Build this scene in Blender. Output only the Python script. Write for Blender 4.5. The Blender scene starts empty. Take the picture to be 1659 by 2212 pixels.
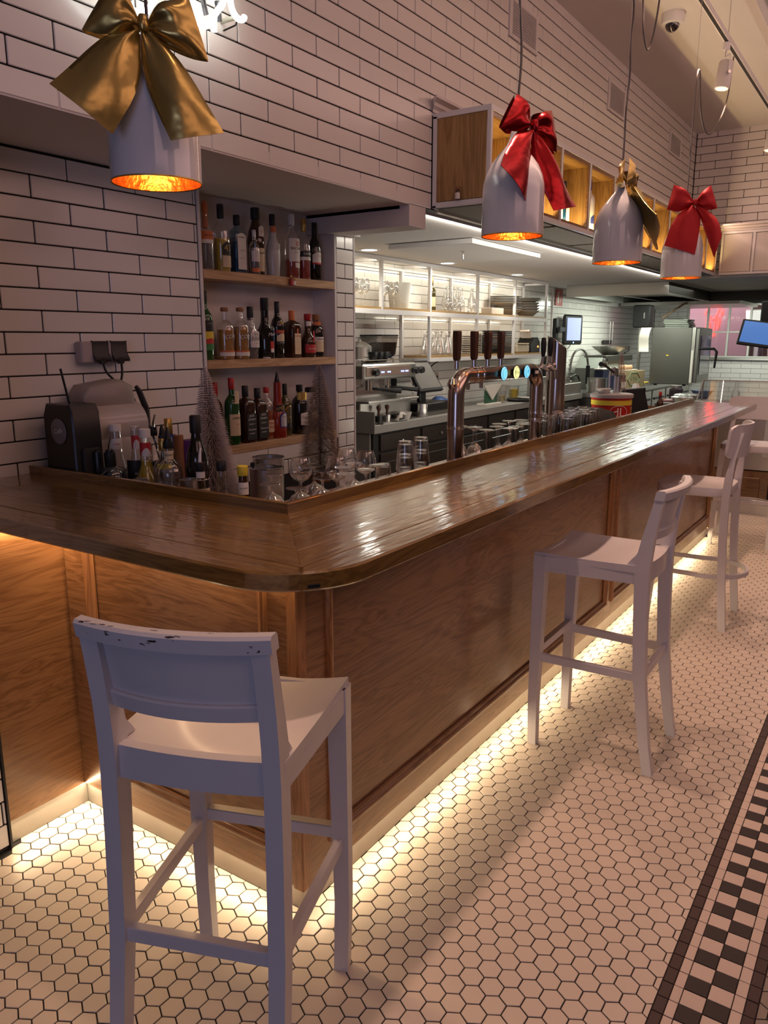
import bpy, math, random
from mathutils import Vector, Matrix
R_ = random.Random(7)
PI = math.pi
scene = bpy.context.scene
COL = scene.collection

# ------------------------------------------------------------------ camera
CAM_POS = Vector((-1.46997, -1.25670, 1.58583))
YAW, PITCH = math.radians(33.7133), math.radians(-12.4396)
cam_d = bpy.data.cameras.new('camera'); cam = bpy.data.objects.new('camera', cam_d); COL.objects.link(cam)
FWD = Vector((math.cos(YAW)*math.cos(PITCH), math.sin(YAW)*math.cos(PITCH), math.sin(PITCH)))
RGT = Vector((math.sin(YAW), -math.cos(YAW), 0)); UPV = RGT.cross(FWD)
cam.matrix_world = Matrix(((RGT.x, UPV.x, -FWD.x, CAM_POS.x), (RGT.y, UPV.y, -FWD.y, CAM_POS.y), (RGT.z, UPV.z, -FWD.z, CAM_POS.z), (0, 0, 0, 1)))
cam_d.sensor_fit = 'VERTICAL'; cam_d.sensor_height = 36.0; cam_d.lens = 1680.96*36/2212
cam_d.clip_start = 0.05; cam_d.clip_end = 60
scene.camera = cam

# ------------------------------------------------------------------ view, world, large lights
scene.view_settings.view_transform = 'Standard'; scene.view_settings.look = 'None'
scene.view_settings.exposure = 0.0; scene.view_settings.gamma = 1.0; scene.view_settings.use_curve_mapping = False
cy = scene.cycles
cy.max_bounces = 8; cy.diffuse_bounces = 4; cy.glossy_bounces = 4; cy.transmission_bounces = 8; cy.transparent_max_bounces = 10
cy.caustics_reflective = False; cy.caustics_refractive = False; cy.sample_clamp_indirect = 4.0
world = bpy.data.worlds.new('world'); scene.world = world; world.use_nodes = True
bg = world.node_tree.nodes['Background']; bg.inputs[0].default_value = (1.0, 0.66, 0.56, 1); bg.inputs[1].default_value = 0.05

def area(name, loc, target, sx, sy, power, col, spread=180):
    d = bpy.data.lights.new(name, 'AREA'); d.shape = 'RECTANGLE'; d.size = sx; d.size_y = sy; d.energy = power; d.color = col
    d.spread = math.radians(spread)
    o = bpy.data.objects.new(name, d); COL.objects.link(o); o.location = loc
    o.rotation_euler = (Vector(target)-Vector(loc)).to_track_quat('-Z', 'Y').to_euler()
    return o
def spot(name, loc, target, power, col, ang=60, blend=.4, rad=.03):
    d = bpy.data.lights.new(name, 'SPOT'); d.energy = power; d.color = col; d.spot_size = math.radians(ang); d.spot_blend = blend; d.shadow_soft_size = rad
    o = bpy.data.objects.new(name, d); COL.objects.link(o); o.location = loc
    o.rotation_euler = (Vector(target)-Vector(loc)).to_track_quat('-Z', 'Y').to_euler()
    return o
def point(name, loc, power, col, rad=.02):
    d = bpy.data.lights.new(name, 'POINT'); d.energy = power; d.color = col; d.shadow_soft_size = rad
    o = bpy.data.objects.new(name, d); COL.objects.link(o); o.location = loc
    return o
WARM = (1.0, .58, .36); PINK = (1.0, .50, .42); LEDW = (1.0, .76, .47)
# the dining room's warm lamps (behind and to the right of the camera) and the cool daylight of the shop window behind it
area('dining_room_lamps', (2.8, -3.6, 3.2), (3.2, 1.0, 1.4), 5.0, 1.2, 30, (1.0, .58, .50))
area('dining_room_lamps_near', (-1.6, -2.8, 3.2), (0.6, 0.6, 1.4), 2.0, 1.0, 8, (1.0, .58, .50))
area('added_wall_fill', (3.0, -1.05, 3.62), (3.0, .85, 2.15), 7.4, .5, 19, (1.0, .60, .50))  # added fill, no fixture: lifts the upper wall above the dimmer recess
area('added_ceiling_fill', (5.0, .55, 2.745), (5.0, -2, 2.90), 5.0, .03, 16, (1.0, .64, .50))  # added strip, no fixture: imitates the brighter ceiling in front of the cabinet
area('shop_window', (-4.2, -1.9, 1.5), (0.2, -0.1, 0.9), 1.6, 1.8, 22, (.46, .55, 1.0))
for i, x in enumerate((.2, 1.3, 2.4, 3.4, 4.33, 5.4, 6.35)):
    spot('track_spot_lamp', (x, -.10, 3.16), (x, -.62, .4), 75, (1.0, .62, .46), 74, .9, .05)
# LED strips fitted under the bar front and under the counter edge
def strip(name, loc, L, rot, power, col, w=.008):
    o = area(name, loc, (loc[0], loc[1], 0), L, w, power, col); o.rotation_euler = rot; return o
strip('led_strip_front', (2.62, -.007, .0775), 5.2, (math.radians(-58), 0, 0), 17, LEDW)
strip('led_strip_return', (-.007, .49, .0775), .96, (math.radians(-58), 0, -PI/2), 3.6, LEDW)
strip('led_strip_corner', (-.15, .969, .0775), .28, (math.radians(-58), 0, 0), 1.1, LEDW)
strip('led_strip_counter', (-.035, .49, 1.045), .96, (math.radians(8), 0, -PI/2), 2.6, (1.0, .64, .34), .012)
strip('led_strip_counter_corner', (-.15, .955, 1.045), .28, (math.radians(8), 0, 0), 1.3, (1.0, .64, .34), .012)
# kitchen: recessed downlights, the strip fixture under the wall cabinet, the hood lamps, and added fill lights
KW = (1.0, .94, .80)
for i, (x, y) in enumerate(((3.44, 2.15), (4.64, 2.165), (6.08, 2.165))):
    spot('kitchen_downlight_lamp', (x, y, 2.225), (x, y, 0), 22, KW, 160, .6, .05)
area('cabinet_strip_fixture', (4.9, .985, 2.225), (4.9, 2.4, 1.6), 5.2, .03, 12, KW)
strip('shelf_fill_upper', (5.0, 2.345, 2.195), 4.2, (math.radians(62), 0, 0), 7, (1.0, .92, .74), .02)  # added fill, no fitted strip: brightens the upper shelf tier
strip('shelf_fill_lower', (5.9, 2.345, 1.782), 2.6, (math.radians(62), 0, 0), 3, (1.0, .88, .68), .02)  # added fill for the lower shelf tier, likewise no fitted strip
area('kitchen_ceiling_fill', (4.2, .775, .958), (4.2, 1.5, 2.2), 1.9, .03, 11, KW)  # added upward fill hidden behind the lip, brightens the kitchen ceiling
area('hood_lamps', (9.2, 1.7, 2.07), (9.2, 2.2, 0), 1.8, .5, 36, (.93, 1.0, .84))
area('far_wall_fill', (11.9, .9, 2.07), (12.9, .8, .9), .8, 1.6, 32, (.95, 1.0, .88))  # added fill below the inner hood, brightens the window wall tiles
area('end_counter_lamps', (8.4, .1, 2.2), (8.4, .1, 0), 1.6, 2.2, 12, (.97, 1.0, .88))

# ------------------------------------------------------------------ materials
MATS = {}
def nd(nt, t, **kw):
    n = nt.nodes.new(t)
    for k, v in kw.items(): setattr(n, k, v)
    return n
def pm(name, col, rough=.5, metal=0.0, coat=0.0, emit=None, estr=0.0, trans=0.0, ior=1.45, alpha=1.0, var=0.0, bump=0.0, bscale=8.0, spec=.5, vscale=3.0, aniso=0.0):
    """plain principled material; var = gentle colour mottling, bump = relief"""
    if name in MATS: return MATS[name]
    m = bpy.data.materials.new(name); m.use_nodes = True; nt = m.node_tree; b = nt.nodes['Principled BSDF']
    c4 = (*col, 1); b.inputs['Base Color'].default_value = c4; b.inputs['Roughness'].default_value = rough; b.inputs['Metallic'].default_value = metal
    b.inputs['Coat Weight'].default_value = coat; b.inputs['Coat Roughness'].default_value = .08
    b.inputs['Transmission Weight'].default_value = trans; b.inputs['IOR'].default_value = ior; b.inputs['Alpha'].default_value = alpha
    b.inputs['Specular IOR Level'].default_value = spec
    if aniso: b.inputs['Anisotropic'].default_value = aniso
    if emit: b.inputs['Emission Color'].default_value = (*emit, 1); b.inputs['Emission Strength'].default_value = estr
    if var or bump:
        tc = nd(nt, 'ShaderNodeTexCoord'); oi = nd(nt, 'ShaderNodeObjectInfo')
        ad = nd(nt, 'ShaderNodeVectorMath', operation='ADD'); nt.links.new(tc.outputs['Object'], ad.inputs[0]); nt.links.new(oi.outputs['Location'], ad.inputs[1])
    if var:
        nz = nd(nt, 'ShaderNodeTexNoise'); nz.inputs['Scale'].default_value = vscale; nz.inputs['Detail'].default_value = 3
        nt.links.new(ad.outputs[0], nz.inputs['Vector'])
        mr = nd(nt, 'ShaderNodeMapRange'); mr.inputs['To Min'].default_value = 1-var; mr.inputs['To Max'].default_value = 1+var*.6
        nt.links.new(nz.outputs['Fac'], mr.inputs['Value'])
        sc = nd(nt, 'ShaderNodeVectorMath', operation='SCALE'); sc.inputs[0].default_value = col; nt.links.new(mr.outputs[0], sc.inputs['Scale'])
        nt.links.new(sc.outputs[0], b.inputs['Base Color'])
    if bump:
        n2 = nd(nt, 'ShaderNodeTexNoise'); n2.inputs['Scale'].default_value = bscale; n2.inputs['Detail'].default_value = 2
        nt.links.new(ad.outputs[0], n2.inputs['Vector'])
        bp = nd(nt, 'ShaderNodeBump'); bp.inputs['Strength'].default_value = bump; bp.inputs['Distance'].default_value = .01
        nt.links.new(n2.outputs['Fac'], bp.inputs['Height']); nt.links.new(bp.outputs[0], b.inputs['Normal'])
    MATS[name] = m
    return m
def wood(name, dark, mid, light, axis='X', rough=.35, coat=.3, gscale=1.0, bump=.05, wave=0.0, objvar=.12, croughness=.12, wscale=14.0):
    """oak: stretched noise with cathedral bands; axis = grain direction in the object's own space"""
    if name in MATS: return MATS[name]
    m = bpy.data.materials.new(name); m.use_nodes = True; nt = m.node_tree; b = nt.nodes['Principled BSDF']; L = nt.links.new
    tc = nd(nt, 'ShaderNodeTexCoord'); oi = nd(nt, 'ShaderNodeObjectInfo')
    off = nd(nt, 'ShaderNodeVectorMath', operation='SCALE'); off.inputs[0].default_value = (3.7, 5.1, 2.3); L(oi.outputs['Random'], off.inputs['Scale'])
    ad = nd(nt, 'ShaderNodeVectorMath', operation='ADD'); L(tc.outputs['Object'], ad.inputs[0]); L(off.outputs[0], ad.inputs[1])
    mp = nd(nt, 'ShaderNodeMapping'); L(ad.outputs[0], mp.inputs['Vector'])
    st = {'X': (1, 9, 9), 'Y': (9, 1, 9), 'Z': (9, 9, 1)}[axis]
    mp.inputs['Scale'].default_value = [s*gscale for s in st]
    n1 = nd(nt, 'ShaderNodeTexNoise'); n1.inputs['Scale'].default_value = 1.6; n1.inputs['Detail'].default_value = 4; n1.inputs['Distortion'].default_value = 1.2
    L(mp.outputs[0], n1.inputs['Vector'])
    mu = nd(nt, 'ShaderNodeMath', operation='MULTIPLY'); mu.inputs[1].default_value = wscale; L(n1.outputs['Fac'], mu.inputs[0])
    fr = nd(nt, 'ShaderNodeMath', operation='PINGPONG'); fr.inputs[1].default_value = 1.0; L(mu.outputs[0], fr.inputs[0])
    m2 = nd(nt, 'ShaderNodeMapping'); L(ad.outputs[0], m2.inputs['Vector'])
    s2 = {'X': (4, 150, 150), 'Y': (150, 4, 150), 'Z': (150, 150, 4)}[axis]; m2.inputs['Scale'].default_value = [s*gscale for s in s2]
    n2 = nd(nt, 'ShaderNodeTexNoise'); n2.inputs['Scale'].default_value = 1.0; n2.inputs['Detail'].default_value = 3; L(m2.outputs[0], n2.inputs['Vector'])
    mx = nd(nt, 'ShaderNodeMix', data_type='FLOAT'); mx.inputs[0].default_value = .55; L(fr.outputs[0], mx.inputs[2]); L(n2.outputs['Fac'], mx.inputs[3])
    rp = nd(nt, 'ShaderNodeValToRGB'); L(mx.outputs[0], rp.inputs[0])
    e = rp.color_ramp.elements; e[0].position = .18; e[0].color = (*dark, 1); e[1].position = .85; e[1].color = (*light, 1)
    k = e.new(.5); k.color = (*mid, 1)
    mr = nd(nt, 'ShaderNodeMapRange'); mr.inputs['To Min'].default_value = 1-objvar; mr.inputs['To Max'].default_value = 1+objvar; L(oi.outputs['Random'], mr.inputs['Value'])
    sc = nd(nt, 'ShaderNodeVectorMath', operation='SCALE'); L(rp.outputs[0], sc.inputs[0]); L(mr.outputs[0], sc.inputs['Scale']); L(sc.outputs[0], b.inputs['Base Color'])
    b.inputs['Roughness'].default_value = rough; b.inputs['Coat Weight'].default_value = coat; b.inputs['Coat Roughness'].default_value = croughness
    bp = nd(nt, 'ShaderNodeBump'); bp.inputs['Strength'].default_value = bump; bp.inputs['Distance'].default_value = .004; L(n2.outputs['Fac'], bp.inputs['Height']); L(bp.outputs[0], b.inputs['Normal'])
    if wave:   # brushed varnish: long shallow ripples in the clear coat
        m3 = nd(nt, 'ShaderNodeMapping'); L(ad.outputs[0], m3.inputs['Vector']); m3.inputs['Scale'].default_value = {'X': (5, 38, 1), 'Y': (38, 5, 1), 'Z': (38, 38, 5)}[axis]
        n3 = nd(nt, 'ShaderNodeTexNoise'); n3.inputs['Scale'].default_value = 1.0; n3.inputs['Detail'].default_value = 2; L(m3.outputs[0], n3.inputs['Vector'])
        b3 = nd(nt, 'ShaderNodeBump'); b3.inputs['Strength'].default_value = wave; b3.inputs['Distance'].default_value = .004; L(n3.outputs['Fac'], b3.inputs['Height'])
        L(b3.outputs[0], b.inputs['Coat Normal'])
    MATS[name] = m
    return m
def glassm(name, col=(1, 1, 1), rough=0.0, tint=.12):
    """thin clear glass: mostly transparent, glossy at grazing angles"""
    if name in MATS: return MATS[name]
    m = bpy.data.materials.new(name); m.use_nodes = True; nt = m.node_tree; L = nt.links.new
    for n in list(nt.nodes):
        if n.type != 'OUTPUT_MATERIAL': nt.nodes.remove(n)
    out = nt.nodes['Material Output']
    tr = nd(nt, 'ShaderNodeBsdfTransparent'); tr.inputs[0].default_value = (*[1-tint+tint*c if c > .99 else c for c in col], 1)
    gl = nd(nt, 'ShaderNodeBsdfGlossy'); gl.inputs[0].default_value = (.95, .95, .95, 1); gl.inputs['Roughness'].default_value = max(rough, .02)
    lw = nd(nt, 'ShaderNodeLayerWeight'); lw.inputs[0].default_value = .42
    pw = nd(nt, 'ShaderNodeMapRange'); pw.inputs['To Min'].default_value = .05; pw.inputs['To Max'].default_value = .75; L(lw.outputs['Facing'], pw.inputs['Value'])
    mx = nd(nt, 'ShaderNodeMixShader'); L(pw.outputs[0], mx.inputs[0]); L(tr.outputs[0], mx.inputs[1]); L(gl.outputs[0], mx.inputs[2]); L(mx.outputs[0], out.inputs[0])
    MATS[name] = m
    return m

# ------------------------------------------------------------------ mesh building
class MB:
    """collects shapes and links them as ONE mesh object"""
    def __init__(s): s.v = []; s.f = []; s.mi = []; s.cur = 0
    def add(s, vs, fs, M=None):
        o = len(s.v)
        s.v += [tuple(M @ Vector(p)) for p in vs] if M else [tuple(p) for p in vs]
        s.f += [tuple(i+o for i in f) for f in fs]; s.mi += [s.cur]*len(fs)
        return s
    def mat(s, i): s.cur = i; return s
    def box(s, x0, y0, z0, x1, y1, z1, ch=0.0, M=None):
        if x1 < x0: x0, x1 = x1, x0
        if y1 < y0: y0, y1 = y1, y0
        if z1 < z0: z0, z1 = z1, z0
        ch = min(ch, (x1-x0)*.45, (y1-y0)*.45, (z1-z0)*.45)
        if ch <= 0:
            v = [(x, y, z) for z in (z0, z1) for y in (y0, y1) for x in (x0, x1)]
            return s.add(v, [(0, 2, 3, 1), (4, 5, 7, 6), (0, 1, 5, 4), (2, 6, 7, 3), (0, 4, 6, 2), (1, 3, 7, 5)], M)
        v = []; idx = {}
        for k in range(8):
            sx, sy, sz = k & 1, k >> 1 & 1, k >> 2 & 1
            X, Y, Z = (x0, x1)[sx], (y0, y1)[sy], (z0, z1)[sz]; dx, dy, dz = (ch, -ch)[sx], (ch, -ch)[sy], (ch, -ch)[sz]
            for a in range(3):
                idx[k, a] = len(v); v.append((X + (0 if a == 0 else dx), Y + (0 if a == 1 else dy), Z + (0 if a == 2 else dz)))
        f = []
        for a in range(3):
            b, c = (a+1) % 3, (a+2) % 3
            for sgn in (0, 1):
                q = [(sgn << a) | (p << b) | (r << c) for p, r in ((0, 0), (1, 0), (1, 1), (0, 1))]
                if not sgn: q.reverse()
                f.append(tuple(idx[k, a] for k in q))
        for a in range(3):
            b, c = (a+1) % 3, (a+2) % 3
            for p in (0, 1):
                for r in (0, 1):
                    k0 = (p << b) | (r << c); k1 = k0 | (1 << a)
                    q = (idx[k0, b], idx[k1, b], idx[k1, c], idx[k0, c])
                    f.append(q if p == r else q[::-1])
        for k in range(8):
            q = (idx[k, 0], idx[k, 1], idx[k, 2]); f.append(q if bin(k).count('1') % 2 else q[::-1])
        return s.add(v, f, M)
    def prism(s, poly, a0, a1, axis='z', ch=0.0, M=None):
        """poly (2-D, counter-clockwise) extruded along an axis, optional chamfer"""
        n = len(poly); P = {'z': lambda p, a: (p[0], p[1], a), 'y': lambda p, a: (p[0], a, p[1]), 'x': lambda p, a: (a, p[0], p[1])}[axis]
        def inset(d):
            out = []
            for i in range(n):
                p0, p1, p2 = Vector(poly[i-1]), Vector(poly[i]), Vector(poly[(i+1) % n])
                e1 = (p1-p0).normalized(); e2 = (p2-p1).normalized(); n1 = Vector((-e1.y, e1.x)); n2 = Vector((-e2.y, e2.x))
                h = (n1+n2); l = h.length
                out.append(tuple(p1 + (h/l)*(d/max(.35, l/2)) if l > 1e-6 else p1))
            return out
        if ch > 0:
            q = inset(ch); rings = [(q, a0), (poly, a0+ch), (poly, a1-ch), (q, a1)]
        else: rings = [(poly, a0), (poly, a1)]
        v = [P(p, a) for r, a in rings for p in r]; f = []
        for k in range(len(rings)-1):
            for i in range(n):
                j = (i+1) % n; f.append((k*n+i, k*n+j, (k+1)*n+j, (k+1)*n+i))
        f.append(tuple(range(n))[::-1]); f.append(tuple(range((len(rings)-1)*n, len(rings)*n)))
        if axis == 'y': f = [q[::-1] for q in f]
        return s.add(v, f, M)
    def lathe(s, prof, seg=20, c=(0, 0, 0), M=None, closed=False, sx=1.0, sy=1.0):
        """prof = [(radius, z)...] bottom to top; radius 0 closes the end"""
        v = []; rows = []
        for r, z in prof:
            if r <= 1e-6: rows.append([len(v)]); v.append((c[0], c[1], c[2]+z))
            else:
                rows.append([len(v)+i for i in range(seg)])
                v += [(c[0]+sx*r*math.cos(2*PI*i/seg), c[1]+sy*r*math.sin(2*PI*i/seg), c[2]+z) for i in range(seg)]
        f = []
        pairs = list(zip(rows, rows[1:])) + ([(rows[-1], rows[0])] if closed else [])
        for a, b in pairs:
            for i in range(seg):
                j = (i+1) % seg
                if len(a) == 1 and len(b) == 1: continue
                if len(a) == 1: f.append((a[0], b[j], b[i]))
                elif len(b) == 1: f.append((a[i], a[j], b[0]))
                else: f.append((a[i], a[j], b[j], b[i]))
        return s.add(v, f, M)
    def cyl(s, c, r, h, seg=16, r2=None, M=None, axis='z'):
        r2 = r if r2 is None else r2
        T = {'z': Matrix(), 'x': Matrix.Rotation(PI/2, 4, 'Y'), 'y': Matrix.Rotation(-PI/2, 4, 'X')}[axis]
        T = Matrix.Translation(c) @ T
        return s.lathe([(0, 0), (r, 0), (r2, h), (0, h)], seg, M=(M @ T) if M else T)
    def tube(s, pts, r, seg=8, closed=False, M=None, caps=True):
        """round bar along a path; r may be a list"""
        P = [Vector(p) for p in pts]; n = len(P); rr = r if isinstance(r, (list, tuple)) else [r]*n
        tang = []
        for i in range(n):
            a, b = (P[i-1] if (i or closed) else P[0]), (P[(i+1) % n] if (i < n-1 or closed) else P[-1]); t = b-a
            tang.append(t.normalized() if t.length > 1e-9 else Vector((0, 0, 1)))
        up = Vector((0, 0, 1)) if abs(tang[0].z) < .9 else Vector((1, 0, 0)); nrm = (up - tang[0]*up.dot(tang[0])).normalized()
        v = []
        for i in range(n):
            nrm = (nrm - tang[i]*nrm.dot(tang[i]))
            nrm = nrm.normalized() if nrm.length > 1e-6 else tang[i].orthogonal().normalized()
            bn = tang[i].cross(nrm)
            v += [P[i] + (nrm*math.cos(2*PI*k/seg) + bn*math.sin(2*PI*k/seg))*rr[i] for k in range(seg)]
        f = []
        for i in range(n if closed else n-1):
            a, b = i*seg, ((i+1) % n)*seg
            f += [(a+k, a+(k+1) % seg, b+(k+1) % seg, b+k) for k in range(seg)]
        if caps and not closed: f += [tuple(range(seg))[::-1], tuple(range((n-1)*seg, n*seg))]
        return s.add(v, f, M)
    def loft(s, rings, M=None, caps=True):
        """closed cross-sections with the same number of points"""
        n = len(rings[0]); v = [p for r in rings for p in r]; f = []
        for k in range(len(rings)-1):
            for i in range(n):
                j = (i+1) % n; f.append((k*n+i, k*n+j, (k+1)*n+j, (k+1)*n+i))
        if caps: f += [tuple(range(n))[::-1], tuple(range((len(rings)-1)*n, len(rings)*n))]
        return s.add(v, f, M)
    def bar(s, p, q, w, h, ch=.002, side=None):
        """rectangular bar from p to q: w across (horizontal), h the other way"""
        p, q = Vector(p), Vector(q); t = (q-p); L = t.length; t.normalize()
        sd = Vector(side).normalized() if side else (t.cross(Vector((0, 0, 1))).normalized() if abs(t.z) < .95 else Vector((1, 0, 0)))
        u = sd.cross(t).normalized(); sd = t.cross(u)
        M = Matrix(((t.x, sd.x, u.x, p.x), (t.y, sd.y, u.y, p.y), (t.z, sd.z, u.z, p.z), (0, 0, 0, 1)))
        return s.box(0, -w/2, -h/2, L, w/2, h/2, ch, M)
    def grid(s, fn, nu, nv, M=None, thick=None, flip=False):
        v = [fn(i/nu, j/nv) for j in range(nv+1) for i in range(nu+1)]
        f = [(j*(nu+1)+i, j*(nu+1)+i+1, (j+1)*(nu+1)+i+1, (j+1)*(nu+1)+i) for j in range(nv) for i in range(nu)]
        if flip: f = [q[::-1] for q in f]
        return s.add(v, f, M)
    def build(s, name, mats, parent=None, loc=None, angle=35, kind=None, label=None, link=True):
        me = bpy.data.meshes.new(name); me.from_pydata(s.v, [], s.f)
        if not isinstance(mats, (list, tuple)): mats = [mats]
        for m in mats: me.materials.append(m)
        if len(mats) > 1: me.polygons.foreach_set('material_index', s.mi)
        if angle:
            me.polygons.foreach_set('use_smooth', [True]*len(me.polygons)); me.set_sharp_from_angle(angle=math.radians(angle))
        me.update()
        o = bpy.data.objects.new(name, me)
        if link: COL.objects.link(o)
        if parent is not None: o.parent = parent
        if loc is not None: o.location = loc
        if kind: o['kind'] = kind
        if label: o['label'] = label
        return o
def tag(o, label, cat, group=None):
    o['label'] = label; o['category'] = cat
    if group: o['group'] = group
    return o
def thing(name, label, cat, loc=(0, 0, 0), rz=0.0, group=None):
    o = bpy.data.objects.new(name, None); COL.objects.link(o); o.empty_display_size = .05
    o.location = loc; o.rotation_euler = (0, 0, rz)
    return tag(o, label, cat, group)
def struct(o): o['kind'] = 'structure'; return o
def dup(root, loc, rz=None, label=None, group=None, scale=None):
    r = root.copy(); COL.objects.link(r); r.location = loc
    if rz is not None: r.rotation_euler = (0, 0, rz)
    if label: r['label'] = label
    if group: r['group'] = group
    if scale: r.scale = scale if isinstance(scale, (tuple, list)) else (scale,)*3
    for ch in list(root.children):
        c = ch.copy(); COL.objects.link(c); c.parent = r
        for g in list(ch.children):
            d = g.copy(); COL.objects.link(d); d.parent = c
    return r
def inst(src, parent, loc=(0, 0, 0), rot=None):
    """another piece with the same mesh data"""
    o = src.copy(); COL.objects.link(o); o.parent = parent; o.location = loc
    if rot: o.rotation_euler = rot
    return o
def text_geo(txt, size, spacing=1.0, shear=0.0, extrude=0.0):
    """flat lettering in the XY plane, centred: (vertices, faces)"""
    cu = bpy.data.curves.new('lettering', 'FONT'); cu.body = txt; cu.size = size; cu.align_x = 'CENTER'; cu.align_y = 'CENTER'
    cu.resolution_u = 2; cu.space_character = spacing; cu.shear = shear; cu.extrude = extrude
    o = bpy.data.objects.new('lettering', cu); COL.objects.link(o)
    dg = bpy.context.evaluated_depsgraph_get(); dg.update()
    me = o.evaluated_get(dg).to_mesh()
    v = [tuple(p.co) for p in me.vertices]; f = [tuple(p.vertices) for p in me.polygons]
    o.evaluated_get(dg).to_mesh_clear(); bpy.data.objects.remove(o); bpy.data.curves.remove(cu)
    return v, f
def in_view(p, margin=0.12, far=40):
    """rough test used only to leave out tiles nobody could see"""
    d = Vector(p)-CAM_POS; z = d.dot(FWD)
    if z < .15: return None
    u = d.dot(RGT)/z*1680.96; v = -d.dot(UPV)/z*1680.96
    if abs(u) > 829.5*(1+margin) or abs(v) > 1106*(1+margin): return None
    return z
# ------------------------------------------------------------------ common materials
M_TILE = pm('glazed_white_tile', (.80, .75, .71), .22, coat=.15, var=.05, bump=.05, bscale=9, vscale=5)
M_TILEK = pm('glazed_kitchen_tile', (.80, .78, .74), .14, coat=.3, var=.05, bump=.05, bscale=9, vscale=5)
M_GROUT = pm('dark_grout', (.018, .014, .014), .9)
M_PAINT = pm('white_wall_paint', (.72, .67, .65), .75, var=.04)
M_CEIL = pm('ceiling_paint', (.76, .72, .70), .9, var=.03)
M_WHITEM = pm('white_lacquer', (.74, .72, .72), .32, coat=.2)
M_STEEL = pm('brushed_steel', (.62, .60, .57), .34, 1.0, var=.08, vscale=12)
M_STEELD = pm('dark_steel', (.30, .29, .27), .38, 1.0, var=.08, vscale=6)
M_CHROME = pm('chrome', (.82, .80, .78), .10, 1.0)
M_BLACK = pm('black_plastic', (.012, .012, .013), .38)
M_BLACKM = pm('matt_black', (.016, .015, .015), .7)
M_OAKX = wood('oak_panel_x', (.175, .080, .030), (.285, .140, .058), (.37, .195, .085), 'X', .32, .45, wscale=16, croughness=.10)
M_OAKY = wood('oak_panel_y', (.175, .080, .030), (.285, .140, .058), (.37, .195, .085), 'Y', .32, .45, wscale=16, croughness=.10)
M_OAKZ = wood('oak_trim_z', (.26, .11, .038), (.40, .185, .070), (.50, .25, .10), 'Z', .32, .45)
M_TOPX = wood('counter_oak_x', (.105, .050, .010), (.180, .092, .020), (.235, .128, .030), 'X', .30, 1.0, wave=.45, bump=.03, objvar=.13, croughness=.09)
M_TOPY = wood('counter_oak_y', (.105, .050, .010), (.180, .092, .020), (.235, .128, .030), 'Y', .30, 1.0, wave=.45, bump=.03, objvar=.13, croughness=.09)
M_SHELF = wood('shelf_oak_x', (.34, .19, .09), (.50, .30, .155), (.60, .38, .21), 'X', .45, .1)
M_CUBBYZ = wood('cabinet_oak_z', (.22, .115, .035), (.34, .19, .062), (.42, .25, .09), 'Z', .5, .1, wscale=10)

# ------------------------------------------------------------------ tiled walls
TILE_MESH = {}
def tile_mesh(w, h, mat, d=.007):
    key = (round(w, 3), round(h, 3), mat.name, d)
    if key not in TILE_MESH:
        b = MB(); b.box(-w/2, -d, -h/2, w/2, 0, h/2, .0022)
        me = bpy.data.meshes.new('tile'); me.from_pydata(b.v, [], b.f); me.materials.append(mat); TILE_MESH[key] = me
    return TILE_MESH[key]
def lay_tiles(parent, rects, axis, pos, mat, name='wall_tile', cap=300, jit=.0022, margin=.3, face=-1):
    """rects = [(a0, a1, z0, z1)] on the plane axis=pos; the ones that show largest become parts, the rest one joined part"""
    J = .0036 if mat is M_TILEK else .0052; items = []
    for a0, a1, z0, z1 in rects:
        if a1-a0 < .012 or z1-z0 < .012: continue
        ac, zc = (a0+a1)/2, (z0+z1)/2
        p = (ac, pos, zc) if axis == 'y' else (pos, ac, zc)
        z = in_view(p, margin)
        if z is None: continue
        near = in_view(p, .0); items.append((z if near else z+50, a0, a1, z0, z1, p))
    items.sort(key=lambda t: t[0])
    rz = 0 if axis == 'y' else -PI/2
    if face > 0: rz += PI
    rest = MB()
    for k, (z, a0, a1, z0, z1, p) in enumerate(items):
        w, h = a1-a0-J, z1-z0-J
        if k < cap:
            o = bpy.data.objects.new(name, tile_mesh(w, h, mat)); COL.objects.link(o); o.parent = parent; o.location = p
            o.rotation_euler = (R_.uniform(-jit, jit), 0, rz+R_.uniform(-jit, jit))
        else:
            rest.box(-w/2, -.007, -h/2, w/2, 0, h/2, .0022, Matrix.Translation(p) @ Matrix.Rotation(rz+R_.uniform(-jit, jit), 4, 'Z') @ Matrix.Rotation(R_.uniform(-jit, jit), 4, 'X'))
    if rest.v: rest.build(name+'_field', mat, parent, angle=0, kind='stuff')
def bond(a0, a1, z0, nrow, row, tile, ph, holes=()):
    """running bond split around rectangular holes"""
    out = []
    for k in range(nrow):
        zz0, zz1 = z0+k*row, z0+(k+1)*row
        a = ph+(tile/2 if k % 2 else 0); a -= math.ceil((a-a0)/tile)*tile
        while a < a1:
            segs = [(max(a, a0), min(a+tile, a1))]
            for h0, h1, g0, g1 in holes:
                if g0 < zz1 and g1 > zz0:
                    ns = []
                    for s0, s1 in segs:
                        if h1 <= s0 or h0 >= s1: ns.append((s0, s1)); continue
                        if h0 > s0: ns.append((s0, h0))
                        if h1 < s1: ns.append((h1, s1))
                        c0, c1 = max(s0, h0), min(s1, h1)
                        if g0 > zz0+.012: out.append((c0, c1, zz0, g0))
                        if g1 < zz1-.012: out.append((c0, c1, g1, zz1))
                    segs = ns
            out += [(s0, s1, zz0, zz1) for s0, s1 in segs]
            a += tile
    return out
ROW = .0785; TW = .3070
YU, YW, ZL, ZC, YK, XE, ZT = .9309, 1.4447, 2.2535, 2.235, 2.62, 7.78, 3.72

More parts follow.
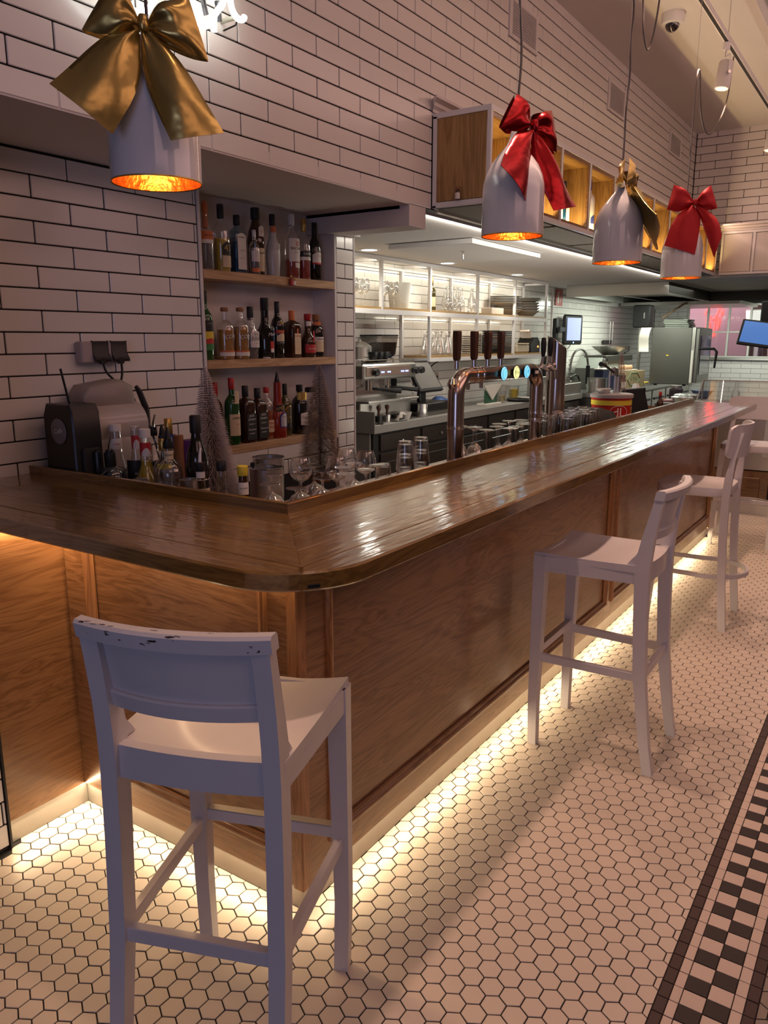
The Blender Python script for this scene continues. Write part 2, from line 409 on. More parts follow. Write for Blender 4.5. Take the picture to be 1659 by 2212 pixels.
# upper wall over the bar
VENTS = [(3.11, 3.52, 3.32, 3.535), (4.89, 5.31, 3.32, 3.540), (6.71, 7.14, 3.345, 3.545)]
w = struct(MB().box(-.9, YU+.004, ZL+.001, XE+.2, YU+.22, ZT, 0).build('wall_back', M_GROUT, angle=0))
lay_tiles(w, bond(-.3, XE-.004, ZL, 19, ROW, TW, .694, VENTS + [(2.25, 7.62, 2.2, 2.70)]), 'y', YU+.005, M_TILE)
# recess wall behind the left leg of the bar, with the bottle niche and the slim pier beside it
b = MB(); b.box(-.9, YW+.004, 0, 1.100, 1.66, ZL, 0); b.box(1.10, YW+.004, 0, 2.09, 1.66, 1.047, 0); b.box(2.09, YW+.004, 0, 2.272, 1.80, ZL, 0)
w = struct(b.build('wall_recess', M_GROUT, angle=0))
zr = 1.6149-8*ROW
rc = bond(-.3, 1.088, zr, 17, ROW, .3100, .2974-.0) 
rc = [r for r in rc if r[3] <= ZL+.03]
rc = [(a, c, d, min(e, ZL-.002)) for a, c, d, e in rc if d < ZL-.02]
rc += bond(1.10, 2.09, .8896, 2, ROW, .31, 1.35)
k = 0
z = 2.158
rc += [(2.104, 2.262, 2.158, 2.215)]
while z > .8:
    if k % 2 == 0: rc += [(2.104, 2.183, z-ROW, z), (2.183, 2.262, z-ROW, z)]
    else: rc += [(2.104, 2.262, z-ROW, z)]
    z -= ROW; k += 1
lay_tiles(w, rc, 'y', YW+.005, M_TILE)
# painted niche: back, sides
b = MB(); b.box(1.10, 1.595, 1.047, 2.09, 1.66, ZL, 0); b.box(1.092, YW-.004, 1.04, 1.110, 1.60, ZL, .002); b.box(2.083, YW-.004, 1.04, 2.102, 1.60, ZL, .002); b.box(1.1, YW+.002, 1.035, 2.09, 1.60, 1.047, 0)
struct(b.build('trim_1', M_PAINT, angle=0))
struct(MB().box(2.262, YW-.004, .9, 2.276, 1.80, 2.2, .002).build('trim_2', M_PAINT, angle=0))
# soffit over the recess, boxed beam, kitchen ceiling
struct(MB().box(-.9, YU+.001, ZL-.003, 2.04, 1.66, ZL+.05, 0).build('ceiling_soffit', M_PAINT, angle=0))
struct(MB().box(2.04, YU+.002, 2.150, 2.20, 1.66, ZL, 0).box(2.20, 1.40, 2.15, 2.272, 1.66, ZL, 0).build('trim_3', M_PAINT, angle=0))
struct(MB().box(2.04, YU+.06, ZC, 13.2, YK+.1, ZC+.05, 0).box(7.7, -3.4, ZC+.001, 13.2, YU+.06, ZC+.05, 0).build('ceiling_kitchen', M_CEIL, angle=0))
struct(MB().box(-6, -6, ZT, XE+.3, YU+.2, ZT+.1, 0).build('ceiling', M_CEIL, angle=0))
# pier at the left end of the bar (only its foot shows)
w = struct(MB().box(-.9, .962, 0, -.302, YW+.02, ZL, 0).build('wall_left', M_GROUT, angle=0))
lay_tiles(w, bond(-.9, -.304, .010, 26, ROW, TW, -.47), 'y', .963, M_TILE, cap=120, margin=.6)
struct(MB().box(-.304, .952, .0, -.296, .972, 1.05, .001).build('trim_4', M_BLACKM, angle=0))
# far end wall of the room
w = struct(MB().box(XE+.004, -5, ZL, XE+.2, YU+.02, ZT, 0).build('wall_end', M_GROUT, angle=0))
rc = bond(-3.2, YU-.006, ZL, 19, ROW, TW, YU-.21)
lay_tiles(w, rc, 'x', XE+.005, M_TILE)
# kitchen walls
w = struct(MB().box(2.2, YK+.004, 0, 13.2, YK+.15, ZC+.02, 0).build('wall_kitchen', M_GROUT, angle=0))
lay_tiles(w, bond(3.2, 12.98, ZC-19*ROW, 19, ROW, TW, 4.2), 'y', YK+.005, M_TILEK)

# ------------------------------------------------------------------ floor
b = MB(); b.box(-6, -6, -.06, 13.4, 3.0, -.0025, 0)
fl = struct(b.build('floor', M_GROUT, angle=0))
M_HEX = pm('cream_floor_tile', (.66, .56, .46), .34, var=.10, vscale=2.2, bump=.015, bscale=30)
M_HEXD = pm('stained_floor_tile', (.50, .40, .28), .45, var=.55, vscale=34)
M_FBRN = pm('brown_border_tile', (.060, .034, .029), .42, var=.15)
M_FBLK = pm('black_border_tile', (.032, .022, .020), .42, var=.15)
M_FLGT = pm('light_border_tile', (.62, .50, .42), .36, var=.12, vscale=9)
M_HEXG = pm('grey_floor_tile', (.27, .22, .18), .45, var=.15)
HS = .0325; HX, HY = 1.5*HS, math.sqrt(3)*HS
def hex_v(r, z0, z1, ch=.0012):
    v = []; f = []
    for rr, z in ((r, z0), (r, z1-ch), (r-ch, z1)):
        v += [(rr*math.cos(PI/3*i), rr*math.sin(PI/3*i), z) for i in range(6)]
    for k in range(2):
        for i in range(6): j = (i+1) % 6; f.append((k*6+i, k*6+j, k*6+6+j, k*6+6+i))
    f.append((12, 13, 14, 15, 16, 17)); return v, f
hv, hf = hex_v(HS-.0019, -.004, 0)
hex_me = bpy.data.meshes.new('hex_tile'); hex_me.from_pydata(hv, [], hf); hex_me.materials.append(M_HEX)
hex_me2 = hex_me.copy(); hex_me2.materials.clear(); hex_me2.materials.append(M_HEXD)
Y_B0, Y_B1, Y_B2, Y_B3, Y_B4, Y_B5, Y_B6 = -.9165, -.944, -.968, -1.0225, -1.0775, -1.1045, -1.132
def clip_y(poly, y, keep_above):
    out = []
    for i in range(len(poly)):
        p, q = poly[i-1], poly[i]; a = (p[1] >= y) == keep_above; c = (q[1] >= y) == keep_above
        if a != c: t = (y-p[1])/(q[1]-p[1]); out.append((p[0]+t*(q[0]-p[0]), y))
        if c: out.append(q)
    return out
D0 = .9777
full = []; cut = MB(); grey = MB()
ci, cj = 0, 0
for i in range(-70, 200):
    for j in range(-90, 60):
        x = .2018+i*HX; y = -.5918+j*HY+(HY/2 if i % 2 else 0)
        if x < -1.6 or x > 8.6 or y > 1.0 or y < -2.6: continue
        if (y > .03 and .03 < x < 5.2) or y > D0+.03 or (y > .93 and x < -.28): continue
        if y > Y_B0-.03:
            z = in_view((x, y, 0), .45)
            if z is None: continue
            if y-HY/2 < Y_B0:
                pl = clip_y([(x+(HS-.0019)*math.cos(PI/3*q), y+(HS-.0019)*math.sin(PI/3*q)) for q in range(6)], Y_B0+.0016, True)
                if len(pl) > 2: cut.prism(pl, -.004, 0, 'z')
            elif (y > -HY/2 and x > -HS and x < 5.3) or y > D0-HY/2:      # tiles cut along the kick plate
                pl = [(x+(HS-.0019)*math.cos(PI/3*q), y+(HS-.0019)*math.sin(PI/3*q)) for q in range(6)]
                if (x < HS and y > 0) or x < 0 or y > D0-HY/2:
                    pl = clip_y(pl, D0-.001, False)
                    if x > -HS: pl = [(b_, a_) for a_, b_ in clip_y([(q[1], q[0]) for q in pl], (5.24 if x > 5 else -.001), x > 5)]
                elif x > 5.2: continue
                else: pl = clip_y(pl, -.001, False)
                if len(pl) > 2: cut.prism(pl, -.004, 0, 'z')
            else: full.append((z if in_view((x, y, 0), 0) else z+60, x, y))
        elif y < Y_B6+.03:
            if in_view((x, y, 0), .5) is None: continue
            pl = clip_y([(x+(HS-.0019)*math.cos(PI/3*q), y+(HS-.0019)*math.sin(PI/3*q)) for q in range(6)], Y_B6-.0016, False)
            if len(pl) > 2: grey.prism(pl, -.004, 0, 'z')
full.sort(); rest = MB()
STAIN = (.365, -.640)
for k, (z, x, y) in enumerate(full):
    dz = R_.uniform(-.0005, .0004)
    if k < 300:
        st = math.hypot(x-STAIN[0], y-STAIN[1]) < .026
        o = bpy.data.objects.new('floor_tile', hex_me2 if st else hex_me); COL.objects.link(o); o.parent = fl; o.location = (x, y, dz)
        o.rotation_euler = (R_.uniform(-.006, .006), R_.uniform(-.006, .006), R_.uniform(-.012, .012))
    else: rest.add(hv, hf, Matrix.Translation((x, y, dz)))
rest.build('floor_tile_field', M_HEX, fl, angle=0, kind='stuff')
cut.build('cut_tile_field', M_HEX, fl, angle=0, kind='stuff')
grey.build('grey_tile_field', M_HEXG, fl, angle=0, kind='stuff')
BP = .0536; BX0 = .2092
def flat_tile(w, h, mat):
    key = ('flat', round(w, 4), round(h, 4), mat.name)
    if key not in TILE_MESH:
        q = MB(); q.box(-w/2, -h/2, -.004, w/2, h/2, 0, .0009)
        me = bpy.data.meshes.new('flat_tile'); me.from_pydata(q.v, [], q.f); me.materials.append(mat); TILE_MESH[key] = me
    return TILE_MESH[key]
field = {}
for k in range(-20, 150):
    x0 = BX0+k*BP; xc = x0+BP/2
    for n, (ya, yb) in enumerate(((Y_B0, Y_B1), (Y_B1, Y_B2), (Y_B2, Y_B3), (Y_B3, Y_B4), (Y_B4, Y_B5), (Y_B5, Y_B6))):
        yc = (ya+yb)/2; zz = in_view((xc, yc, 0), .25)
        if zz is None: continue
        m = M_FBRN if n in (0, 5) else M_FLGT if n in (1, 4) else (M_FLGT if (k+n) % 2 == 1 else M_FBLK)
        nm = {0: 'border_tile', 5: 'border_tile', 1: 'edging_tile', 4: 'edging_tile'}.get(n, 'checker_tile')
        w_, h_ = BP-.0022, abs(yb-ya)-.0022
        if zz < 4.2:
            o = bpy.data.objects.new(nm, flat_tile(w_, h_, m)); COL.objects.link(o); o.parent = fl; o.location = (xc+R_.uniform(-.0004, .0004), yc, R_.uniform(-.0005, .0003))
        else: field.setdefault((nm, m.name), [MB(), m])[0].box(xc-w_/2, yc-h_/2, -.004, xc+w_/2, yc+h_/2, 0, 0)
for (nm, _), (q, m) in field.items(): q.build(nm+'_field', m, fl, angle=0, kind='stuff')
# ------------------------------------------------------------------ the bar front (panelled oak on a steel kick plate)
bar = thing('bar_counter', 'oak-panelled front of the L-shaped bar on a steel kick plate', 'bar counter', (0, 0, 0))
XL = 5.24; D_ = .9777
MB().box(.002, .004, .06, XL-.002, .15, 1.052, 0).box(.002, .15, .06, .16, D_+.02, 1.052, 0).box(-.3, D_+.006, .06, .1, D_+.05, 1.052, 0).build('carcass', M_BLACKM, bar, angle=0)
for (x0, x1) in ((.125, 2.565), (2.675, 5.145)): MB().box(x0, -.004, .18, x1, .004, 1.05, 0).build('front_panel', M_OAKX, bar)
MB().box(-.004, .105, .18, .004, .845, 1.05, 0).build('front_panel', M_OAKY, bar)
MB().box(-.300, D_-.006, .079, -.008, D_+.006, 1.05, .001).build('corner_panel', M_OAKX, bar)
for x0, x1 in ((.012, .125), (2.565, 2.675), (5.145, 5.238)): MB().box(x0, -.013, .079, x1, .004, 1.05, .0015).build('stile', M_OAKX, bar)
for y0, y1 in ((.012, .105), (.845, D_-.007)): MB().box(-.013, y0, .079, .004, y1, 1.05, .0015).build('stile', M_OAKY, bar)
for x0, x1 in ((.125, 2.565), (2.675, 5.145)):
    MB().box(x0, -.013, .079, x1, .004, .178, .0015).build('rail', M_OAKX, bar); MB().box(x0, -.013, 1.022, x1, .004, 1.05, .0015).build('rail', M_OAKX, bar)
MB().box(-.013, .105, .079, .004, .845, .178, .0015).build('rail', M_OAKY, bar); MB().box(-.013, .105, 1.022, .004, .845, 1.05, .0015).build('rail', M_OAKY, bar)
MPROF = [(0, 0), (.036, 0), (.036, .006), (.030, .011), (.024, .011), (.021, .017), (.012, .021), (.005, .019), (.002, .013), (0, .010)]   # (across, proud)
def moulding(name, p, q, inward, out, mat):
    p, q, inward, out = Vector(p), Vector(q), Vector(inward), Vector(out); t = (q-p).normalized(); rings = []
    for s, e in ((p, 1), (q, -1)): rings.append([tuple(s + inward*a + out*h + t*(e*a)) for a, h in MPROF])
    mb = MB(); mb.loft(rings); 
    if t.cross(inward).dot(out) < 0: mb.f = [f[::-1] for f in mb.f]
    return mb.build(name, mat, bar, angle=40)
def frame(a0, a1, z0, z1, side):
    P = (lambda a, z: (a, -.006, z)) if side == 'x' else (lambda a, z: (-.006, a, z))
    A = Vector((1, 0, 0)) if side == 'x' else Vector((0, 1, 0)); O = Vector((0, -1, 0)) if side == 'x' else Vector((-1, 0, 0)); Z = Vector((0, 0, 1))
    m = M_OAKX if side == 'x' else M_OAKY
    moulding('panel_moulding', P(a0, z0), P(a1, z0), Z, O, m); moulding('panel_moulding', P(a0, z1), P(a1, z1), -Z, O, m)
    moulding('panel_moulding', P(a0, z0), P(a0, z1), A, O, M_OAKZ); moulding('panel_moulding', P(a1, z0), P(a1, z1), -A, O, M_OAKZ)
frame(.106, 2.580, .163, 1.040, 'x'); frame(2.660, 5.162, .163, 1.040, 'x'); frame(.088, .862, .163, 1.040, 'y')
MB().box(-.017, -.017, .072, .022, .022, 1.05, .004).build('corner_post', M_OAKZ, bar)
MB().box(5.20, -.017, .072, 5.244, .022, 1.05, .003).build('corner_post', M_OAKZ, bar)
M_KICK = pm('scuffed_steel', (.60, .57, .52), .42, .85, var=.22, vscale=7)
MB().box(0, 0, 0, XL, .004, .0785, .0005).build('kick_plate', M_KICK, bar)
MB().box(0, .004, 0, .004, D_, .0785, .0005).build('kick_plate', M_KICK, bar)
MB().box(-.298, D_, 0, 0, D_+.004, .0785, .0005).build('kick_plate', M_KICK, bar)
MB().box(XL-.004, .004, 0, XL, .7, 1.05, .0005).build('end_panel', M_OAKY, bar)

# ------------------------------------------------------------------ counter top in staves with a mitred corner
ZB = 1.055; ZTOP = 1.10; XI, YI, XO, YO = .186, .1795, -.301, -.285; RC = .22
top = thing('bar_worktop', 'varnished brown oak counter top with a raised rear lip and rounded corner', 'counter top', (0, 0, 0))
def miter_x(y): return XI+(y-YI)*(XI-XO)/(YI-YO)
def miter_y(x): return YI+(x-XI)*(YI-YO)/(XI-XO)
NP = 5
cx, cy_ = XO+RC, YO+RC
arc = [(cx+RC*math.cos(a), cy_+RC*math.sin(a)) for a in [PI+PI/2*i/16 for i in range(17)]]     # from the left edge round to the front edge
mid = 8
for k in range(NP):
    y0 = YO+(YI-YO)*k/NP; y1 = YO+(YI-YO)*(k+1)/NP
    if k == 0: poly = arc[mid:] + [(5.235, y0), (5.252, y0+.017), (5.252, y1), (miter_x(y1), y1)]
    else: poly = [(miter_x(y0), y0), (5.252, y0), (5.252, y1), (miter_x(y1), y1)]
    MB().prism(poly, ZB, ZTOP, 'z', .005 if k == 0 else .0009).build('plank', M_TOPX, top, angle=40)
    x0 = XO+(XI-XO)*k/NP; x1 = XO+(XI-XO)*(k+1)/NP
    if k == 0: poly = [(x0, YW), (x0, cy_)] + arc[1:mid+1] + [(x1, miter_y(x1)), (x1, YW)]
    else: poly = [(x0, YW), (x0, miter_y(x0)), (x1, miter_y(x1)), (x1, YW)]
    MB().prism(poly, ZB, ZTOP, 'z', .005 if k == 0 else .0009).build('plank', M_TOPY, top, angle=40)
HB = .030
MB().prism([(XI, YI), (5.225, YI), (5.225, YI+.018), (XI+.018, YI+.018)], ZTOP-.04, ZTOP+HB, 'z', .0015).build('rear_lip', M_TOPX, top)
MB().prism([(XI, YW-.002), (XI, YI), (XI+.018, YI+.018), (XI+.018, YW-.002)], ZTOP-.04, ZTOP+HB, 'z', .0015).build('rear_lip', M_TOPY, top)
a = math.radians(232); mt = Matrix.Translation((cx+RC*math.cos(a), cy_+RC*math.sin(a), ZB+.012)) @ Matrix.Rotation(a, 4, 'Z')
MB().box(-.002, -.0135, -.0045, .0015, .0135, .0045, .001, mt).build('edge_plate', M_BLACK, top, label='small black plate set into the rounded edge')

# inner work counter behind the bar
wk = thing('work_counter', 'pale wooden work counter behind the bar lip', 'counter', (0, 0, 0))
M_WORK = wood('worktop_pale_x', (.36, .23, .14), (.46, .31, .20), (.54, .38, .25), 'X', .4, .2)
MB().box(.206, .20, .925, 5.15, .80, .95, .002).box(.206, .80, .925, .86, 1.43, .95, .002).build('worktop', M_WORK, wk)
MB().box(.17, .16, .02, 5.15, .74, .924, 0).box(.17, .74, .02, .80, 1.43, .924, 0).build('cabinet_body', M_BLACKM, wk, angle=0)
# ------------------------------------------------------------------ bar stools
M_STOOL = pm('worn_white_paint', (.66, .62, .62), .34, coat=.12, var=.06, vscale=6)
def chipped():
    m = pm('chipped_white_paint', (.66, .62, .62), .34, coat=.1); nt = m.node_tree; b = nt.nodes['Principled BSDF']; L = nt.links.new
    tc = nd(nt, 'ShaderNodeTexCoord'); mp = nd(nt, 'ShaderNodeMapping'); mp.inputs['Scale'].default_value = (14, 60, 60); L(tc.outputs['Object'], mp.inputs[0])
    nz = nd(nt, 'ShaderNodeTexNoise'); nz.inputs['Scale'].default_value = 1.6; nz.inputs['Detail'].default_value = 6; L(mp.outputs[0], nz.inputs[0])
    geo = nd(nt, 'ShaderNodeNewGeometry'); bev = nd(nt, 'ShaderNodeMath', operation='GREATER_THAN'); bev.inputs[1].default_value = .665; L(nz.outputs['Fac'], bev.inputs[0])
    mx = nd(nt, 'ShaderNodeMix', data_type='RGBA'); mx.inputs[6].default_value = (.66, .62, .62, 1); mx.inputs[7].default_value = (.05, .035, .03, 1); L(bev.outputs[0], mx.inputs[0])
    L(mx.outputs[2], b.inputs['Base Color']); return m
M_CHIP = chipped()
def stool_square(label, loc, rz, chipped_crest):
    t = thing('bar_stool', label, 'bar stool', loc, rz, 'white bar stools at the bar')
    SEAT = .80
    def leg_front(s):
        rings = []
        for z, xi, yi in ((0, .036, .033), (.20, .038, .036), (.786, .048, .047)):
            x1 = s*(.210-.006*(z < .1)); x0 = x1-s*xi; y1 = .232-.004*(z < .1); y0 = y1-yi
            q = [(x0, y0, z), (x1, y0, z), (x1, y1, z), (x0, y1, z)]; rings.append(q if s > 0 else q[::-1])
        MB().loft(rings).build('leg', M_STOOL, t, angle=25)
    def leg_rear(s):
        pr = [(0, -.225, -.259), (.12, -.201, -.238), (.38, -.163, -.207), (.60, -.150, -.197), (.76, -.143, -.194), (.83, -.146, -.197), (.90, -.160, -.203), (1.0, -.184, -.218), (1.058, -.198, -.229)]
        rings = []
        for z, yf, yb in pr:
            xo = .190+.006*(1-z/1.06); x1 = s*xo; x0 = x1-s*(.036 if z > .3 else .033)
            q = [(x0, yb, z), (x1, yb, z), (x1, yf, z), (x0, yf, z)]; rings.append(q if s > 0 else q[::-1])
        MB().loft(rings).build('leg', M_STOOL, t, angle=30)
        # swelling where the upright meets the seat
        pts = [(-.15, .80), (-.112, .797), (-.125, .815), (-.142, .835), (-.155, .86), (-.168, .86), (-.16, .80)]
        q = MB(); q.prism(pts if s > 0 else pts, s*.158 if s > 0 else -.186, s*.186 if s > 0 else -.158, 'x'); q.build('seat_knuckle', M_STOOL, t, angle=30)
    for s in (-1, 1): leg_front(s); leg_rear(s)
    # dished seat slab
    def top(u, v):
        x = -1+2*u; y = v
        hw = .204+(.158-.204)*max(0, (.5-y))*0 - (1-y)*.012
        yy = -.172+y*(.232+.172)
        dish = .020*(1-x*x)*(0.35+.65*min(1, (y)*1.4)) + .004*math.sin(PI*y)
        return (x*hw, yy, SEAT-dish)
    b = MB(); nu, nv = 14, 10
    b.grid(top, nu, nv); n0 = len(b.v)
    rim = [(i, 0) for i in range(nu+1)] + [(nu, j) for j in range(1, nv+1)] + [(i, nv) for i in range(nu-1, -1, -1)] + [(0, j) for j in range(nv-1, 0, -1)]
    ids = [j*(nu+1)+i for i, j in rim]; m = len(ids)
    lo = [(b.v[k][0], b.v[k][1], SEAT-.028 if b.v[k][2] > SEAT-.03 else b.v[k][2]-.01) for k in ids]
    b.v += lo
    for k in range(m): b.f.append((ids[k], n0+k, n0+(k+1) % m, ids[(k+1) % m])); b.mi.append(0)
    b.f.append(tuple(n0+k for k in range(m))); b.mi.append(0)
    b.build('seat', M_STOOL, t, angle=50)
    for s in (-1, 1): MB().bar((s*.177, -.165, .757), (s*.199, .20, .757), .018, .058, .001).build('apron', M_STOOL, t)
    MB().bar((-.17, .222, .757), (.17, .222, .757), .018, .056, .002).build('apron', M_STOOL, t)
    b = MB(); rings = []
    for i in range(9):
        x = -.158+.316*i/8; y = -.168-.012*(1-(x/.158)**2); z0 = .728; z1 = .800
        rings.append([(x, y-.012, z0), (x, y-.012, z1), (x, y+.012, z1), (x, y+.012, z0)])
    b.loft(rings); b.build('apron', M_STOOL, t, angle=40)
    # curved back: crest, panel, lower rail
    def rail(name, z0, z1, th, lean0, lean1, bow, mat, hw=.158, chb=.004):
        rings = []
        for i in range(13):
            x = -hw+2*hw*i/12; bb = bow*(1-(x/hw)**2)
            y0, y1 = lean0-bb, lean1-bb
            rings.append([(x, y0-th/2, z0), (x, y1-th/2, z1-chb), (x, y1-th/2+chb, z1), (x, y1+th/2-chb, z1), (x, y1+th/2, z1-chb), (x, y0+th/2, z0)])
        return MB().loft(rings).build(name, mat, t, angle=40)
    rail('crest_rail', 1.043, 1.078, .034, -.210, -.216, .034, M_CHIP if chipped_crest else M_STOOL, .196, .006)
    rail('back_panel', .918, 1.046, .010, -.176, -.204, .030, M_STOOL, .158, .001)
    rail('lower_rail', .888, .924, .026, -.172, -.180, .030, M_STOOL, .158, .004)
    # stretchers
    for s in (-1, 1): MB().bar((s*.176, -.175, .372), (s*.187, .205, .372), .020, .032, .002).build('stretcher', M_STOOL, t)
    MB().bar((-.160, -.188, .374), (.160, -.188, .374), .022, .034, .002).build('stretcher', M_STOOL, t)
    f = MB().bar((-.172, .212, .395), (.172, .212, .395), .022, .032, .002).build('footrest', M_STOOL, t)
    MB().box(-.168, .200, .4115, .168, .223, .4135, .0005).build('foot_plate', M_KICK, f, label='scuffed metal strip on the footrest')
    for x, y in ((-.19, .213), (.19, .213), (-.18, -.243), (.18, -.243)): MB().cyl((x, y, 0), .011, .004, 10).build('foot_glide', M_BLACK, t)
    return t
stool_square('square-backed white stool nearest the camera, chipped crest rail, at the bar corner', (-.3642, -.1141, 0), math.radians(20.6-90), True)
stool_square('square-backed white stool with a saddle seat halfway along the panelled bar front', (1.443, -.372, 0), math.radians(.8), False)
def stool_round(label, loc, rz):
    t = thing('bar_stool', label, 'bar stool', loc, rz, 'white bar stools at the bar')
    SEAT = .80
    def outl(n=40):   # rounded seat outline, wider at the front
        p = []
        for i in range(n):
            a = 2*PI*i/n; c, s = math.cos(a), math.sin(a); e = .42
            x = .205*math.copysign(abs(c)**e, c)*(1-.08*(s < 0)*abs(s)); y = .20*math.copysign(abs(s)**e, s)
            p.append((x, y+.03))
        return p
    o = outl(); b = MB(); rings = []
    for k, z in ((.97, SEAT-.052), (1.0, SEAT-.046), (1.0, SEAT-.008), (.985, SEAT-.001), (.93, SEAT), (.70, SEAT-.012), (.35, SEAT-.017)):
        rings.append([(x*k, (y-.03)*k+.03, z + (.004*(1-abs(x)/.2) if k < .9 else 0)) for x, y in o])
    b.loft(rings); b.build('seat', M_STOOL, t, angle=40)
    for s in (-1, 1):
        rings = []
        for z, x, y, w in ((0, .212, .215, .030), (.40, .196, .196, .034), (.765, .178, .176, .040)):
            x1 = s*x; rings.append([(x1-w/2, y-w/2, z), (x1+w/2, y-w/2, z), (x1+w/2, y+w/2, z), (x1-w/2, y+w/2, z)])
        MB().loft(rings).build('leg', M_STOOL, t, angle=30)
        rings = []
        for z, y, dx in ((0, -.200, .206), (.25, -.175, .197), (.50, -.158, .188), (.75, -.152, .178), (.85, -.157, .172), (.95, -.168, .162), (1.05, -.186, .148), (1.10, -.196, .140)):
            w = .034 if z < .9 else .030; d_ = .040 if z < .9 else .026; x1 = s*dx
            rings.append([(x1-w/2, y-d_/2, z), (x1+w/2, y-d_/2, z), (x1+w/2, y+d_/2, z), (x1-w/2, y+d_/2, z)])
        MB().loft(rings).build('leg', M_STOOL, t, angle=30)
    # curved, round-cornered backrest
    def back(u, v, off):
        x = -1+2*u; z = v; r = .22
        # rounded corners: shrink the width near top and bottom
        cz = min(z, 1-z)*.18; cr = .035; sh = (cr-math.sqrt(max(0, cr*cr-(cr-cz)**2))) if cz < cr else 0
        hw = .205-sh; xx = x*hw
        return (xx, -.206-.02*z+.075*(xx/.205)**2+off, .965+.18*z)
    b = MB(); nu, nv = 16, 12
    b.grid(lambda u, v: back(u, v, -.007), nu, nv); n0 = len(b.v); b.grid(lambda u, v: back(u, v, .007), nu, nv, flip=True)
    rim = [(i, 0) for i in range(nu+1)] + [(nu, j) for j in range(1, nv+1)] + [(i, nv) for i in range(nu-1, -1, -1)] + [(0, j) for j in range(nv-1, 0, -1)]
    ids = [j*(nu+1)+i for i, j in rim]
    for k in range(len(ids)): a_, c_ = ids[k], ids[(k+1) % len(ids)]; b.f.append((c_, a_, n0+a_, n0+c_)); b.mi.append(0)
    b.build('backrest', M_STOOL, t, angle=45)
    # bent hoop round the rear and straight front bar
    pts = [(-.186, .196, .30), (-.19, 0, .30)] + [(.205*math.cos(a), -.06+.215*math.sin(a), .30) for a in [PI+PI*i/12 for i in range(13)]] + [(.19, 0, .30), (.186, .196, .30)]
    b = MB(); rings = []
    for i, p in enumerate(pts):
        a_ = Vector(pts[max(0, i-1)]); c_ = Vector(pts[min(len(pts)-1, i+1)]); tt = (c_-a_).normalized(); n_ = Vector((tt.y, -tt.x, 0)); p = Vector(p)
        rings.append([tuple(p+n_*.007+Vector((0, 0, -.012))), tuple(p+n_*.007+Vector((0, 0, .012))), tuple(p-n_*.007+Vector((0, 0, .012))), tuple(p-n_*.007+Vector((0, 0, -.012)))])
    b.loft(rings); b.build('foot_hoop', M_STOOL, t, angle=40)
    f = MB().bar((-.185, .19, .36), (.185, .19, .36), .020, .030, .002).build('footrest', M_STOOL, t)
    MB().box(-.16, .180, .3755, .16, .200, .378, .0005).build('foot_plate', M_STEEL, f, label='steel strip on the footrest')
    for x, y in ((-.212, .215), (.212, .215), (-.206, -.2), (.206, -.2)): MB().cyl((x, y, 0), .010, .004, 10).build('foot_glide', M_BLACK, t)
    return t
stool_round('white stool with a curved back plate and bentwood foot hoop, third along the bar', (3.19, -.345, 0), math.radians(1))
stool_round('white stool turned the other way at the far end of the bar counter', (5.21, -.275, 0), math.radians(93))
# ------------------------------------------------------------------ bottles
G_CLEAR = glassm('clear_glass', (1, 1, 1)); G_BLUE = glassm('blue_glass', (.42, .62, .74)); G_GREEN = glassm('green_glass', (.25, .62, .28))
G_FROST = pm('frosted_glass', (.70, .68, .66), .35, trans=.35, coat=.3)
B_DARK = pm('dark_bottle_glass', (.012, .009, .007), .07, coat=.5); B_BROWN = pm('brown_bottle_glass', (.050, .020, .008), .07, coat=.5)
B_GREEN = pm('green_bottle_glass', (.020, .075, .018), .08, coat=.5); B_OLIVE = pm('olive_bottle_glass', (.06, .05, .012), .08, coat=.5)
L_AMBER = pm('amber_spirit', (.42, .20, .045), .15); L_YELL = pm('yellow_spirit', (.50, .34, .04), .15); L_RED = pm('red_spirit', (.30, .035, .02), .15)
L_COLA = pm('whisky', (.045, .016, .008), .12, coat=.4); L_CLEAR = pm('clear_spirit', (.42, .38, .36), .08, trans=.7); L_ORNG = pm('orange_spirit', (.36, .07, .02), .15)
L_BLUE = pm('blue_spirit', (.05, .17, .27), .12)
P_WHITE = pm('white_label_paper', (.74, .68, .62), .6); P_CREAM = pm('cream_label_paper', (.66, .52, .34), .6); P_RED = pm('red_label_paper', (.50, .03, .03), .55)
P_ORNG = pm('orange_label_paper', (.60, .16, .05), .55); P_BLK = pm('black_label_paper', (.015, .014, .014), .5); P_GOLD = pm('gold_foil', (.60, .38, .10), .35, .8)
P_BLUE = pm('blue_label_paper', (.03, .05, .26), .5); P_YEL = pm('yellow_label_paper', (.72, .55, .05), .55); P_GRN = pm('green_label_paper', (.05, .22, .06), .55)
P_PURP = pm('purple_card', (.14, .03, .16), .6); M_CORK = pm('cork_wood', (.28, .12, .05), .6); M_RED = pm('red_plastic', (.42, .02, .02), .35)
I_BLK = pm('black_ink', (.012, .010, .010), .6); I_WHT = pm('white_ink', (.80, .76, .70), .5); I_RED = pm('red_ink', (.50, .03, .02), .5); I_GRY = pm('grey_ink', (.25, .22, .2), .6)
I_GLD = pm('gold_ink', (.55, .36, .10), .45)
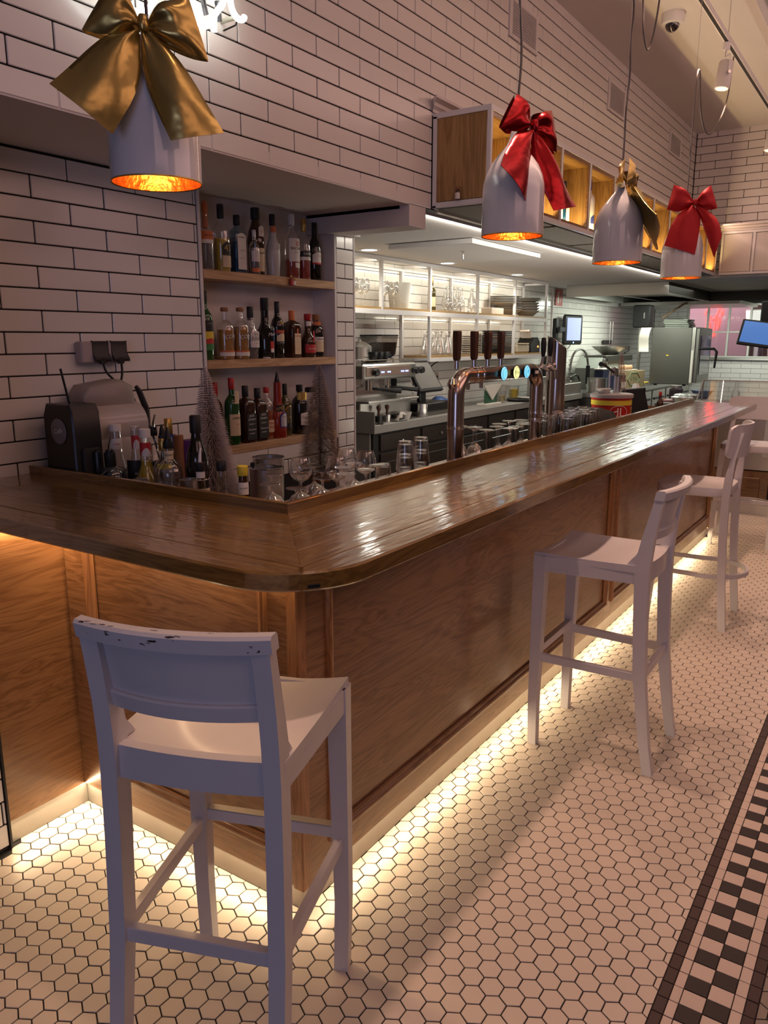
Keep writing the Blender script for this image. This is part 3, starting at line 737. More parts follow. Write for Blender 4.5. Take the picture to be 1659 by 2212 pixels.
PROF = {   # (share of the widest radius, share of the height)
 'wine': [(0, 0), (.93, 0), (1, .015), (1, .56), (.96, .62), (.80, .68), (.52, .73), (.40, .78), (.37, .82), (.37, .98), (.40, .985), (.40, 1), (0, 1)],
 'spirit': [(0, 0), (.94, 0), (1, .015), (1, .60), (.94, .66), (.70, .71), (.42, .75), (.36, .78), (.36, .97), (.40, .975), (.40, 1), (0, 1)],
 'tall': [(0, 0), (.94, 0), (1, .015), (1, .52), (.95, .58), (.66, .66), (.45, .72), (.40, .78), (.37, .97), (.42, .975), (.42, 1), (0, 1)],
 'square': [(0, 0), (.95, 0), (1, .012), (1, .66), (.97, .70), (.80, .75), (.45, .79), (.36, .82), (.36, 1), (0, 1)],
 'flare': [(0, 0), (.80, 0), (.86, .02), (1, .42), (1, .50), (.92, .56), (.62, .66), (.42, .74), (.36, .80), (.36, 1), (0, 1)],
 'hour': [(0, 0), (.82, 0), (.86, .02), (.98, .26), (1, .40), (.88, .52), (.62, .60), (.50, .66), (.45, .74), (.40, .80), (.36, 1), (0, 1)],
 'monk': [(0, 0), (.88, 0), (.92, .02), (.92, .42), (.98, .46), (1, .52), (.82, .66), (.55, .76), (.42, .82), (.38, .86), (.38, 1), (0, 1)],
 'squat': [(0, 0), (.95, 0), (1, .02), (1, .62), (.90, .70), (.60, .76), (.34, .80), (.34, .98), (0, .98)],
 'bulb': [(0, 0), (.94, 0), (1, .03), (1, .36), (.90, .45), (.60, .54), (.46, .60), (.42, .70), (.40, 1), (0, 1)],
 'conic': [(0, 0), (.95, 0), (1, .02), (1, .30), (.86, .42), (.60, .56), (.48, .66), (.44, .75), (.42, 1), (0, 1)],
}
def ring_loft(mb, prof, R, H, ex, seg=24, flat=1.0):
    rings = []
    for rf, zf in prof:
        r = max(rf*R, .0004); e = ex if rf > .62 else ex+(1-ex)*(.62-rf)/.25 if rf > .37 else 1.0
        fy = flat+(1-flat)*(1 if rf < .45 else max(0, (.62-rf)/.17) if rf < .62 else 0)
        rings.append([(r*math.copysign(abs(math.cos(2*PI*i/seg))**e, math.cos(2*PI*i/seg)), fy*r*math.copysign(abs(math.sin(2*PI*i/seg))**e, math.sin(2*PI*i/seg)), zf*H) for i in range(seg)])
    mb.loft(rings, caps=False)
def patch(mb, r, z0, z1, ha, c=270, seg=10, top=0.0):
    """label wrapped round a bottle, facing angle c; top = how far the upper edge arches"""
    v = []; 
    for i in range(seg+1):
        a = math.radians(c-ha+2*ha*i/seg); t = -1+2*i/seg; zt = z1-top*(t*t)
        v += [(r*math.cos(a), r*math.sin(a), z0), (r*math.cos(a), r*math.sin(a), zt)]
    mb.add(v, [(2*i, 2*i+2, 2*i+3, 2*i+1) for i in range(seg)])
def wrap_text(mb, txt, size, r, z, c=270, slope=0.0, shear=0.0, spacing=1.0):
    v, f = text_geo(txt, size, spacing, shear); out = []
    for x, y, _ in v: a = math.radians(c)+x/r; out.append((r*math.cos(a), r*math.sin(a), z+y+slope*x))
    mb.add(out, f)
def flat_text(mb, txt, size, o, u, w, spacing=1.0, shear=0.0):
    """lettering on a flat face: o = centre, u = reading direction, w = up"""
    v, f = text_geo(txt, size, spacing, shear); o, u, w = Vector(o), Vector(u).normalized(), Vector(w).normalized()
    mb.add([tuple(o+u*x+w*y) for x, y, _ in v], f)
def bottle(label, loc, kind, R, H, glass, cap=None, labs=(), liq=None, group=None, ex=1.0, flat=1.0, rz=0.0, name='bottle', seg=22, pour=False):
    """cap = (material, from share of height, radius factor); labs = (material, z0, z1, half angle, arch, [(text, size, z, ink, slope, shear)])"""
    t = thing(name, label, 'bottle', loc, rz, group); prof = PROF[kind]
    b = MB()
    if ex < 1 or flat < 1: ring_loft(b, prof, R, H, ex, seg, flat)
    else: b.lathe([(r*R, z*H) for r, z in prof], seg)
    b.build('glass_body', glass, t, angle=50)
    if liq:
        m, lv = liq; q = MB(); pr = [(rf*.93, zf) for rf, zf in prof if .01 < zf < lv]
        last = pr[-1][0]; pr = [(0, .014), (pr[0][0], .014)] + pr + [(last, lv), (0, lv)]
        if ex < 1 or flat < 1: ring_loft(q, pr, R, H, ex, seg, flat)
        else: q.lathe([(r*R, z*H) for r, z in pr], seg)
        q.build('liquid', m, t, angle=50)
    def rad(z):
        zf = z/H
        for (r0, z0), (r1, z1) in zip(prof, prof[1:]):
            if z0 <= zf <= z1 and z1 > z0: return R*(r0+(r1-r0)*(zf-z0)/(z1-z0))
        return R
    for L_ in labs:
        m, z0, z1, ha, arch, txts = L_[:6]; c = L_[6] if len(L_) > 6 else 270
        q = MB()
        if ex < 1 or flat < 1:
            w = R*math.sin(math.radians(min(ha, 80))); y = -R*flat-.0012; n = 8
            v = []
            for i in range(n+1): x = -w+2*w*i/n; v += [(x, y, z0), (x, y, z1-arch*((2*i/n-1)**2))]
            q.add(v, [(2*i, 2*i+2, 2*i+3, 2*i+1) for i in range(n)])
        else:
            rr = max(rad(z0), rad(z1), rad((z0+z1)/2))+.0010; patch(q, rr, z0, z1, ha, c, 10, arch)
        lo = q.build('label', m, t, angle=0)
        for tx in txts:
            s, sz, z, ink = tx[:4]; sl = tx[4] if len(tx) > 4 else 0; sh = tx[5] if len(tx) > 5 else 0
            q = MB()
            if ex < 1 or flat < 1: flat_text(q, s, sz, (0, -R*flat-.0022, z), (1, 0, sl), (0, 0, 1), shear=sh)
            else: wrap_text(q, s, sz, rr+.0010, z, c, sl, sh)
            q.build('lettering', ink, lo, angle=0)
    if cap:
        m, f0, rf = cap; rn = rad(H*.96)*rf if rf < 5 else rf/1000; q = MB(); z0 = f0*H
        if rf < 5: q.lathe([(rn*.96, z0), (rn, z0+.001), (rn, H+.001), (rn*.9, H+.003), (0, H+.003)], 16)
        else: q.lathe([(0, z0), (rn*.92, z0), (rn, z0+.004), (rn, H+.006), (rn*.85, H+.011), (0, H+.012)], 16)
        q.build('cap', m, t, angle=40)
    if pour:
        q = MB(); q.cyl((0, 0, H-.004), .014, .016, 12); q.build('pourer_collar', M_BLACK, t)
        q = MB(); q.tube([(0, 0, H+.010), (.002, 0, H+.03), (.012, 0, H+.058)] if pour == 'steel' else [(0, 0, H+.010), (0, 0, H+.035), (0, 0, H+.052)], [.006, .005, .0035] if pour == 'steel' else [.013, .008, .003], 8); q.build('pour_spout', M_CHROME if pour == 'steel' else M_BLACK, t)
    return t
# ------------------------------------------------------------------ niche shelves
for z1, lab in ((1.900, 'upper oak shelf in the bottle niche'), (1.496, 'middle oak shelf in the bottle niche'), (1.085, 'lowest oak shelf in the bottle niche')):
    o = MB().box(1.111, YW-.006, z1-.040, 2.082, 1.594, z1, .0015).build('niche_shelf', M_SHELF); tag(o, lab, 'shelf', 'shelves in the bottle niche')
GN = 'bottles in the wall niche'; YB = 1.505
Z1, Z2, Z3 = 1.900, 1.496, 1.085
def nb(label, x, z, *a, dy=0.0, **k): return bottle(label, (x, YB+dy, z), *a, group=GN, **k)
nb('clear liqueur bottle with a copper neck foil, leftmost on the upper niche shelf', 1.197, Z1, 'tall', .034, .300, G_CLEAR, (P_ORNG, .62, 1.06), [(P_ORNG, .135, .172, 75, 0, [('DE KUYPER', .013, .152, I_BLK)]), (P_WHITE, .118, .135, 75, 0, [])], (L_CLEAR, .40))
nb('yellow liqueur in a clear bottle with a round black 43 seal', 1.296, Z1, 'spirit', .040, .300, G_CLEAR, (P_BLK, .80, 1.12), [(P_BLK, .075, .135, 42, .02, [('43', .042, .105, I_GLD)]), (P_CREAM, .02, .072, 40, 0, [])], (L_YELL, .50))
nb('pale blue square gin bottle with a tall white label on the upper niche shelf', 1.401, Z1, 'square', .037, .265, G_BLUE, (P_BLK, .84, 1.2), [(P_WHITE, .018, .185, 52, .012, [('BOMBAY', .010, .165, I_BLK), ('SAPPHIRE', .007, .105, I_GRY), ('DRY GIN', .007, .07, I_GRY)])], (L_BLUE, .62), ex=.34, flat=.8)
nb('small clear bottle with a white label and an orange base band', 1.486, Z1, 'spirit', .025, .205, G_CLEAR, (M_WHITEM, .85, 1.1), [(P_WHITE, .060, .110, 80, 0, []), (P_ORNG, .010, .030, 80, 0, [])], (L_CLEAR, .5), dy=-.03)
nb('dark monk-shaped hazelnut liqueur bottle with a black knob cap', 1.548, Z1, 'monk', .043, .318, B_BROWN, (P_BLK, .84, 1.35), [(P_CREAM, .020, .130, 78, 0, [('Frangelico', .016, .108, I_BLK, .15, .3)]), (P_WHITE, .185, .235, 26, .01, [('t', .03, .208, I_RED)])], dy=.015)
nb('frosted waisted bottle with a black cap and a copper neck band', 1.655, Z1, 'hour', .037, .300, G_FROST, (P_BLK, .82, 1.1), [(P_ORNG, .215, .245, 80, 0, []), (G_FROST, .13, .16, 50, 0, [('St', .03, .145, I_GRY, .2, .3)])])
nb('clear rum bottle with a white label, white cap and red disc', 1.803, Z1, 'spirit', .040, .318, G_CLEAR, (M_WHITEM, .84, 1.15), [(P_WHITE, .085, .200, 70, .0, [('BACARDI', .020, .150, I_BLK), ('o', .05, .178, I_RED), ('CARTA BLANCA', .007, .130, I_GRY)]), (P_WHITE, .055, .080, 25, 0, [])], (L_RED, .30))
nb('red bitter in a clear bottle with a gold cap', 1.902, Z1, 'wine', .034, .308, G_CLEAR, (P_GOLD, .80, 1.1), [(P_BLK, .118, .146, 85, 0, [('CAMPARI', .016, .132, I_WHT)]), (P_WHITE, .10, .117, 85, 0, [])], (L_RED, .42))
nb('dark wine bottle with a white label, rightmost on the upper niche shelf', 1.992, Z1, 'wine', .034, .300, B_DARK, (P_BLK, .80, 1.08), [(P_WHITE, .095, .150, 70, .015, [('RIOJA', .008, .128, I_GRY)]), (P_RED, .086, .095, 70, 0, [])])
# two miniature bottles at the shelf edge
for k, (dx, m) in enumerate(((0, L_RED), (.022, L_AMBER))):
    t = thing('miniature_bottle', ('red' if k == 0 else 'white-labelled')+' miniature bottle fixed to the edge of the upper niche shelf', 'bottle', (1.700+dx, YW-.017, Z1-.042), 0, 'miniatures on the shelf edge')
    MB().lathe([(0, 0), (.009, 0), (.010, .002), (.010, .030), (.004, .037), (.004, .044), (0, .044)], 12).build('glass_body', m, t); MB().cyl((0, 0, .042), .005, .009, 10).build('cap', M_CORK if k else P_GOLD, t)
    q = MB(); patch(q, .0106, .004, .024, 60); q.build('label', P_WHITE if k else P_RED, t, angle=0)
# middle shelf
nb('green wine bottle with a bright coloured label, leftmost on the middle niche shelf', 1.168, Z2, 'wine', .036, .310, B_GREEN, (P_BLK, .86, 1.06), [(P_BLK, .130, .180, 75, 0, [('VIVIR', .018, .165, I_GRY)]), (P_YEL, .095, .130, 75, 0, []), (P_RED, .075, .10, 40, .01, []), (P_GRN, .045, .075, 75, 0, [])])
nb('tequila bottle with a wooden stopper and pale amber spirit', 1.295, Z2, 'squat', .043, .232, G_CLEAR, (M_CORK, .965, 19), [(P_WHITE, .016, .034, 85, 0, []), (P_ORNG, .034, .042, 85, 0, []), (G_CLEAR, .09, .12, 40, 0, [('CORA', .026, .108, I_WHT, .15)])], (L_AMBER, .60))
nb('tequila bottle with a wooden stopper and darker amber spirit', 1.385, Z2, 'squat', .040, .234, G_CLEAR, (M_CORK, .965, 19), [(P_WHITE, .016, .034, 85, 0, []), (P_ORNG, .034, .042, 85, 0, []), (G_CLEAR, .09, .12, 40, 0, [('CORA', .026, .108, I_WHT, .15)])], (L_AMBER, .66), dy=-.015)
nb('clear flared tequila bottle with a white scroll label and black cap', 1.472, Z2, 'hour', .041, .250, G_CLEAR, (P_BLK, .75, 1.1), [(P_WHITE, .055, .135, 48, .012, [('DON', .012, .118, I_BLK), ('JULIO', .024, .098, I_BLK), ('TEQUILA', .007, .075, I_GRY)])], (L_CLEAR, .5))
nb('large black coffee liqueur bottle with a slim neck', 1.578, Z2, 'bulb', .048, .296, B_DARK, (P_BLK, .80, 1.1), [(B_DARK, .09, .15, 50, 0, [('Tia', .026, .148, I_WHT, .1, .3), ('Maria', .024, .120, I_WHT, .1, .3)]), (P_RED, .045, .085, 16, 0, []), (P_WHITE, .030, .050, 14, 0, [])])
nb('black cream liqueur bottle with a gold crest and oval label', 1.672, Z2, 'wine', .034, .282, B_DARK, (P_BLK, .80, 1.06), [(P_CREAM, .085, .125, 55, .015, []), (P_RED, .125, .142, 60, 0, [('BAILEYS', .014, .1335, I_GLD)]), (P_BLK, .070, .085, 60, 0, [('THE ORIGINAL', .006, .078, I_WHT)]), (P_GOLD, .172, .186, 16, 0, [])])
nb('square dark orange liqueur bottle with copper cap and cream label', 1.787, Z2, 'square', .040, .240, B_BROWN, (P_ORNG, .72, 1.15), [(P_CREAM, .018, .125, 40, 0, [('COINTREAU', .010, .112, I_RED), ('L I Q U E U R', .005, .045, I_RED)]), (P_ORNG, .125, .15, 8, 0, [])], ex=.34)
nb('round-shouldered red bottle with a red ribbon and wax cap', 1.895, Z2, 'bulb', .042, .226, B_BROWN, (M_RED, .86, 1.15), [(P_RED, .024, .068, 70, 0, [('Grand Marnier', .012, .046, I_WHT, 0, .3)]), (P_RED, .078, .14, 8, 0, []), (P_WHITE, .165, .19, 80, 0, [])], dy=-.02)
nb('dark port bottle with a brown cap, rightmost on the middle niche shelf', 1.990, Z2, 'squat', .042, .226, B_DARK, (M_CORK, .86, 1.3), [(P_WHITE, .085, .108, 60, 0, [("GRAHAM'S", .013, .096, I_BLK)]), (P_CREAM, .028, .085, 55, 0, []), (P_ORNG, .17, .19, 80, 0, [])])
o = MB().lathe([(0, 0), (.020, 0), (.022, .003), (.018, .007), (0, .008)], 14).build('bottle_stopper', P_WHITE, loc=(1.530, YW+.012, Z2)); tag(o, 'small white disc lying at the front of the middle niche shelf', 'stopper')
# lowest shelf
nb('black-capped dark bottle half hidden behind the pale bottle-brush tree', 1.165, Z3, 'spirit', .034, .310, B_DARK, (P_BLK, .84, 1.1), [(P_WHITE, .06, .13, 60, 0, [])])
nb('bottle with a dark red cap beside the pale bottle-brush tree, half hidden', 1.238, Z3, 'spirit', .034, .300, B_BROWN, (M_RED, .80, 1.15), [(P_CREAM, .05, .13, 60, 0, [])], dy=.03)
nb('green whiskey bottle with a dark red cap and cream label', 1.300, Z3, 'spirit', .037, .320, B_GREEN, (M_RED, .84, 1.15), [(P_CREAM, .045, .150, 65, 0, [('JAMESON', .014, .130, I_BLK), ('IRISH', .009, .10, I_RED)]), (P_CREAM, .20, .26, 22, 0, [])], dy=-.02)
for k, (x, H) in enumerate(((1.395, .278), (1.482, .262))):
    nb(('taller' if k == 0 else 'shorter')+' square black-labelled whiskey bottle on the lowest niche shelf', x, Z3, 'square', .039, H, L_COLA, (P_BLK, .82, 1.2), [(P_BLK, .015, .150, 62, .01, [("JACK", .015, .134, I_WHT), ("DANIEL'S", .013, .116, I_WHT), ('Old No. 7', .010, .093, I_WHT), ('Tennessee', .013, .066, I_WHT, 0, .3), ('WHISKEY', .009, .046, I_WHT)])], ex=.34, dy=-.02)
nb('bourbon bottle with a red wax cap and cream label', 1.570, Z3, 'squat', .037, .262, G_CLEAR, (M_RED, .90, 1.2), [(P_CREAM, .035, .098, 70, 0, [("Maker's", .018, .082, I_RED, 0, .2), ('Mark', .018, .062, I_RED, 0, .2)])], (L_ORNG, .55))
nb('red aperitif bottle with a black pourer and a black name band', 1.640, Z3, 'conic', .046, .288, L_RED, None, [(P_BLK, .138, .172, 60, 0, [('APEROL', .024, .155, I_GLD, .12, .2)]), (P_BLUE, .055, .135, 34, .02, []), (P_WHITE, .060, .128, 28, .02, [('APERITIVO', .007, .11, I_BLK)])], dy=-.015, pour='black')
nb('slim dark bottle with a gold-edged black label', 1.728, Z3, 'wine', .033, .272, B_OLIVE, (P_BLK, .80, 1.08), [(P_GOLD, .068, .162, 62, .03, []), (P_BLK, .04, .156, 58, .03, [('J&B', .012, .10, I_GLD)])], dy=.01)
nb('dark cognac bottle with a gold neck band and white label', 1.838, Z3, 'squat', .045, .262, B_DARK, (P_BLK, .88, 1.25), [(P_WHITE, .050, .118, 44, .006, [('Hennessy', .014, .092, I_BLK, 0, .2), ('C', .04, .068, I_GLD)]), (P_GOLD, .185, .225, 70, 0, [])])
nb('clear decanter bottle with a wide flat black cap, rightmost on the lowest shelf', 1.935, Z3, 'squat', .036, .236, G_CLEAR, (P_BLK, .93, 33), [(P_CREAM, .08, .125, 60, 0, [])], (L_CLEAR, .5))
# ------------------------------------------------------------------ vents, cornice, long wall cabinet
for k, (x0, x1, z0, z1) in enumerate(VENTS):
    t = thing('wall_vent', ['louvred white vent nearest the camera, high on the tiled wall', 'middle louvred white vent high on the tiled wall', 'louvred white vent nearest the far corner of the tiled wall'][k], 'vent', ((x0+x1)/2, YU, (z0+z1)/2), 0, 'vents in the tiled wall')
    w, h = (x1-x0)/2, (z1-z0)/2
    MB().box(-w, -.012, -h, -w+.035, .004, h, .002).box(w-.035, -.012, -h, w, .004, h, .002).box(-w+.035, -.012, -h, w-.035, .004, -h+.022, .002).box(-w+.035, -.012, h-.022, w-.035, .004, h, .002).build('vent_frame', M_PAINT, t)
    MB().box(-w+.03, .0035, -h+.02, w-.03, .0045, h-.02, 0).build('vent_backing', M_BLACKM, t, angle=0)
    n = 12; sl = None
    for i in range(n):
        z = -h+.030+(2*h-.06)*i/(n-1)
        if sl is None: sl = MB().box(-w+.034, -.010, -.0028, w-.034, .002, .0028, 0, Matrix.Rotation(math.radians(-28), 4, 'X')).build('slat', M_PAINT, t, loc=(0, 0, z), angle=0)
        else: inst(sl, t, (0, 0, z))
o = MB()
prof = [(0, 0), (-.012, 0), (-.014, .012), (-.022, .020), (-.030, .024), (-.034, .040), (-.050, .046), (-.062, .050), (-.062, .064), (0, .064)]
o.loft([[(x+(s*p[0] if s else 0), YU+p[0], 2.718+p[1]) for p in prof] for x, s in ((2.250, 1), (7.76, 0))])
o = o.build('trim_5', M_PAINT, angle=30); struct(o)
cab = thing('wall_cabinet', 'long white-framed oak wall cabinet with lit open cubbies above the bar', 'cabinet', (2.25, .600, 2.258))
LX, DP, HT = 5.38, .325, .452      # length, depth, height
FR = .024
DIV = [2.72, 3.205, 3.695, 4.19, 4.685, 5.18, 5.68, 6.17, 6.66, 7.14]
DIV = [d-2.25 for d in DIV]
M_CABX = wood('cabinet_oak_x', (.22, .115, .035), (.34, .19, .062), (.42, .25, .09), 'X', .5, .1, wscale=10)
MB().box(.02, .02, HT-.045, LX-.02, DP, HT-.02, 0).build('top_board', M_CABX, cab, angle=0)
MB().box(.02, .02, .022, LX-.02, DP, .040, 0).build('bottom_board', M_CABX, cab, angle=0)
MB().box(.02, DP-.012, .04, LX-.02, DP, HT-.045, 0).build('back_board', M_CUBBYZ, cab, angle=0)
for d in DIV: MB().box(d-.010, .012, .04, d+.010, DP-.012, HT-.045, .0005).build('divider', M_CUBBYZ, cab, angle=0)
MB().box(.006, .026, .03, .022, DP-.024, HT-.02, 0).build('side_panel', M_CUBBYZ, cab, angle=0)
MB().box(LX-.022, .012, .03, LX-.006, DP-.01, HT-.02, 0).build('side_panel', M_CUBBYZ, cab, angle=0)
# brown cubby reveals and the white metal frame
for a, b_ in zip([0]+DIV, DIV+[LX]):
    a += .012; b_ -= .012
    MB().box(a, .002, .026, a+.014, .016, HT-.026, 0).box(b_-.014, .002, .026, b_, .016, HT-.026, 0).box(a+.014, .002, .026, b_-.014, .016, .042, 0).box(a+.014, .002, HT-.046, b_-.014, .016, HT-.026, 0).build('cubby_edging', M_OAKX, cab, angle=0)
for z in (0, HT-FR):
    MB().box(0, -.004, z, LX, .020, z+FR+.002, .001).build('frame_bar', M_WHITEM, cab); MB().box(0, .020, z, .022, DP, z+FR+.002, .001).build('frame_bar', M_WHITEM, cab)
    MB().box(0, DP-.022, z, LX, DP, z+.010, 0).build('frame_bar', M_WHITEM, cab)
for x in (0, LX-.022): MB().box(x, -.004, FR, x+.022, .018, HT-FR, .001).build('frame_post', M_WHITEM, cab)
MB().box(0, DP-.022, FR, .022, DP+.0, HT-FR, .001).build('frame_post', M_WHITEM, cab)
for d in DIV: MB().box(d-.009, -.005, FR, d+.009, .006, HT-FR, .001).build('frame_post', M_WHITEM, cab)
# grey mesh panels under the cabinet with a strip light bracket
M_MESH = pm('grey_mesh_panel', (.30, .28, .25), .7, var=.5, vscale=120)
for a, b_ in zip([0]+DIV[1::2], DIV[1::2]+[LX]): MB().box(a+.03, .03, -.004, b_-.03, DP-.03, .004, 0).build('under_panel', M_MESH, cab, angle=0)
MB().box(.02, DP-.030, -.022, LX-.02, DP-.004, -.002, .001).build('strip_bracket', M_STEEL, cab)
for a, b_ in zip([0]+DIV, DIV+[LX]):
    area('cubby_strip_lamp', (2.25+(a+b_)/2, .640, 2.305), (2.25+(a+b_)/2, .80, 2.55), (b_-a)*.8, .015, 2.2, (1.0, .70, .28))
# bottles standing in the cubbies
GC = 'bottles in the lit wall cabinet'; zc_ = 2.298
M_FROSTW = pm('frosted_white_bottle', (.62, .62, .62), .35, coat=.3)
def vodka(lab, x, y=.75): bottle(lab, (x, y, zc_), 'spirit', .040, .345, M_FROSTW, (P_BLUE, .80, 1.12), [(P_BLUE, .060, .115, 45, .02, []), (P_WHITE, .02, .060, 70, 0, [('GREY', .020, .045, I_GRY), ('GOOSE', .014, .028, I_GRY)])], group=GC)
def gin(lab, x, y=.75): bottle(lab, (x, y, zc_), 'square', .036, .262, G_BLUE, (P_BLK, .84, 1.2), [(P_WHITE, .018, .185, 52, .012, [('BOMBAY', .010, .165, I_BLK), ('SAPPHIRE', .007, .105, I_GRY)])], (L_BLUE, .62), group=GC, ex=.34, flat=.8)
vodka('frosted vodka bottle with a blue cap behind the red bow of the second lamp', 3.06, .72)
gin('left of two blue gin bottles in the third lit cubby', 3.40, .70); gin('right of two blue gin bottles in the third lit cubby', 3.51, .70)
vodka('left of two frosted vodka bottles in the fourth lit cubby', 3.86, .70); vodka('right of two frosted vodka bottles in the fourth lit cubby', 3.965, .70)
gin('left of two blue gin bottles beside the gold bow of the third lamp', 5.33, .70); gin('right of two blue gin bottles beside the gold bow of the third lamp', 5.43, .70)
vodka('frosted vodka bottle behind the red bow of the fourth lamp', 5.82, .70)
t = thing('miniature_bottle', 'miniature bottle with a white label stuck on the cabinet end panel', 'bottle', (2.242, .77, 2.284), 0)
MB().lathe([(0, 0), (.012, 0), (.013, .002), (.013, .040), (.006, .048), (.006, .054), (0, .054)], 12).build('glass_body', B_BROWN, t); MB().cyl((0, 0, .052), .0095, .014, 10).build('cap', M_CORK, t)
q = MB(); patch(q, .0136, .004, .034, 70, 200); q.build('label', P_WHITE, t, angle=0)

# ------------------------------------------------------------------ pendant lamps with gift bows
M_SHADE = pm('white_enamel_shade', (.70, .69, .72), .12, coat=.6)
M_GOLDIN = pm('gold_leaf', (.95, .46, .14), .30, .9, var=.3, vscale=40, bump=.3, bscale=60)
M_BULB = pm('warm_bulb', (1, .6, .2), .3, emit=(1.0, .55, .16), estr=14)
M_FIL = pm('bulb_glass', (1, .75, .4), .1, emit=(1, .5, .15), estr=3)
M_CABLE = pm('grey_cable', (.10, .085, .08), .5); M_WIRE = pm('steel_wire', (.35, .33, .32), .35, .8)
def foil(name, col, dark):
    m = pm(name, col, .27, .82, bump=.35, bscale=16); return m
M_GOLDF = foil('gold_lame', (.50, .35, .11), None); M_REDF = foil('red_lame', (.34, .010, .014), None)
M_REDS = pm('red_satin', (.42, .008, .014), .55, .3, bump=.35, bscale=16)
def lerp_poly(pl, t):
    L = [0]
    for a, b_ in zip(pl, pl[1:]): L.append(L[-1]+math.dist(a, b_))
    d = t*L[-1]
    for i in range(len(pl)-1):
        if d <= L[i+1] or i == len(pl)-2:
            u = (d-L[i])/max(1e-9, L[i+1]-L[i]); return (pl[i][0]+u*(pl[i+1][0]-pl[i][0]), pl[i][1]+u*(pl[i+1][1]-pl[i][1]))
def smooth_pl(pl, n=2):
    for _ in range(n):
        q = [pl[0]]
        for a, b_ in zip(pl, pl[1:]): q += [(a[0]*.75+b_[0]*.25, a[1]*.75+b_[1]*.25), (a[0]*.25+b_[0]*.75, a[1]*.25+b_[1]*.75)]
        pl = q+[pl[-1]]
    return pl
S_ = 1/868.0
def bow(name_col, label, loc, rz, mat, scale=1.0, tilt=0.0, loops=None, tails=None, drape=.05):
    """outlines in metres in the bow's own plane: (upper edge, lower edge) from the knot outwards"""
    t = thing('gift_bow', label, 'bow', loc, rz, 'gift bows on the pendant lamps'); t.rotation_euler = (tilt, 0, rz)
    P = lambda L: [(x*S_*scale, z*S_*scale) for x, z in L]
    loops = loops or [([(-6, 8), (-30, 55), (-58, 72)], [(-6, -10), (-70, -28), (-116, -18)], [(-58, 72), (-92, 32), (-116, -18)]),
                      ([(8, 8), (30, 42), (92, 56)], [(8, -10), (80, -45), (124, -52)], [(92, 56), (118, 5), (124, -52)])]
    for k, (up, lo, _) in enumerate(loops):
        up, lo = smooth_pl(P(up)), smooth_pl(P(lo)); b = MB(); ph = 1.7*k
        def fn(side):
            def f(u, v):
                a, c = lerp_poly(up, u), lerp_poly(lo, u); x = c[0]+(a[0]-c[0])*v; z = c[1]+(a[1]-c[1])*v
                bul = .034*scale*math.sin(PI*min(1, u*.97))**.7*(1-(2*v-1)**4*.5)
                wr = .007*scale*math.sin(v*9.5+ph+side)*(1-u)**.8*min(1, u*5) + .004*scale*math.sin(v*5+u*7+ph+2*side)*math.sin(PI*u)
                return (x, -side*bul - side*.002 + wr, z)
            return f
        b.grid(fn(1), 18, 14, flip=(k == 0)); n0 = len(b.v); b.grid(fn(-1), 18, 14, flip=(k == 1))
        b.build('loop', mat, t, angle=60)
    tails = tails or [([(-14, -12), (-68, -18), (-178, -132)], [(-6, -20), (-10, -118), (-70, -214)], 0),
                      ([(-4, -14), (-8, -105), (40, -220)], [(8, -10), (70, -60), (146, -198)], 1)]
    for k, (e1, e2, _) in enumerate(tails):
        e1, e2 = smooth_pl(P(e1)), smooth_pl(P(e2)); b = MB(); ph = 2.1*k
        def f(u, v, o=0):
            a, c = lerp_poly(e1, u), lerp_poly(e2, u); x = a[0]+(c[0]-a[0])*v; z = a[1]+(c[1]-a[1])*v
            return (x, -drape*u**1.3-.012*scale-.030*scale*math.sin(PI*v)*math.sin(PI*min(1, .15+u*.75)) + .006*scale*math.cos(v*9+ph)*(1-u) - .004*scale*math.sin(u*6+v*4+ph)+o, z)
        b.grid(lambda u, v: f(u, v), 18, 12); n0 = len(b.v); b.grid(lambda u, v: f(u, v, .0025), 18, 12, flip=True)
        nu, nv = 18, 12
        rim = [(i, 0) for i in range(nu+1)] + [(nu, j) for j in range(1, nv+1)] + [(i, nv) for i in range(nu-1, -1, -1)] + [(0, j) for j in range(nv-1, 0, -1)]
        ids = [j*(nu+1)+i for i, j in rim]
        for q in range(len(ids)): a_, c_ = ids[q], ids[(q+1) % len(ids)]; b.f.append((c_, a_, n0+a_, n0+c_)); b.mi.append(0)
        b.build('tail', mat, t, angle=60)
    MB().lathe([(0, -.017), (.009, -.016), (.0125, -.008), (.0125, .008), (.009, .016), (0, .017)], 14, M=Matrix.Scale(scale, 4) @ Matrix.Translation((0, -.024, 0))).build('knot', mat, t)
    return t
SH = [(.1100, 0), (.1100, .150), (.108, .175), (.101, .205), (.086, .238), (.068, .262), (.048, .285), (.033, .302), (.024, .318), (.019, .335), (.0165, .348), (.012, .356), (.006, .359), (0, .3595)]
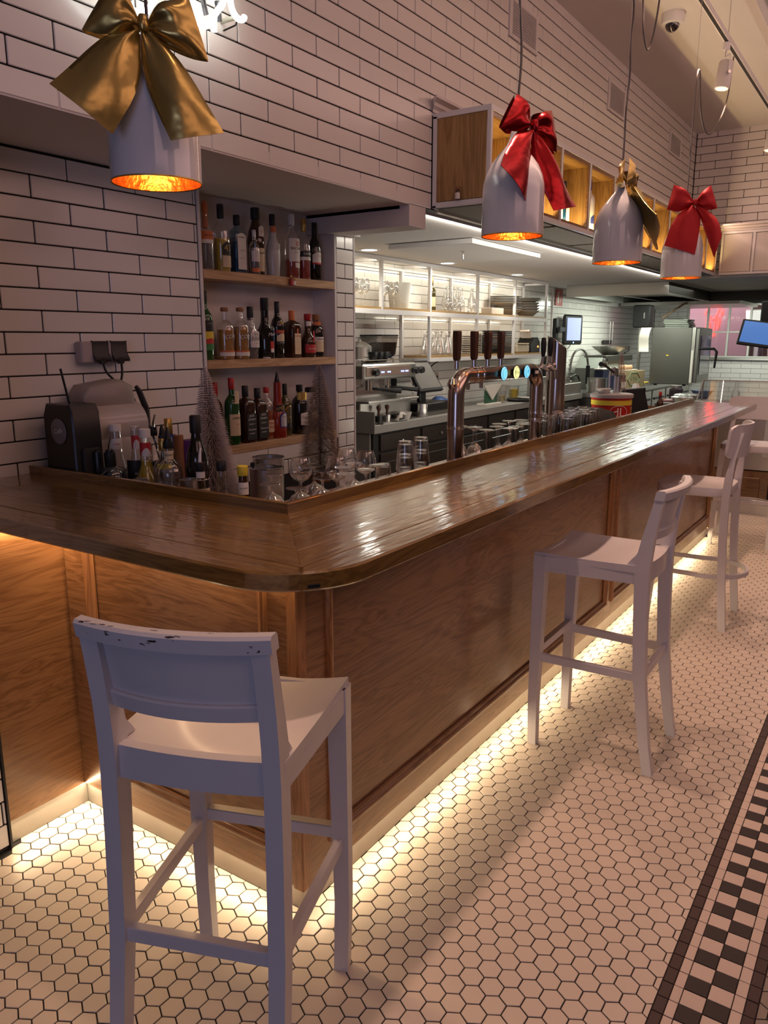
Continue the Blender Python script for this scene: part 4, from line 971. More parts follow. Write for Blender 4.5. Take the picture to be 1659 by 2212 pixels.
def pendant(label, loc, top, power):
    t = thing('pendant_lamp', label, 'pendant lamp', loc, R_.uniform(0, 6), 'bell-shaped pendant lamps over the bar')
    MB().lathe([(.1075, .002)] + SH, 48).build('shade', M_SHADE, t, angle=50)
    MB().lathe([(r*.972, max(.002, z-.004)) for r, z in SH if z < .30] + [(0, .29)], 40).build('gold_lining', M_GOLDIN, t, angle=60)
    MB().lathe([(.1075, .002), (.1100, 0), (.1105, .002), (.1100, .004)], 48).build('rim', P_GOLD, t)
    s = MB().lathe([(.018, .20), (.020, .205), (.020, .262), (.012, .29), (0, .29)], 16).build('bulb_socket', M_BLACK, t)
    MB().lathe([(0, .085), (.018, .090), (.031, .110), (.034, .130), (.026, .165), (.016, .195), (.014, .205), (0, .205)], 18).build('bulb', M_BULB, t)
    point('pendant_bulb_lamp', (loc[0], loc[1], loc[2]+.06), power, (1.0, .52, .20), .03)
    MB().tube([(.13*0+math.cos(0)*.026, 0, .310), (.034, 0, .322), (.030, 0, .336)], .003, 8).build('side_hook', M_CHROME, t)
    return t
def unrot(t, pts):   # world points -> the thing's own space
    M = Matrix.Translation(t.location) @ Matrix.Rotation(t.rotation_euler.z, 4, 'Z'); Mi = M.inverted(); return [tuple(Mi @ Vector(p)) for p in pts]
def smooth3(p, n=3):
    p = [Vector(q) for q in p]
    for _ in range(n):
        q = [p[0]]
        for a, b_ in zip(p, p[1:]): q += [a*.75+b_*.25, a*.25+b_*.75]
        p = q+[p[-1]]
    return p
LAMPS = [(-.064, .360, 1.965), (1.245, .0, 1.950), (2.265, -.06, 1.935), (3.300, -.10, 1.930)]
LL = ['bell-shaped white pendant lamp with a gold bow, nearest the camera', 'bell-shaped white pendant lamp with a glossy red bow beside the wall cabinet', 'bell-shaped white pendant lamp with a gold bow turned sideways', 'bell-shaped white pendant lamp with a matt red bow, farthest of the row']
CAB = [None,
       [(1.245, 0, 2.31), (1.25, -.005, 2.42), (1.262, -.008, 2.55), (1.252, 0, 2.68), (1.240, 0, 2.75), (1.243, 0, 3.3), (1.245, 0, 3.7)],
       [(2.265, -.06, 2.30), (2.272, -.06, 2.45), (2.262, -.06, 2.60), (2.30, -.06, 2.74), (2.265, -.06, 2.86), (2.30, -.06, 2.98), (2.27, -.06, 3.06), (2.29, -.06, 3.13), (2.37, -.06, 3.14), (2.42, -.06, 3.07), (2.44, -.06, 2.95), (2.52, -.06, 2.88), (2.61, -.06, 2.98), (2.68, -.06, 3.2), (2.72, -.05, 3.44)],
       [(3.30, -.10, 2.30), (3.31, -.10, 2.45), (3.30, -.10, 2.62), (3.315, -.10, 2.78), (3.30, -.10, 2.90), (3.33, -.10, 3.02), (3.42, -.09, 3.04), (3.50, -.08, 2.95), (3.60, -.07, 2.85), (3.85, -.06, 2.78), (4.15, -.05, 2.92), (4.40, -.04, 3.10), (4.52, -.03, 3.30), (4.54, -.03, 3.42)]]
for k, (p, lb) in enumerate(zip(LAMPS, LL)):
    t = pendant(lb, p, ZT, .35)
    MB().tube(unrot(t, [(p[0], p[1], p[2]+.355), (p[0], p[1], ZT)]), .0011, 6).build('steel_wire', M_WIRE, t)
    if CAB[k] is None: MB().tube(unrot(t, [(p[0]-.002, p[1], p[2]+.355), (p[0]-.004, p[1], p[2]+.6), (p[0], p[1], ZT)]), .0042, 8).build('cable', M_CABLE, t)
    else: MB().tube(unrot(t, smooth3(CAB[k])), .0044, 8).build('cable', M_CABLE, t)
bow('gold', 'large gold bow facing the camera on the nearest pendant lamp', (-.130, .300, 2.287), math.radians(-41), M_GOLDF)
bow('red', 'shiny red bow on the second pendant lamp, half turned', (1.292, -.028, 2.322), math.radians(-16), M_REDF, 1.12, drape=.07)
bow('gold', 'gold bow seen edge-on on the third pendant lamp', (2.285, -.080, 2.285), math.radians(14), M_GOLDF, 1.15, drape=.13)
bow('red', 'matt red bow facing the camera on the farthest pendant lamp', (3.270, -.150, 2.325), math.radians(-70), M_REDS, .98,
    loops=[([(-6, 8), (-40, 60), (-100, 88)], [(-6, -8), (-60, -40), (-124, -24)], 0), ([(6, 8), (30, 50), (70, 78)], [(6, -8), (60, -36), (108, -28)], 0)],
    tails=[([(-16, -12), (-90, -60), (-130, -200)], [(0, -16), (40, -60), (16, -246)], 0), ([(4, -14), (40, -90), (104, -262)], [(10, -8), (110, -70), (132, -160)], 1)])

# ------------------------------------------------------------------ lighting track, spotlights, dome camera
t = thing('lighting_track', 'white lighting track with a black slot hung under the ceiling', 'lighting track', (2.2, -.025, 3.45), 0)
MB().box(0, -.018, 0, 5.4, .018, .034, .001).build('track_rail', M_WHITEM, t); MB().box(.01, -.010, -.001, 5.39, .010, .004, 0).build('track_slot', M_BLACKM, t, angle=0)
for x in (.6, 2.15, 3.9): MB().tube([(x, 0, .034), (x, 0, ZT-3.45)], .0018, 6).build('hanger_wire', M_WIRE, t)
M_SPOT = pm('white_spot_body', (.62, .58, .56), .4); M_SPOTL = pm('spot_lens', (1, .6, .35), .4, emit=(1, .52, .26), estr=3)
def track_spot(label, x, lean):
    t = thing('track_spotlight', label, 'spotlight', (x, -.025, 3.45), math.radians(40), 'spotlights on the track')
    MB().box(-.018, -.018, -.05, .018, .018, 0, .005).build('adapter', M_WHITEM, t); MB().cyl((0, 0, -.085), .005, .04, 8).build('stem', M_STEEL, t)
    MB().tube([(-.056, 0, -.19), (-.056, 0, -.085), (.056, 0, -.085), (.056, 0, -.19)], .004, 6).build('yoke', M_WHITEM, t)
    Mx = Matrix.Translation((0, 0, -.19)) @ Matrix.Rotation(lean, 4, 'X')
    MB().lathe([(.0, -.085), (.042, -.085), (.046, -.083), (.046, .068), (.040, .078), (0, .080)], 24, M=Mx).build('lamp_body', M_SPOT, t)
    MB().lathe([(0, -.087), (.038, -.087), (.038, -.0855)], 24, M=Mx).build('lens', M_SPOTL, t)
    for s in (-1, 1): MB().cyl((s*.044, 0, -.19), .010, s*.020, 10, axis='x').build('knob', M_STEEL, t)
    return t
track_spot('white cylinder spotlight on the track, nearer of the two in view', 4.33, .12); track_spot('white cylinder spotlight on the track, farther, at the right picture edge', 6.35, .12)
t = thing('dome_camera', 'white security camera with a dark dome on the ceiling', 'security camera', (4.43, .355, ZT), 0)
MB().lathe([(0, 0), (.075, 0), (.075, -.045), (.068, -.060), (.050, -.066), (0, -.066)][::-1], 32).build('housing', M_WHITEM, t)
MB().lathe([(0, -.112), (.018, -.109), (.034, -.098), (.044, -.082), (.046, -.062)], 24).build('dome', pm('dark_dome', (.02, .015, .015), .05, coat=1.0), t)

# ------------------------------------------------------------------ neon sign (only the feet of its letters are in the picture)
M_NEON = pm('white_neon', (1, 1, 1), .4, emit=(.96, 1.0, .93), estr=6)
M_NEONB = pm('dark_neon_return', (.05, .05, .06), .2, coat=.5); M_STAND = pm('glass_standoff', (.7, .68, .55), .2, trans=.4)
t = thing('neon_sign', 'white script neon sign on the tiled wall behind the gold bow', 'neon sign', (.50, .85, 2.60), 0)
nz_ = lambda pts: [(x-.50, 0, z-2.60) for x, z in pts]
STRK = [[(.12, 2.86), (.13, 2.72), (.18, 2.62), (.25, 2.570), (.33, 2.565), (.385, 2.60), (.405, 2.68), (.40, 2.80)], [(.415, 2.80), (.44, 2.70), (.468, 2.60), (.478, 2.55)],
        [(.53, 2.82), (.548, 2.70), (.562, 2.635), (.590, 2.608), (.622, 2.62), (.636, 2.650)], [(.72, 2.80), (.705, 2.72), (.665, 2.675), (.650, 2.66), (.647, 2.61)], [(.735, 2.86), (.728, 2.75), (.738, 2.70), (.768, 2.682), (.795, 2.69), (.800, 2.702)]]
for s in STRK: MB().tube(nz_([(p.x, p.z) for p in smooth3([(a, 0, b_) for a, b_ in s], 2)]), .0105, 10).build('neon_tube', M_NEON, t)
for s in ([(.40, 2.60), (.43, 2.72)], [(.637, 2.66), (.625, 2.70), (.64, 2.78)], [(.700, 2.66), (.69, 2.72)]): MB().tube([(x-.5, .022, z-2.6) for x, z in s], .009, 8).build('dark_return', M_NEONB, t)
for x, z in ((.30, 2.60), (.52, 2.69), (.765, 2.69)): MB().cyl((x-.5, .0, z-2.6), .008, .078, 10, axis='y').build('standoff', M_STAND, t)
MB().tube([(.27, .0, .09), (.285, .03, .075), (.27, .075, .062)], .003, 6).build('lead_wire', M_BLACK, t)
# ------------------------------------------------------------------ sliding-glass cabinet on the far end wall
t = thing('sliding_cabinet', 'white wall cabinet with frosted sliding panes on the far end wall', 'cabinet', (7.60, .555, 2.258), 0)
M_PANE = pm('frosted_pane', (.66, .61, .57), .35, coat=.15)
YE = -2.6
MB().box(.02, YE, .0, .18, 0, .43, 0).build('carcass', M_WHITEM, t)
MB().box(-.004, YE, 0, .02, 0, .022, .001).build('frame_bar', M_WHITEM, t); MB().box(-.004, YE, .408, .02, 0, .432, .001).build('frame_bar', M_WHITEM, t)
y = 0
while y > YE: 
    MB().box(-.006, y-.022, .022, .018, y, .408, .001).build('frame_post', M_WHITEM, t)
    MB().box(.006, y-.29, .030, .011, y-.022, .402, 0).build('pane', M_PANE, t); y -= .305
o = MB().loft([[(7.60+p[0]*1.0, y_, 2.692+p[1]) for p in prof] for y_ in (.565, -2.0)]).build('trim_6', M_PAINT, angle=30); struct(o)
# ------------------------------------------------------------------ behind the lip of the left leg: bottles, machine, trees
WZ = .95
GL = 'bottles on the work counter behind the bar lip'
def wb(label, x, y, *a, **k): return bottle(label, (x, y, WZ), *a, group=GL, **k)
wb('pale blue gin bottle with an arched white label and steel pourer behind the bar lip', .315, 1.135, 'squat', .050, .235, G_BLUE, (P_BLK, .80, 1.2), [(P_BLK, .062, .138, 50, .014, [], 238), (P_WHITE, .066, .134, 46, .014, [('BOMBAY', .020, .112, I_BLK)], 238)], (L_BLUE, .55), rz=0, pour='steel')
wb('clear bottle with a red and white striped cap and white neck label', .405, 1.212, 'conic', .045, .325, G_CLEAR, (P_WHITE, .93, 1.15), [(P_WHITE, .235, .275, 70, 0, [('bitter', .012, .255, I_RED, 0, .2)], 240), (P_RED, .305, .311, 178, 0, []), (P_RED, .316, .321, 178, 0, [])], (L_CLEAR, .5))
wb('syrup bottle with a red and white neck label and black body label', .43, 1.130, 'conic', .042, .320, G_CLEAR, (G_CLEAR, .95, 1.1), [(P_RED, .240, .290, 60, 0, [], 240), (P_WHITE, .240, .275, 40, .02, [], 240), (P_BLK, .11, .20, 70, 0, [('BITTER', .010, .15, I_WHT)], 240)], (L_COLA, .5))
wb('orange juice bottle with a red and white striped cap and neck label', .405, 1.047, 'bulb', .045, .318, G_CLEAR, (P_WHITE, .91, 1.2), [(P_RED, .225, .272, 85, 0, [], 235), (P_WHITE, .222, .252, 55, .02, [], 240), (P_RED, .292, .298, 178, 0, []), (P_RED, .304, .310, 178, 0, []), (P_BLK, .015, .05, 50, 0, [], 235)], (L_YELL, .64))
wb('clear bottle with a tall steel pourer in front of the wall socket cord', .52, 1.135, 'spirit', .038, .300, G_CLEAR, (P_BLK, .93, 1.1), [(P_WHITE, .06, .15, 60, 0, [], 240)], (L_CLEAR, .5), pour='steel')
wb('clear bottle with a gold neck band, yellow tag and black pourer', .405, .952, 'spirit', .039, .290, G_CLEAR, (P_GOLD, .86, 1.08), [(P_YEL, .185, .205, 40, 0, [], 235), (P_WHITE, .05, .13, 60, 0, [], 235)], (L_CLEAR, .45), pour='black')
wb('green-glass bottle with an olive cap and blue neck label', .525, 1.055, 'wine', .037, .345, B_OLIVE, (P_GOLD, .84, 1.12), [(P_BLUE, .245, .290, 80, 0, [('U', .03, .268, I_WHT)], 235), (P_WHITE, .07, .17, 60, 0, [], 235)])
wb('round-shouldered clear bottle with a cream neck label, arched labels and a black pourer', .352, .862, 'squat', .046, .290, G_CLEAR, (P_BLK, .93, 1.15), [(P_CREAM, .232, .262, 85, 0, [('BERRY', .010, .247, I_BLK)], 235), (P_WHITE, .055, .135, 32, .03, [('Berry', .012, .10, I_BLK), ('LONDON', .008, .08, I_GRY)], 215), (P_WHITE, .05, .14, 26, .03, [], 275)], (L_CLEAR, .5), pour='black')
wb('dark tall bottle with a black stopper cap and a pale ring', .43, .805, 'monk', .042, .370, B_DARK, (P_BLK, .86, 20), [(P_WHITE, .155, .160, 178, 0, []), (P_CREAM, .075, .125, 75, 0, [('Chambord', .014, .10, I_BLK, 0, .2)], 235)])
wb('little clear bottle with a slim white pourer and black collar', .335, .690, 'bulb', .036, .235, G_CLEAR, (P_BLK, .88, 1.2), [(P_WHITE, .185, .222, 70, 0, [], 235), (P_WHITE, .03, .10, 70, 0, [], 235)], (L_CLEAR, .4))
q = bpy.context.scene.objects; o = [x for x in q if x.get('label', '').startswith('little clear bottle with a slim')][0]
MB().tube([(0, 0, .235), (.002, 0, .26), (.006, 0, .285)], [.006, .005, .003], 8).build('pour_spout', M_WHITEM, o)
wb('small bottle with a black cap and an orange base label', .345, .600, 'bulb', .033, .245, G_CLEAR, (P_BLK, .88, 1.25), [(P_ORNG, .03, .06, 70, 0, [], 235), (P_BLK, .06, .12, 80, 0, [], 235)], (L_COLA, .3))
wb('small bitters bottle with a yellow cap and an oversized paper label', .335, .495, 'conic', .032, .240, B_BROWN, (P_YEL, .88, 1.3), [(P_WHITE, .15, .19, 80, 0, [('aromatic', .008, .172, I_BLK)], 235), (P_WHITE, .04, .125, 85, .01, [('ANGOSTURA', .011, .105, I_BLK), ('BITTERS', .010, .085, I_BLK)], 235)])
t = thing('purple_box', 'purple card box standing behind the dark tall bottle', 'box', (.505, .912, WZ), math.radians(20)); MB().box(-.03, -.02, 0, .03, .02, .28, .002).build('box_body', P_PURP, t); MB().cyl((-.04, .03, .0), .018, .30, 12).build('cork_stopper', M_CORK, t)
def cup(label, loc, r, h, group):
    t = thing('steel_cup', label, 'cup', loc, 0, group)
    MB().lathe([(0, 0), (r*.86, 0), (r*.9, .004), (r, h), (r-.0015, h), (r*.85, .006), (0, .006)], 24).build('cup_body', M_STEEL, t); MB().tube([(r*math.cos(a), r*math.sin(a), h) for a in [2*PI*i/24 for i in range(24)]], .0016, 6, closed=True).build('rim', M_CHROME, t)
cup('small steel measuring cup at the foot of the dark tall bottle', (.345, .760, WZ), .030, .170, 'steel cups behind the lip'); cup('steel measuring cup behind the lip next to the clear bottle', (.258, .905, WZ), .026, .168, 'steel cups behind the lip')
# black machine with a round badge on its left face
t = thing('black_machine', 'black countertop machine with a round badge against the tiled wall', 'machine', (.212, 1.19, WZ), 0)
MB().prism([(0, 0), (.175, 0), (.175, .37), (.155, .412), (.02, .412), (.004, .385), (0, .30)], .0, .118, 'x', .005).build('housing', M_BLACK, t)
MB().box(.026, -.012, .06, .100, .004, .255, .005).build('front_door', M_BLACKM, t)
MB().box(.062, -.034, .09, .088, -.010, .245, .005).build('door_handle', M_BLACK, t)
bd = MB().lathe([(0, 0), (.044, 0), (.046, .002), (.042, .004), (0, .004)], 30, M=Matrix.Translation((0, .085, .315)) @ Matrix.Rotation(-PI/2, 4, 'Y')).build('badge', pm('grey_badge', (.20, .18, .18), .4), t)
q = MB(); flat_text(q, 'Caffè', .024, (-.0055, .085, .315), (0, -1, .1), (0, 0, 1), shear=.3); q.build('lettering', I_WHT, bd, angle=0)
for k in range(6): MB().box(-.0012, .02, .10+.016*k, .002, .13, .104+.016*k, 0).build('vent_slot', M_BLACKM, t, angle=0)
q = MB(); flat_text(q, 'B:', .026, (.045, -.0128, .085), (1, 0, 0), (0, 0, 1)); q.build('lettering', I_GRY, t, angle=0)
t = thing('drinking_straw', 'black straw leaning up out of the black machine', 'straw', (.262, 1.27, 1.362)); MB().tube([(0, 0, 0), (-.004, 0, .012), (-.026, 0, .125)], .0042, 8).build('straw_tube', M_BLACK, t)
# white appliance with clear cover and black handle
M_WAPP = pm('cream_plastic', (.50, .44, .40), .28, coat=.3); M_COVER = pm('cloudy_cover', (.42, .35, .32), .35, trans=.3)
t = thing('white_appliance', 'cream plastic machine with a cloudy cover and black curved handle', 'appliance', (.470, 1.345, WZ), 0)
MB().prism([(-.13, 0), (.13, 0), (.13, .22), (.125, .29), (.105, .345), (.05, .365), (-.085, .365), (-.12, .33), (-.13, .25)], -.09, .09, 'y', .012).build('housing', M_WAPP, t, angle=50)
MB().lathe([(0, 0), (.092, 0), (.092, .24), (0, .24)], 28, M=Matrix.Translation((-.12, -.008, .31)) @ Matrix.Rotation(PI/2, 4, 'Y')).build('drum', M_WAPP, t)
MB().prism([(-.12, .36), (.115, .36), (.10, .46), (.045, .488), (-.10, .47), (-.13, .43)], -.05, .06, 'y', .01).build('cover', M_COVER, t, angle=50)
MB().tube([(.135, -.02, .22), (.165, -.03, .30), (.168, -.03, .37), (.150, -.02, .435), (.135, -.02, .455)], [.008, .013, .013, .012, .008], 10).build('handle', M_BLACK, t)
MB().box(.02, -.105, .0, .20, -.088, .16, .004).build('drip_grille', M_BLACK, t)
for k in range(3): MB().box(.03, -.108, .05+.035*k, .19, -.104, .058+.035*k, 0).build('grille_bar', M_STEEL, t, angle=0)
# wall sockets with plugs and cords
t = thing('wall_socket', 'double wall socket with two black hinged lids on the tiled wall', 'socket', (.520, YW-.002, 1.540), 0)
MB().box(-.100, -.045, -.042, .095, 0, .042, .006).build('socket_box', pm('grey_plastic', (.42, .36, .36), .5), t)
for x in (-.052, .035):
    l = MB().prism([(-.046, .043), (-.046, -.002), (-.062, -.028), (-.060, -.036), (-.040, .020), (-.040, .043)][::-1], x, x+.074, 'x', .002)
    l.build('socket_lid', M_BLACK, t)
    MB().cyl((x+.036, -.062, -.034), .013, .022, 12, axis='y').build('plug', M_BLACK, t)
for k, (lab, pts) in enumerate((('black cord running from the left plug down behind the bottles', [(.505, -.055, -.036), (.510, -.060, -.075), (.545, -.065, -.110), (.610, -.06, -.150), (.655, -.05, -.205), (.690, -.04, -.260), (.735, -.04, -.330), (.760, -.05, -.45), (.78, -.06, -.585)]), ('short black cord dropping from the right plug behind the cream machine', [(.592, -.055, -.036), (.590, -.060, -.085), (.575, -.062, -.125), (.560, -.05, -.20), (.56, -.05, -.30)]))):
    t2 = MB().tube([p - Vector((.520, 0, 0)) for p in smooth3(pts)], .0048, 8).build('power_cord', M_BLACK, loc=(.520, YW-.002, 1.540)); tag(t2, lab, 'cord')
# bottle-brush trees
M_BRIST = pm('pale_bristle', (.52, .43, .40), .6); M_BRISTD = pm('golden_bristle', (.33, .23, .17), .45, .3); M_BRISTP = pm('pink_bristle', (.42, .25, .22), .6)
def brush_tree(label, loc, H, R, mat, n=4200, lean=0, droop=.35):
    t = thing('bottle_brush_tree', label, 'decorative tree', loc, 0, 'bottle-brush trees')
    MB().cyl((0, 0, 0), R*.42, .03, 16).build('tree_base', M_CORK, t); MB().tube([(0, 0, .03), (lean*.5, 0, H*.5), (lean, 0, H)], [.005, .004, .002], 6).build('wire_stem', M_BRISTD, t)
    b = MB(); rnd = random.Random(int(H*1000)); rows = int(H/.0062)
    for i in range(n):
        u = (i/n)**.85; z = .05+(H-.05)*u; r = R*(1-u)**.78*rnd.uniform(.86, 1.08)+.008; a = i*2.39996+rnd.uniform(-.1, .1)
        z = .05+round((z-.05)/.0085)*.0085+rnd.uniform(-.0014, .0014)
        c, s = math.cos(a), math.sin(a); x0 = lean*z/H; w = .0011
        p0 = (x0+c*.003, s*.003, z); p1 = (x0+c*r*.6, s*r*.6, z-r*.10*droop+.002); p2 = (x0+c*r, s*r, z-r*droop*.35)
        q = len(b.v); b.v += [(p0[0]-s*w, p0[1]+c*w, p0[2]), (p0[0]+s*w, p0[1]-c*w, p0[2]), (p1[0]-s*w, p1[1]+c*w, p1[2]), (p1[0]+s*w, p1[1]-c*w, p1[2]), p2, (p1[0], p1[1], p1[2]+w*1.5)]
        b.f += [(q, q+1, q+3, q+2), (q+2, q+3, q+4), (q+2, q+5, q+4), (q+3, q+5, q+4)]; b.mi += [0]*4
    o = b.build('bristles', mat, t, angle=0); o['kind'] = 'stuff'
brush_tree('pale white bottle-brush tree behind the bottles, in front of the niche', (.640, .930, WZ), .535, .105, M_BRIST, 6000, -.035)
brush_tree('sparser golden-grey bottle-brush tree in front of the pier', (1.330, .965, WZ), .525, .115, M_BRISTD, 4200, .0, .1)

# ------------------------------------------------------------------ steel buckets and glassware along the lip
def ice_bucket(label, loc):
    t = thing('steel_bucket', label, 'bucket', loc, 0, 'steel buckets behind the lip')
    MB().lathe([(0, 0), (.058, 0), (.062, .004), (.064, .168), (.062, .168), (.060, .008), (0, .008)], 40).build('bucket_body', M_STEEL, t)
    MB().tube([(.064*math.cos(a), .064*math.sin(a), .168) for a in [2*PI*i/40 for i in range(40)]], .0024, 6, closed=True).build('rim', M_CHROME, t)
    return t
ice_bucket('front steel bucket with a black spoon handle, beside the stemmed glasses', (.700, .725, WZ)); ice_bucket('steel bucket standing behind the other one, beside the golden-grey tree', (.905, .900, WZ))
t = thing('spoon_handle', 'black knob of a spoon resting inside the front steel bucket', 'spoon', (.668, .755, WZ+.009)); MB().tube([(0, 0, 0), (.01, .0, .08), (.0, .01, .165)], .004, 8).build('spoon_stem', M_BLACK, t); MB().lathe([(0, -.008), (.009, -.004), (.009, .008), (0, .012)], 12, c=(0, .01, .168)).build('knob', M_BLACK, t)
def lathe_glass(name, prof, seg=28, mat=None):
    me = MB().lathe(prof, seg).build('glass_shell', mat or G_CLEAR, angle=60, link=False); return me.data
def shell(outer, th=.0016):
    """closed glass wall from an outer profile (foot first): down the inside again"""
    return outer + [(max(0, r-th), z) for r, z in outer[::-1] if r > .012 or z > .1]
BALLOON = [(0, .002), (.034, .0), (.035, .002), (.012, .006), (.0045, .012), (.0040, .060), (.010, .068), (.032, .080), (.046, .102), (.048, .118), (.043, .145), (.036, .168), (.0352, .168), (.042, .145), (.0470, .118), (.045, .103), (.031, .082), (.008, .072), (0, .071)]
WINE = [(0, .002), (.034, .0), (.035, .002), (.010, .006), (.0042, .014), (.0040, .090), (.010, .100), (.030, .118), (.037, .145), (.036, .185), (.032, .215), (.0312, .215), (.0352, .185), (.0362, .145), (.0292, .119), (.008, .104), (0, .103)]
FACET = [(0, .002), (.036, .0), (.037, .004), (.014, .012), (.008, .022), (.012, .034), (.007, .046), (.013, .058), (.008, .070), (.014, .078), (.028, .090), (.040, .125), (.045, .185), (.046, .215), (.044, .215), (.043, .185), (.038, .126), (.026, .092), (0, .085)]
TUMB = [(0, .003), (.028, .0), (.030, .004), (.031, .010), (.035, .060), (.040, .118), (.0385, .118), (.0335, .060), (.029, .014), (0, .013)]
HIGH = [(0, .004), (.027, .0), (.029, .004), (.030, .060), (.033, .168), (.0315, .168), (.0285, .060), (.0275, .016), (0, .015)]
def inv(p): H = max(z for _, z in p); return [(r, H-z) for r, z in p][::-1]
GM = {n: lathe_glass(n, p) for n, p in (('balloon', BALLOON), ('balloon_i', inv(BALLOON)), ('wine_i', inv(WINE)), ('facet_i', inv(FACET)), ('tumbler_i', inv(TUMB)), ('high_i', inv(HIGH)), ('high', HIGH), ('wine', WINE))}
def put_glass(kind, loc, label, group, name='drinking_glass', cat='glass', sc=1.0):
    o = bpy.data.objects.new(name, GM[kind]); COL.objects.link(o); o.location = loc; o.scale = (sc, sc, sc); o.rotation_euler = (0, 0, R_.uniform(0, 6)); tag(o, label, cat, group); return o
DISCS = [(.585, .597), (.445, .480), (.441, .360), (.656, .525), (.635, .405), (.759, .505), (.830, .600), (.862, .485), (.752, .390), (.968, .511), (.868, .384), (.975, .405)]
for x, y in DISCS: put_glass('balloon_i', (x, y, WZ), 'clear stemmed glass standing upside down behind the lip, foot uppermost, by the bar corner', 'upturned stemmed glasses by the bar corner', 'stemmed_glass')
for k, (x, y) in enumerate(((.96, .775), (1.06, .665), (1.275, .775), (1.265, .665))): put_glass('balloon', (x, y, WZ), ('balloon glass standing upright nearest the front steel bucket', 'balloon glass standing upright in front of the golden-grey tree', 'balloon glass standing upright at the pier, left of two', 'balloon glass standing upright at the pier, right of two')[k], 'upright balloon glasses', 'balloon_glass')
for k, (x, y) in enumerate(((1.255, .455), (1.405, .470))):
    for j in range(3): put_glass('tumbler_i', (x, y, WZ+.055*j), ('left' if k == 0 else 'right')+' stack of upturned ribbed tumblers, '+('lowest', 'middle', 'topmost')[j]+' one', 'stacked tumblers', 'tumbler')
put_glass('tumbler_i', (1.285, .585, WZ), 'single low upturned tumbler left of the two tumbler stacks', 'stacked tumblers', 'tumbler')
put_glass('facet_i', (1.818, .505, WZ), 'upturned cut-crystal goblet, first in the row of stemware before the beer tap', 'upturned goblets by the beer tap', 'goblet', sc=1.1)
put_glass('facet_i', (1.912, .47, WZ), 'upturned cut-crystal goblet beside the left leg of the beer tap', 'upturned goblets by the beer tap', 'goblet', sc=1.05)
for x, y in ((1.82, .36), (1.98, .385), (1.94, .295), (2.10, .43), (2.03, .31), (2.16, .33), (2.26, .45), (2.24, .36), (2.34, .42), (2.36, .32), (2.45, .38)): put_glass('wine_i', (x, y, WZ), 'clear stemmed glass standing upside down in the row under the beer tap', 'upturned wine glasses under the beer tap', 'wine_glass', sc=1.06)
tr = thing('drip_tray', 'low steel tray under the tall glasses behind the lip', 'tray', (2.95, .43, WZ)); MB().box(-.245, -.17, 0, .52, .12, .018, .003).build('tray_body', M_STEEL, tr); MB().box(-.235, -.16, .018, .51, .11, .020, 0).build('tray_grid', M_STEELD, tr, angle=0)
for x, y in ((2.745, .42), (2.745, .32), (2.83, .40), (2.80, .50), (2.91, .36), (2.95, .45), (3.02, .38), (3.09, .325), (3.10, .44), (3.19, .38), (3.24, .47), (3.30, .36), (3.36, .45)): put_glass('high_i', (x, y, WZ+.021), 'tall clear glass standing upside down in the group before the steel column', 'tall glasses before the steel column', 'tall_glass', sc=1.22)

# ------------------------------------------------------------------ beer tap tower
t = thing('beer_tap', 'brushed steel two-legged beer tap tower with four wooden handles', 'beer tap', (2.05, .47, WZ), 0)
M_TAP = pm('tap_steel', (.56, .46, .41), .20, 1.0, var=.05, vscale=3); HB_, RT = .475, .038
pts = [(-.335, 0, 0), (-.335, 0, HB_-.09)] + [(-.335+.09-.09*math.cos(a), 0, HB_-.09+.09*math.sin(a)) for a in [PI/2*i/8 for i in range(1, 9)]] + [(-.12, 0, HB_)]
MB().tube(pts, RT, 24).build('tap_leg', M_TAP, t, angle=50)
MB().tube([(.60-.09+.09*math.cos(a), 0, HB_-.09+.09*math.sin(a)) for a in [PI/2*i/8 for i in range(8, -1, -1)]] + [(.60, 0, 0)], RT, 24).build('tap_leg', M_TAP, t, angle=50)
MB().cyl((-.12, 0, HB_), RT, .63, 24, axis='x').build('cross_pipe', pm('dark_tap_steel', (.16, .13, .12), .28, 1.0), t)
for x, z in ((-.335, .235), (.60, .235)): MB().cyl((x, 0, z), RT+.003, .014, 24).build('collar', M_CHROME, t)
for x in (-.125, -.19): MB().cyl((x, 0, HB_), RT+.0025, .012, 24, axis='x').build('collar', M_CHROME, t)
MED = [(.066, (.16, .55, .75), 'J', I_WHT), (.212, (.72, .78, .30), 'Bruer', I_GRY), (.344, (.14, .52, .78), 'A', I_BLK)]
for k, (x, c, s, ink) in enumerate(MED):
    MB().cyl((x, -.038, HB_), .030, .012, 20, axis='y', M=Matrix.Translation((0, -.012, 0))).build('badge_mount', M_BLACK, t)
    m = MB().lathe([(0, 0), (.031, 0), (.033, .003), (.030, .007), (0, .008)], 28, M=Matrix.Translation((x, -.048, HB_)) @ Matrix.Rotation(PI/2, 4, 'X')).build('badge', pm('lit_badge_%s' % ('blue', 'yellow', 'sky')[k], c, .3, emit=c, estr=1.3), t, label=('lit round blue badge', 'lit round yellow badge', 'lit round blue badge')[k])
    q = MB(); flat_text(q, s, .026, (x, -.0570, HB_+.002), (1, 0, 0), (0, 0, 1), shear=.2); q.build('lettering', ink, m, angle=0)
    q = MB(); q.tube([(x+.027*math.cos(a), -.0560, HB_+.027*math.sin(a)) for a in [2*PI*i/24 for i in range(24)]], .0012, 5, closed=True); q.build('ring', I_WHT, m)
b_ = MB().box(.445, -.050, HB_-.032, .500, -.038, HB_+.018, .004).build('badge', M_BLACK, t, label='dark shield badge with a pale crest'); q = MB(); q.box(.452, -.053, HB_-.014, .494, -.049, HB_+.002, 0); q.build('badge_band', I_WHT, b_, angle=0)
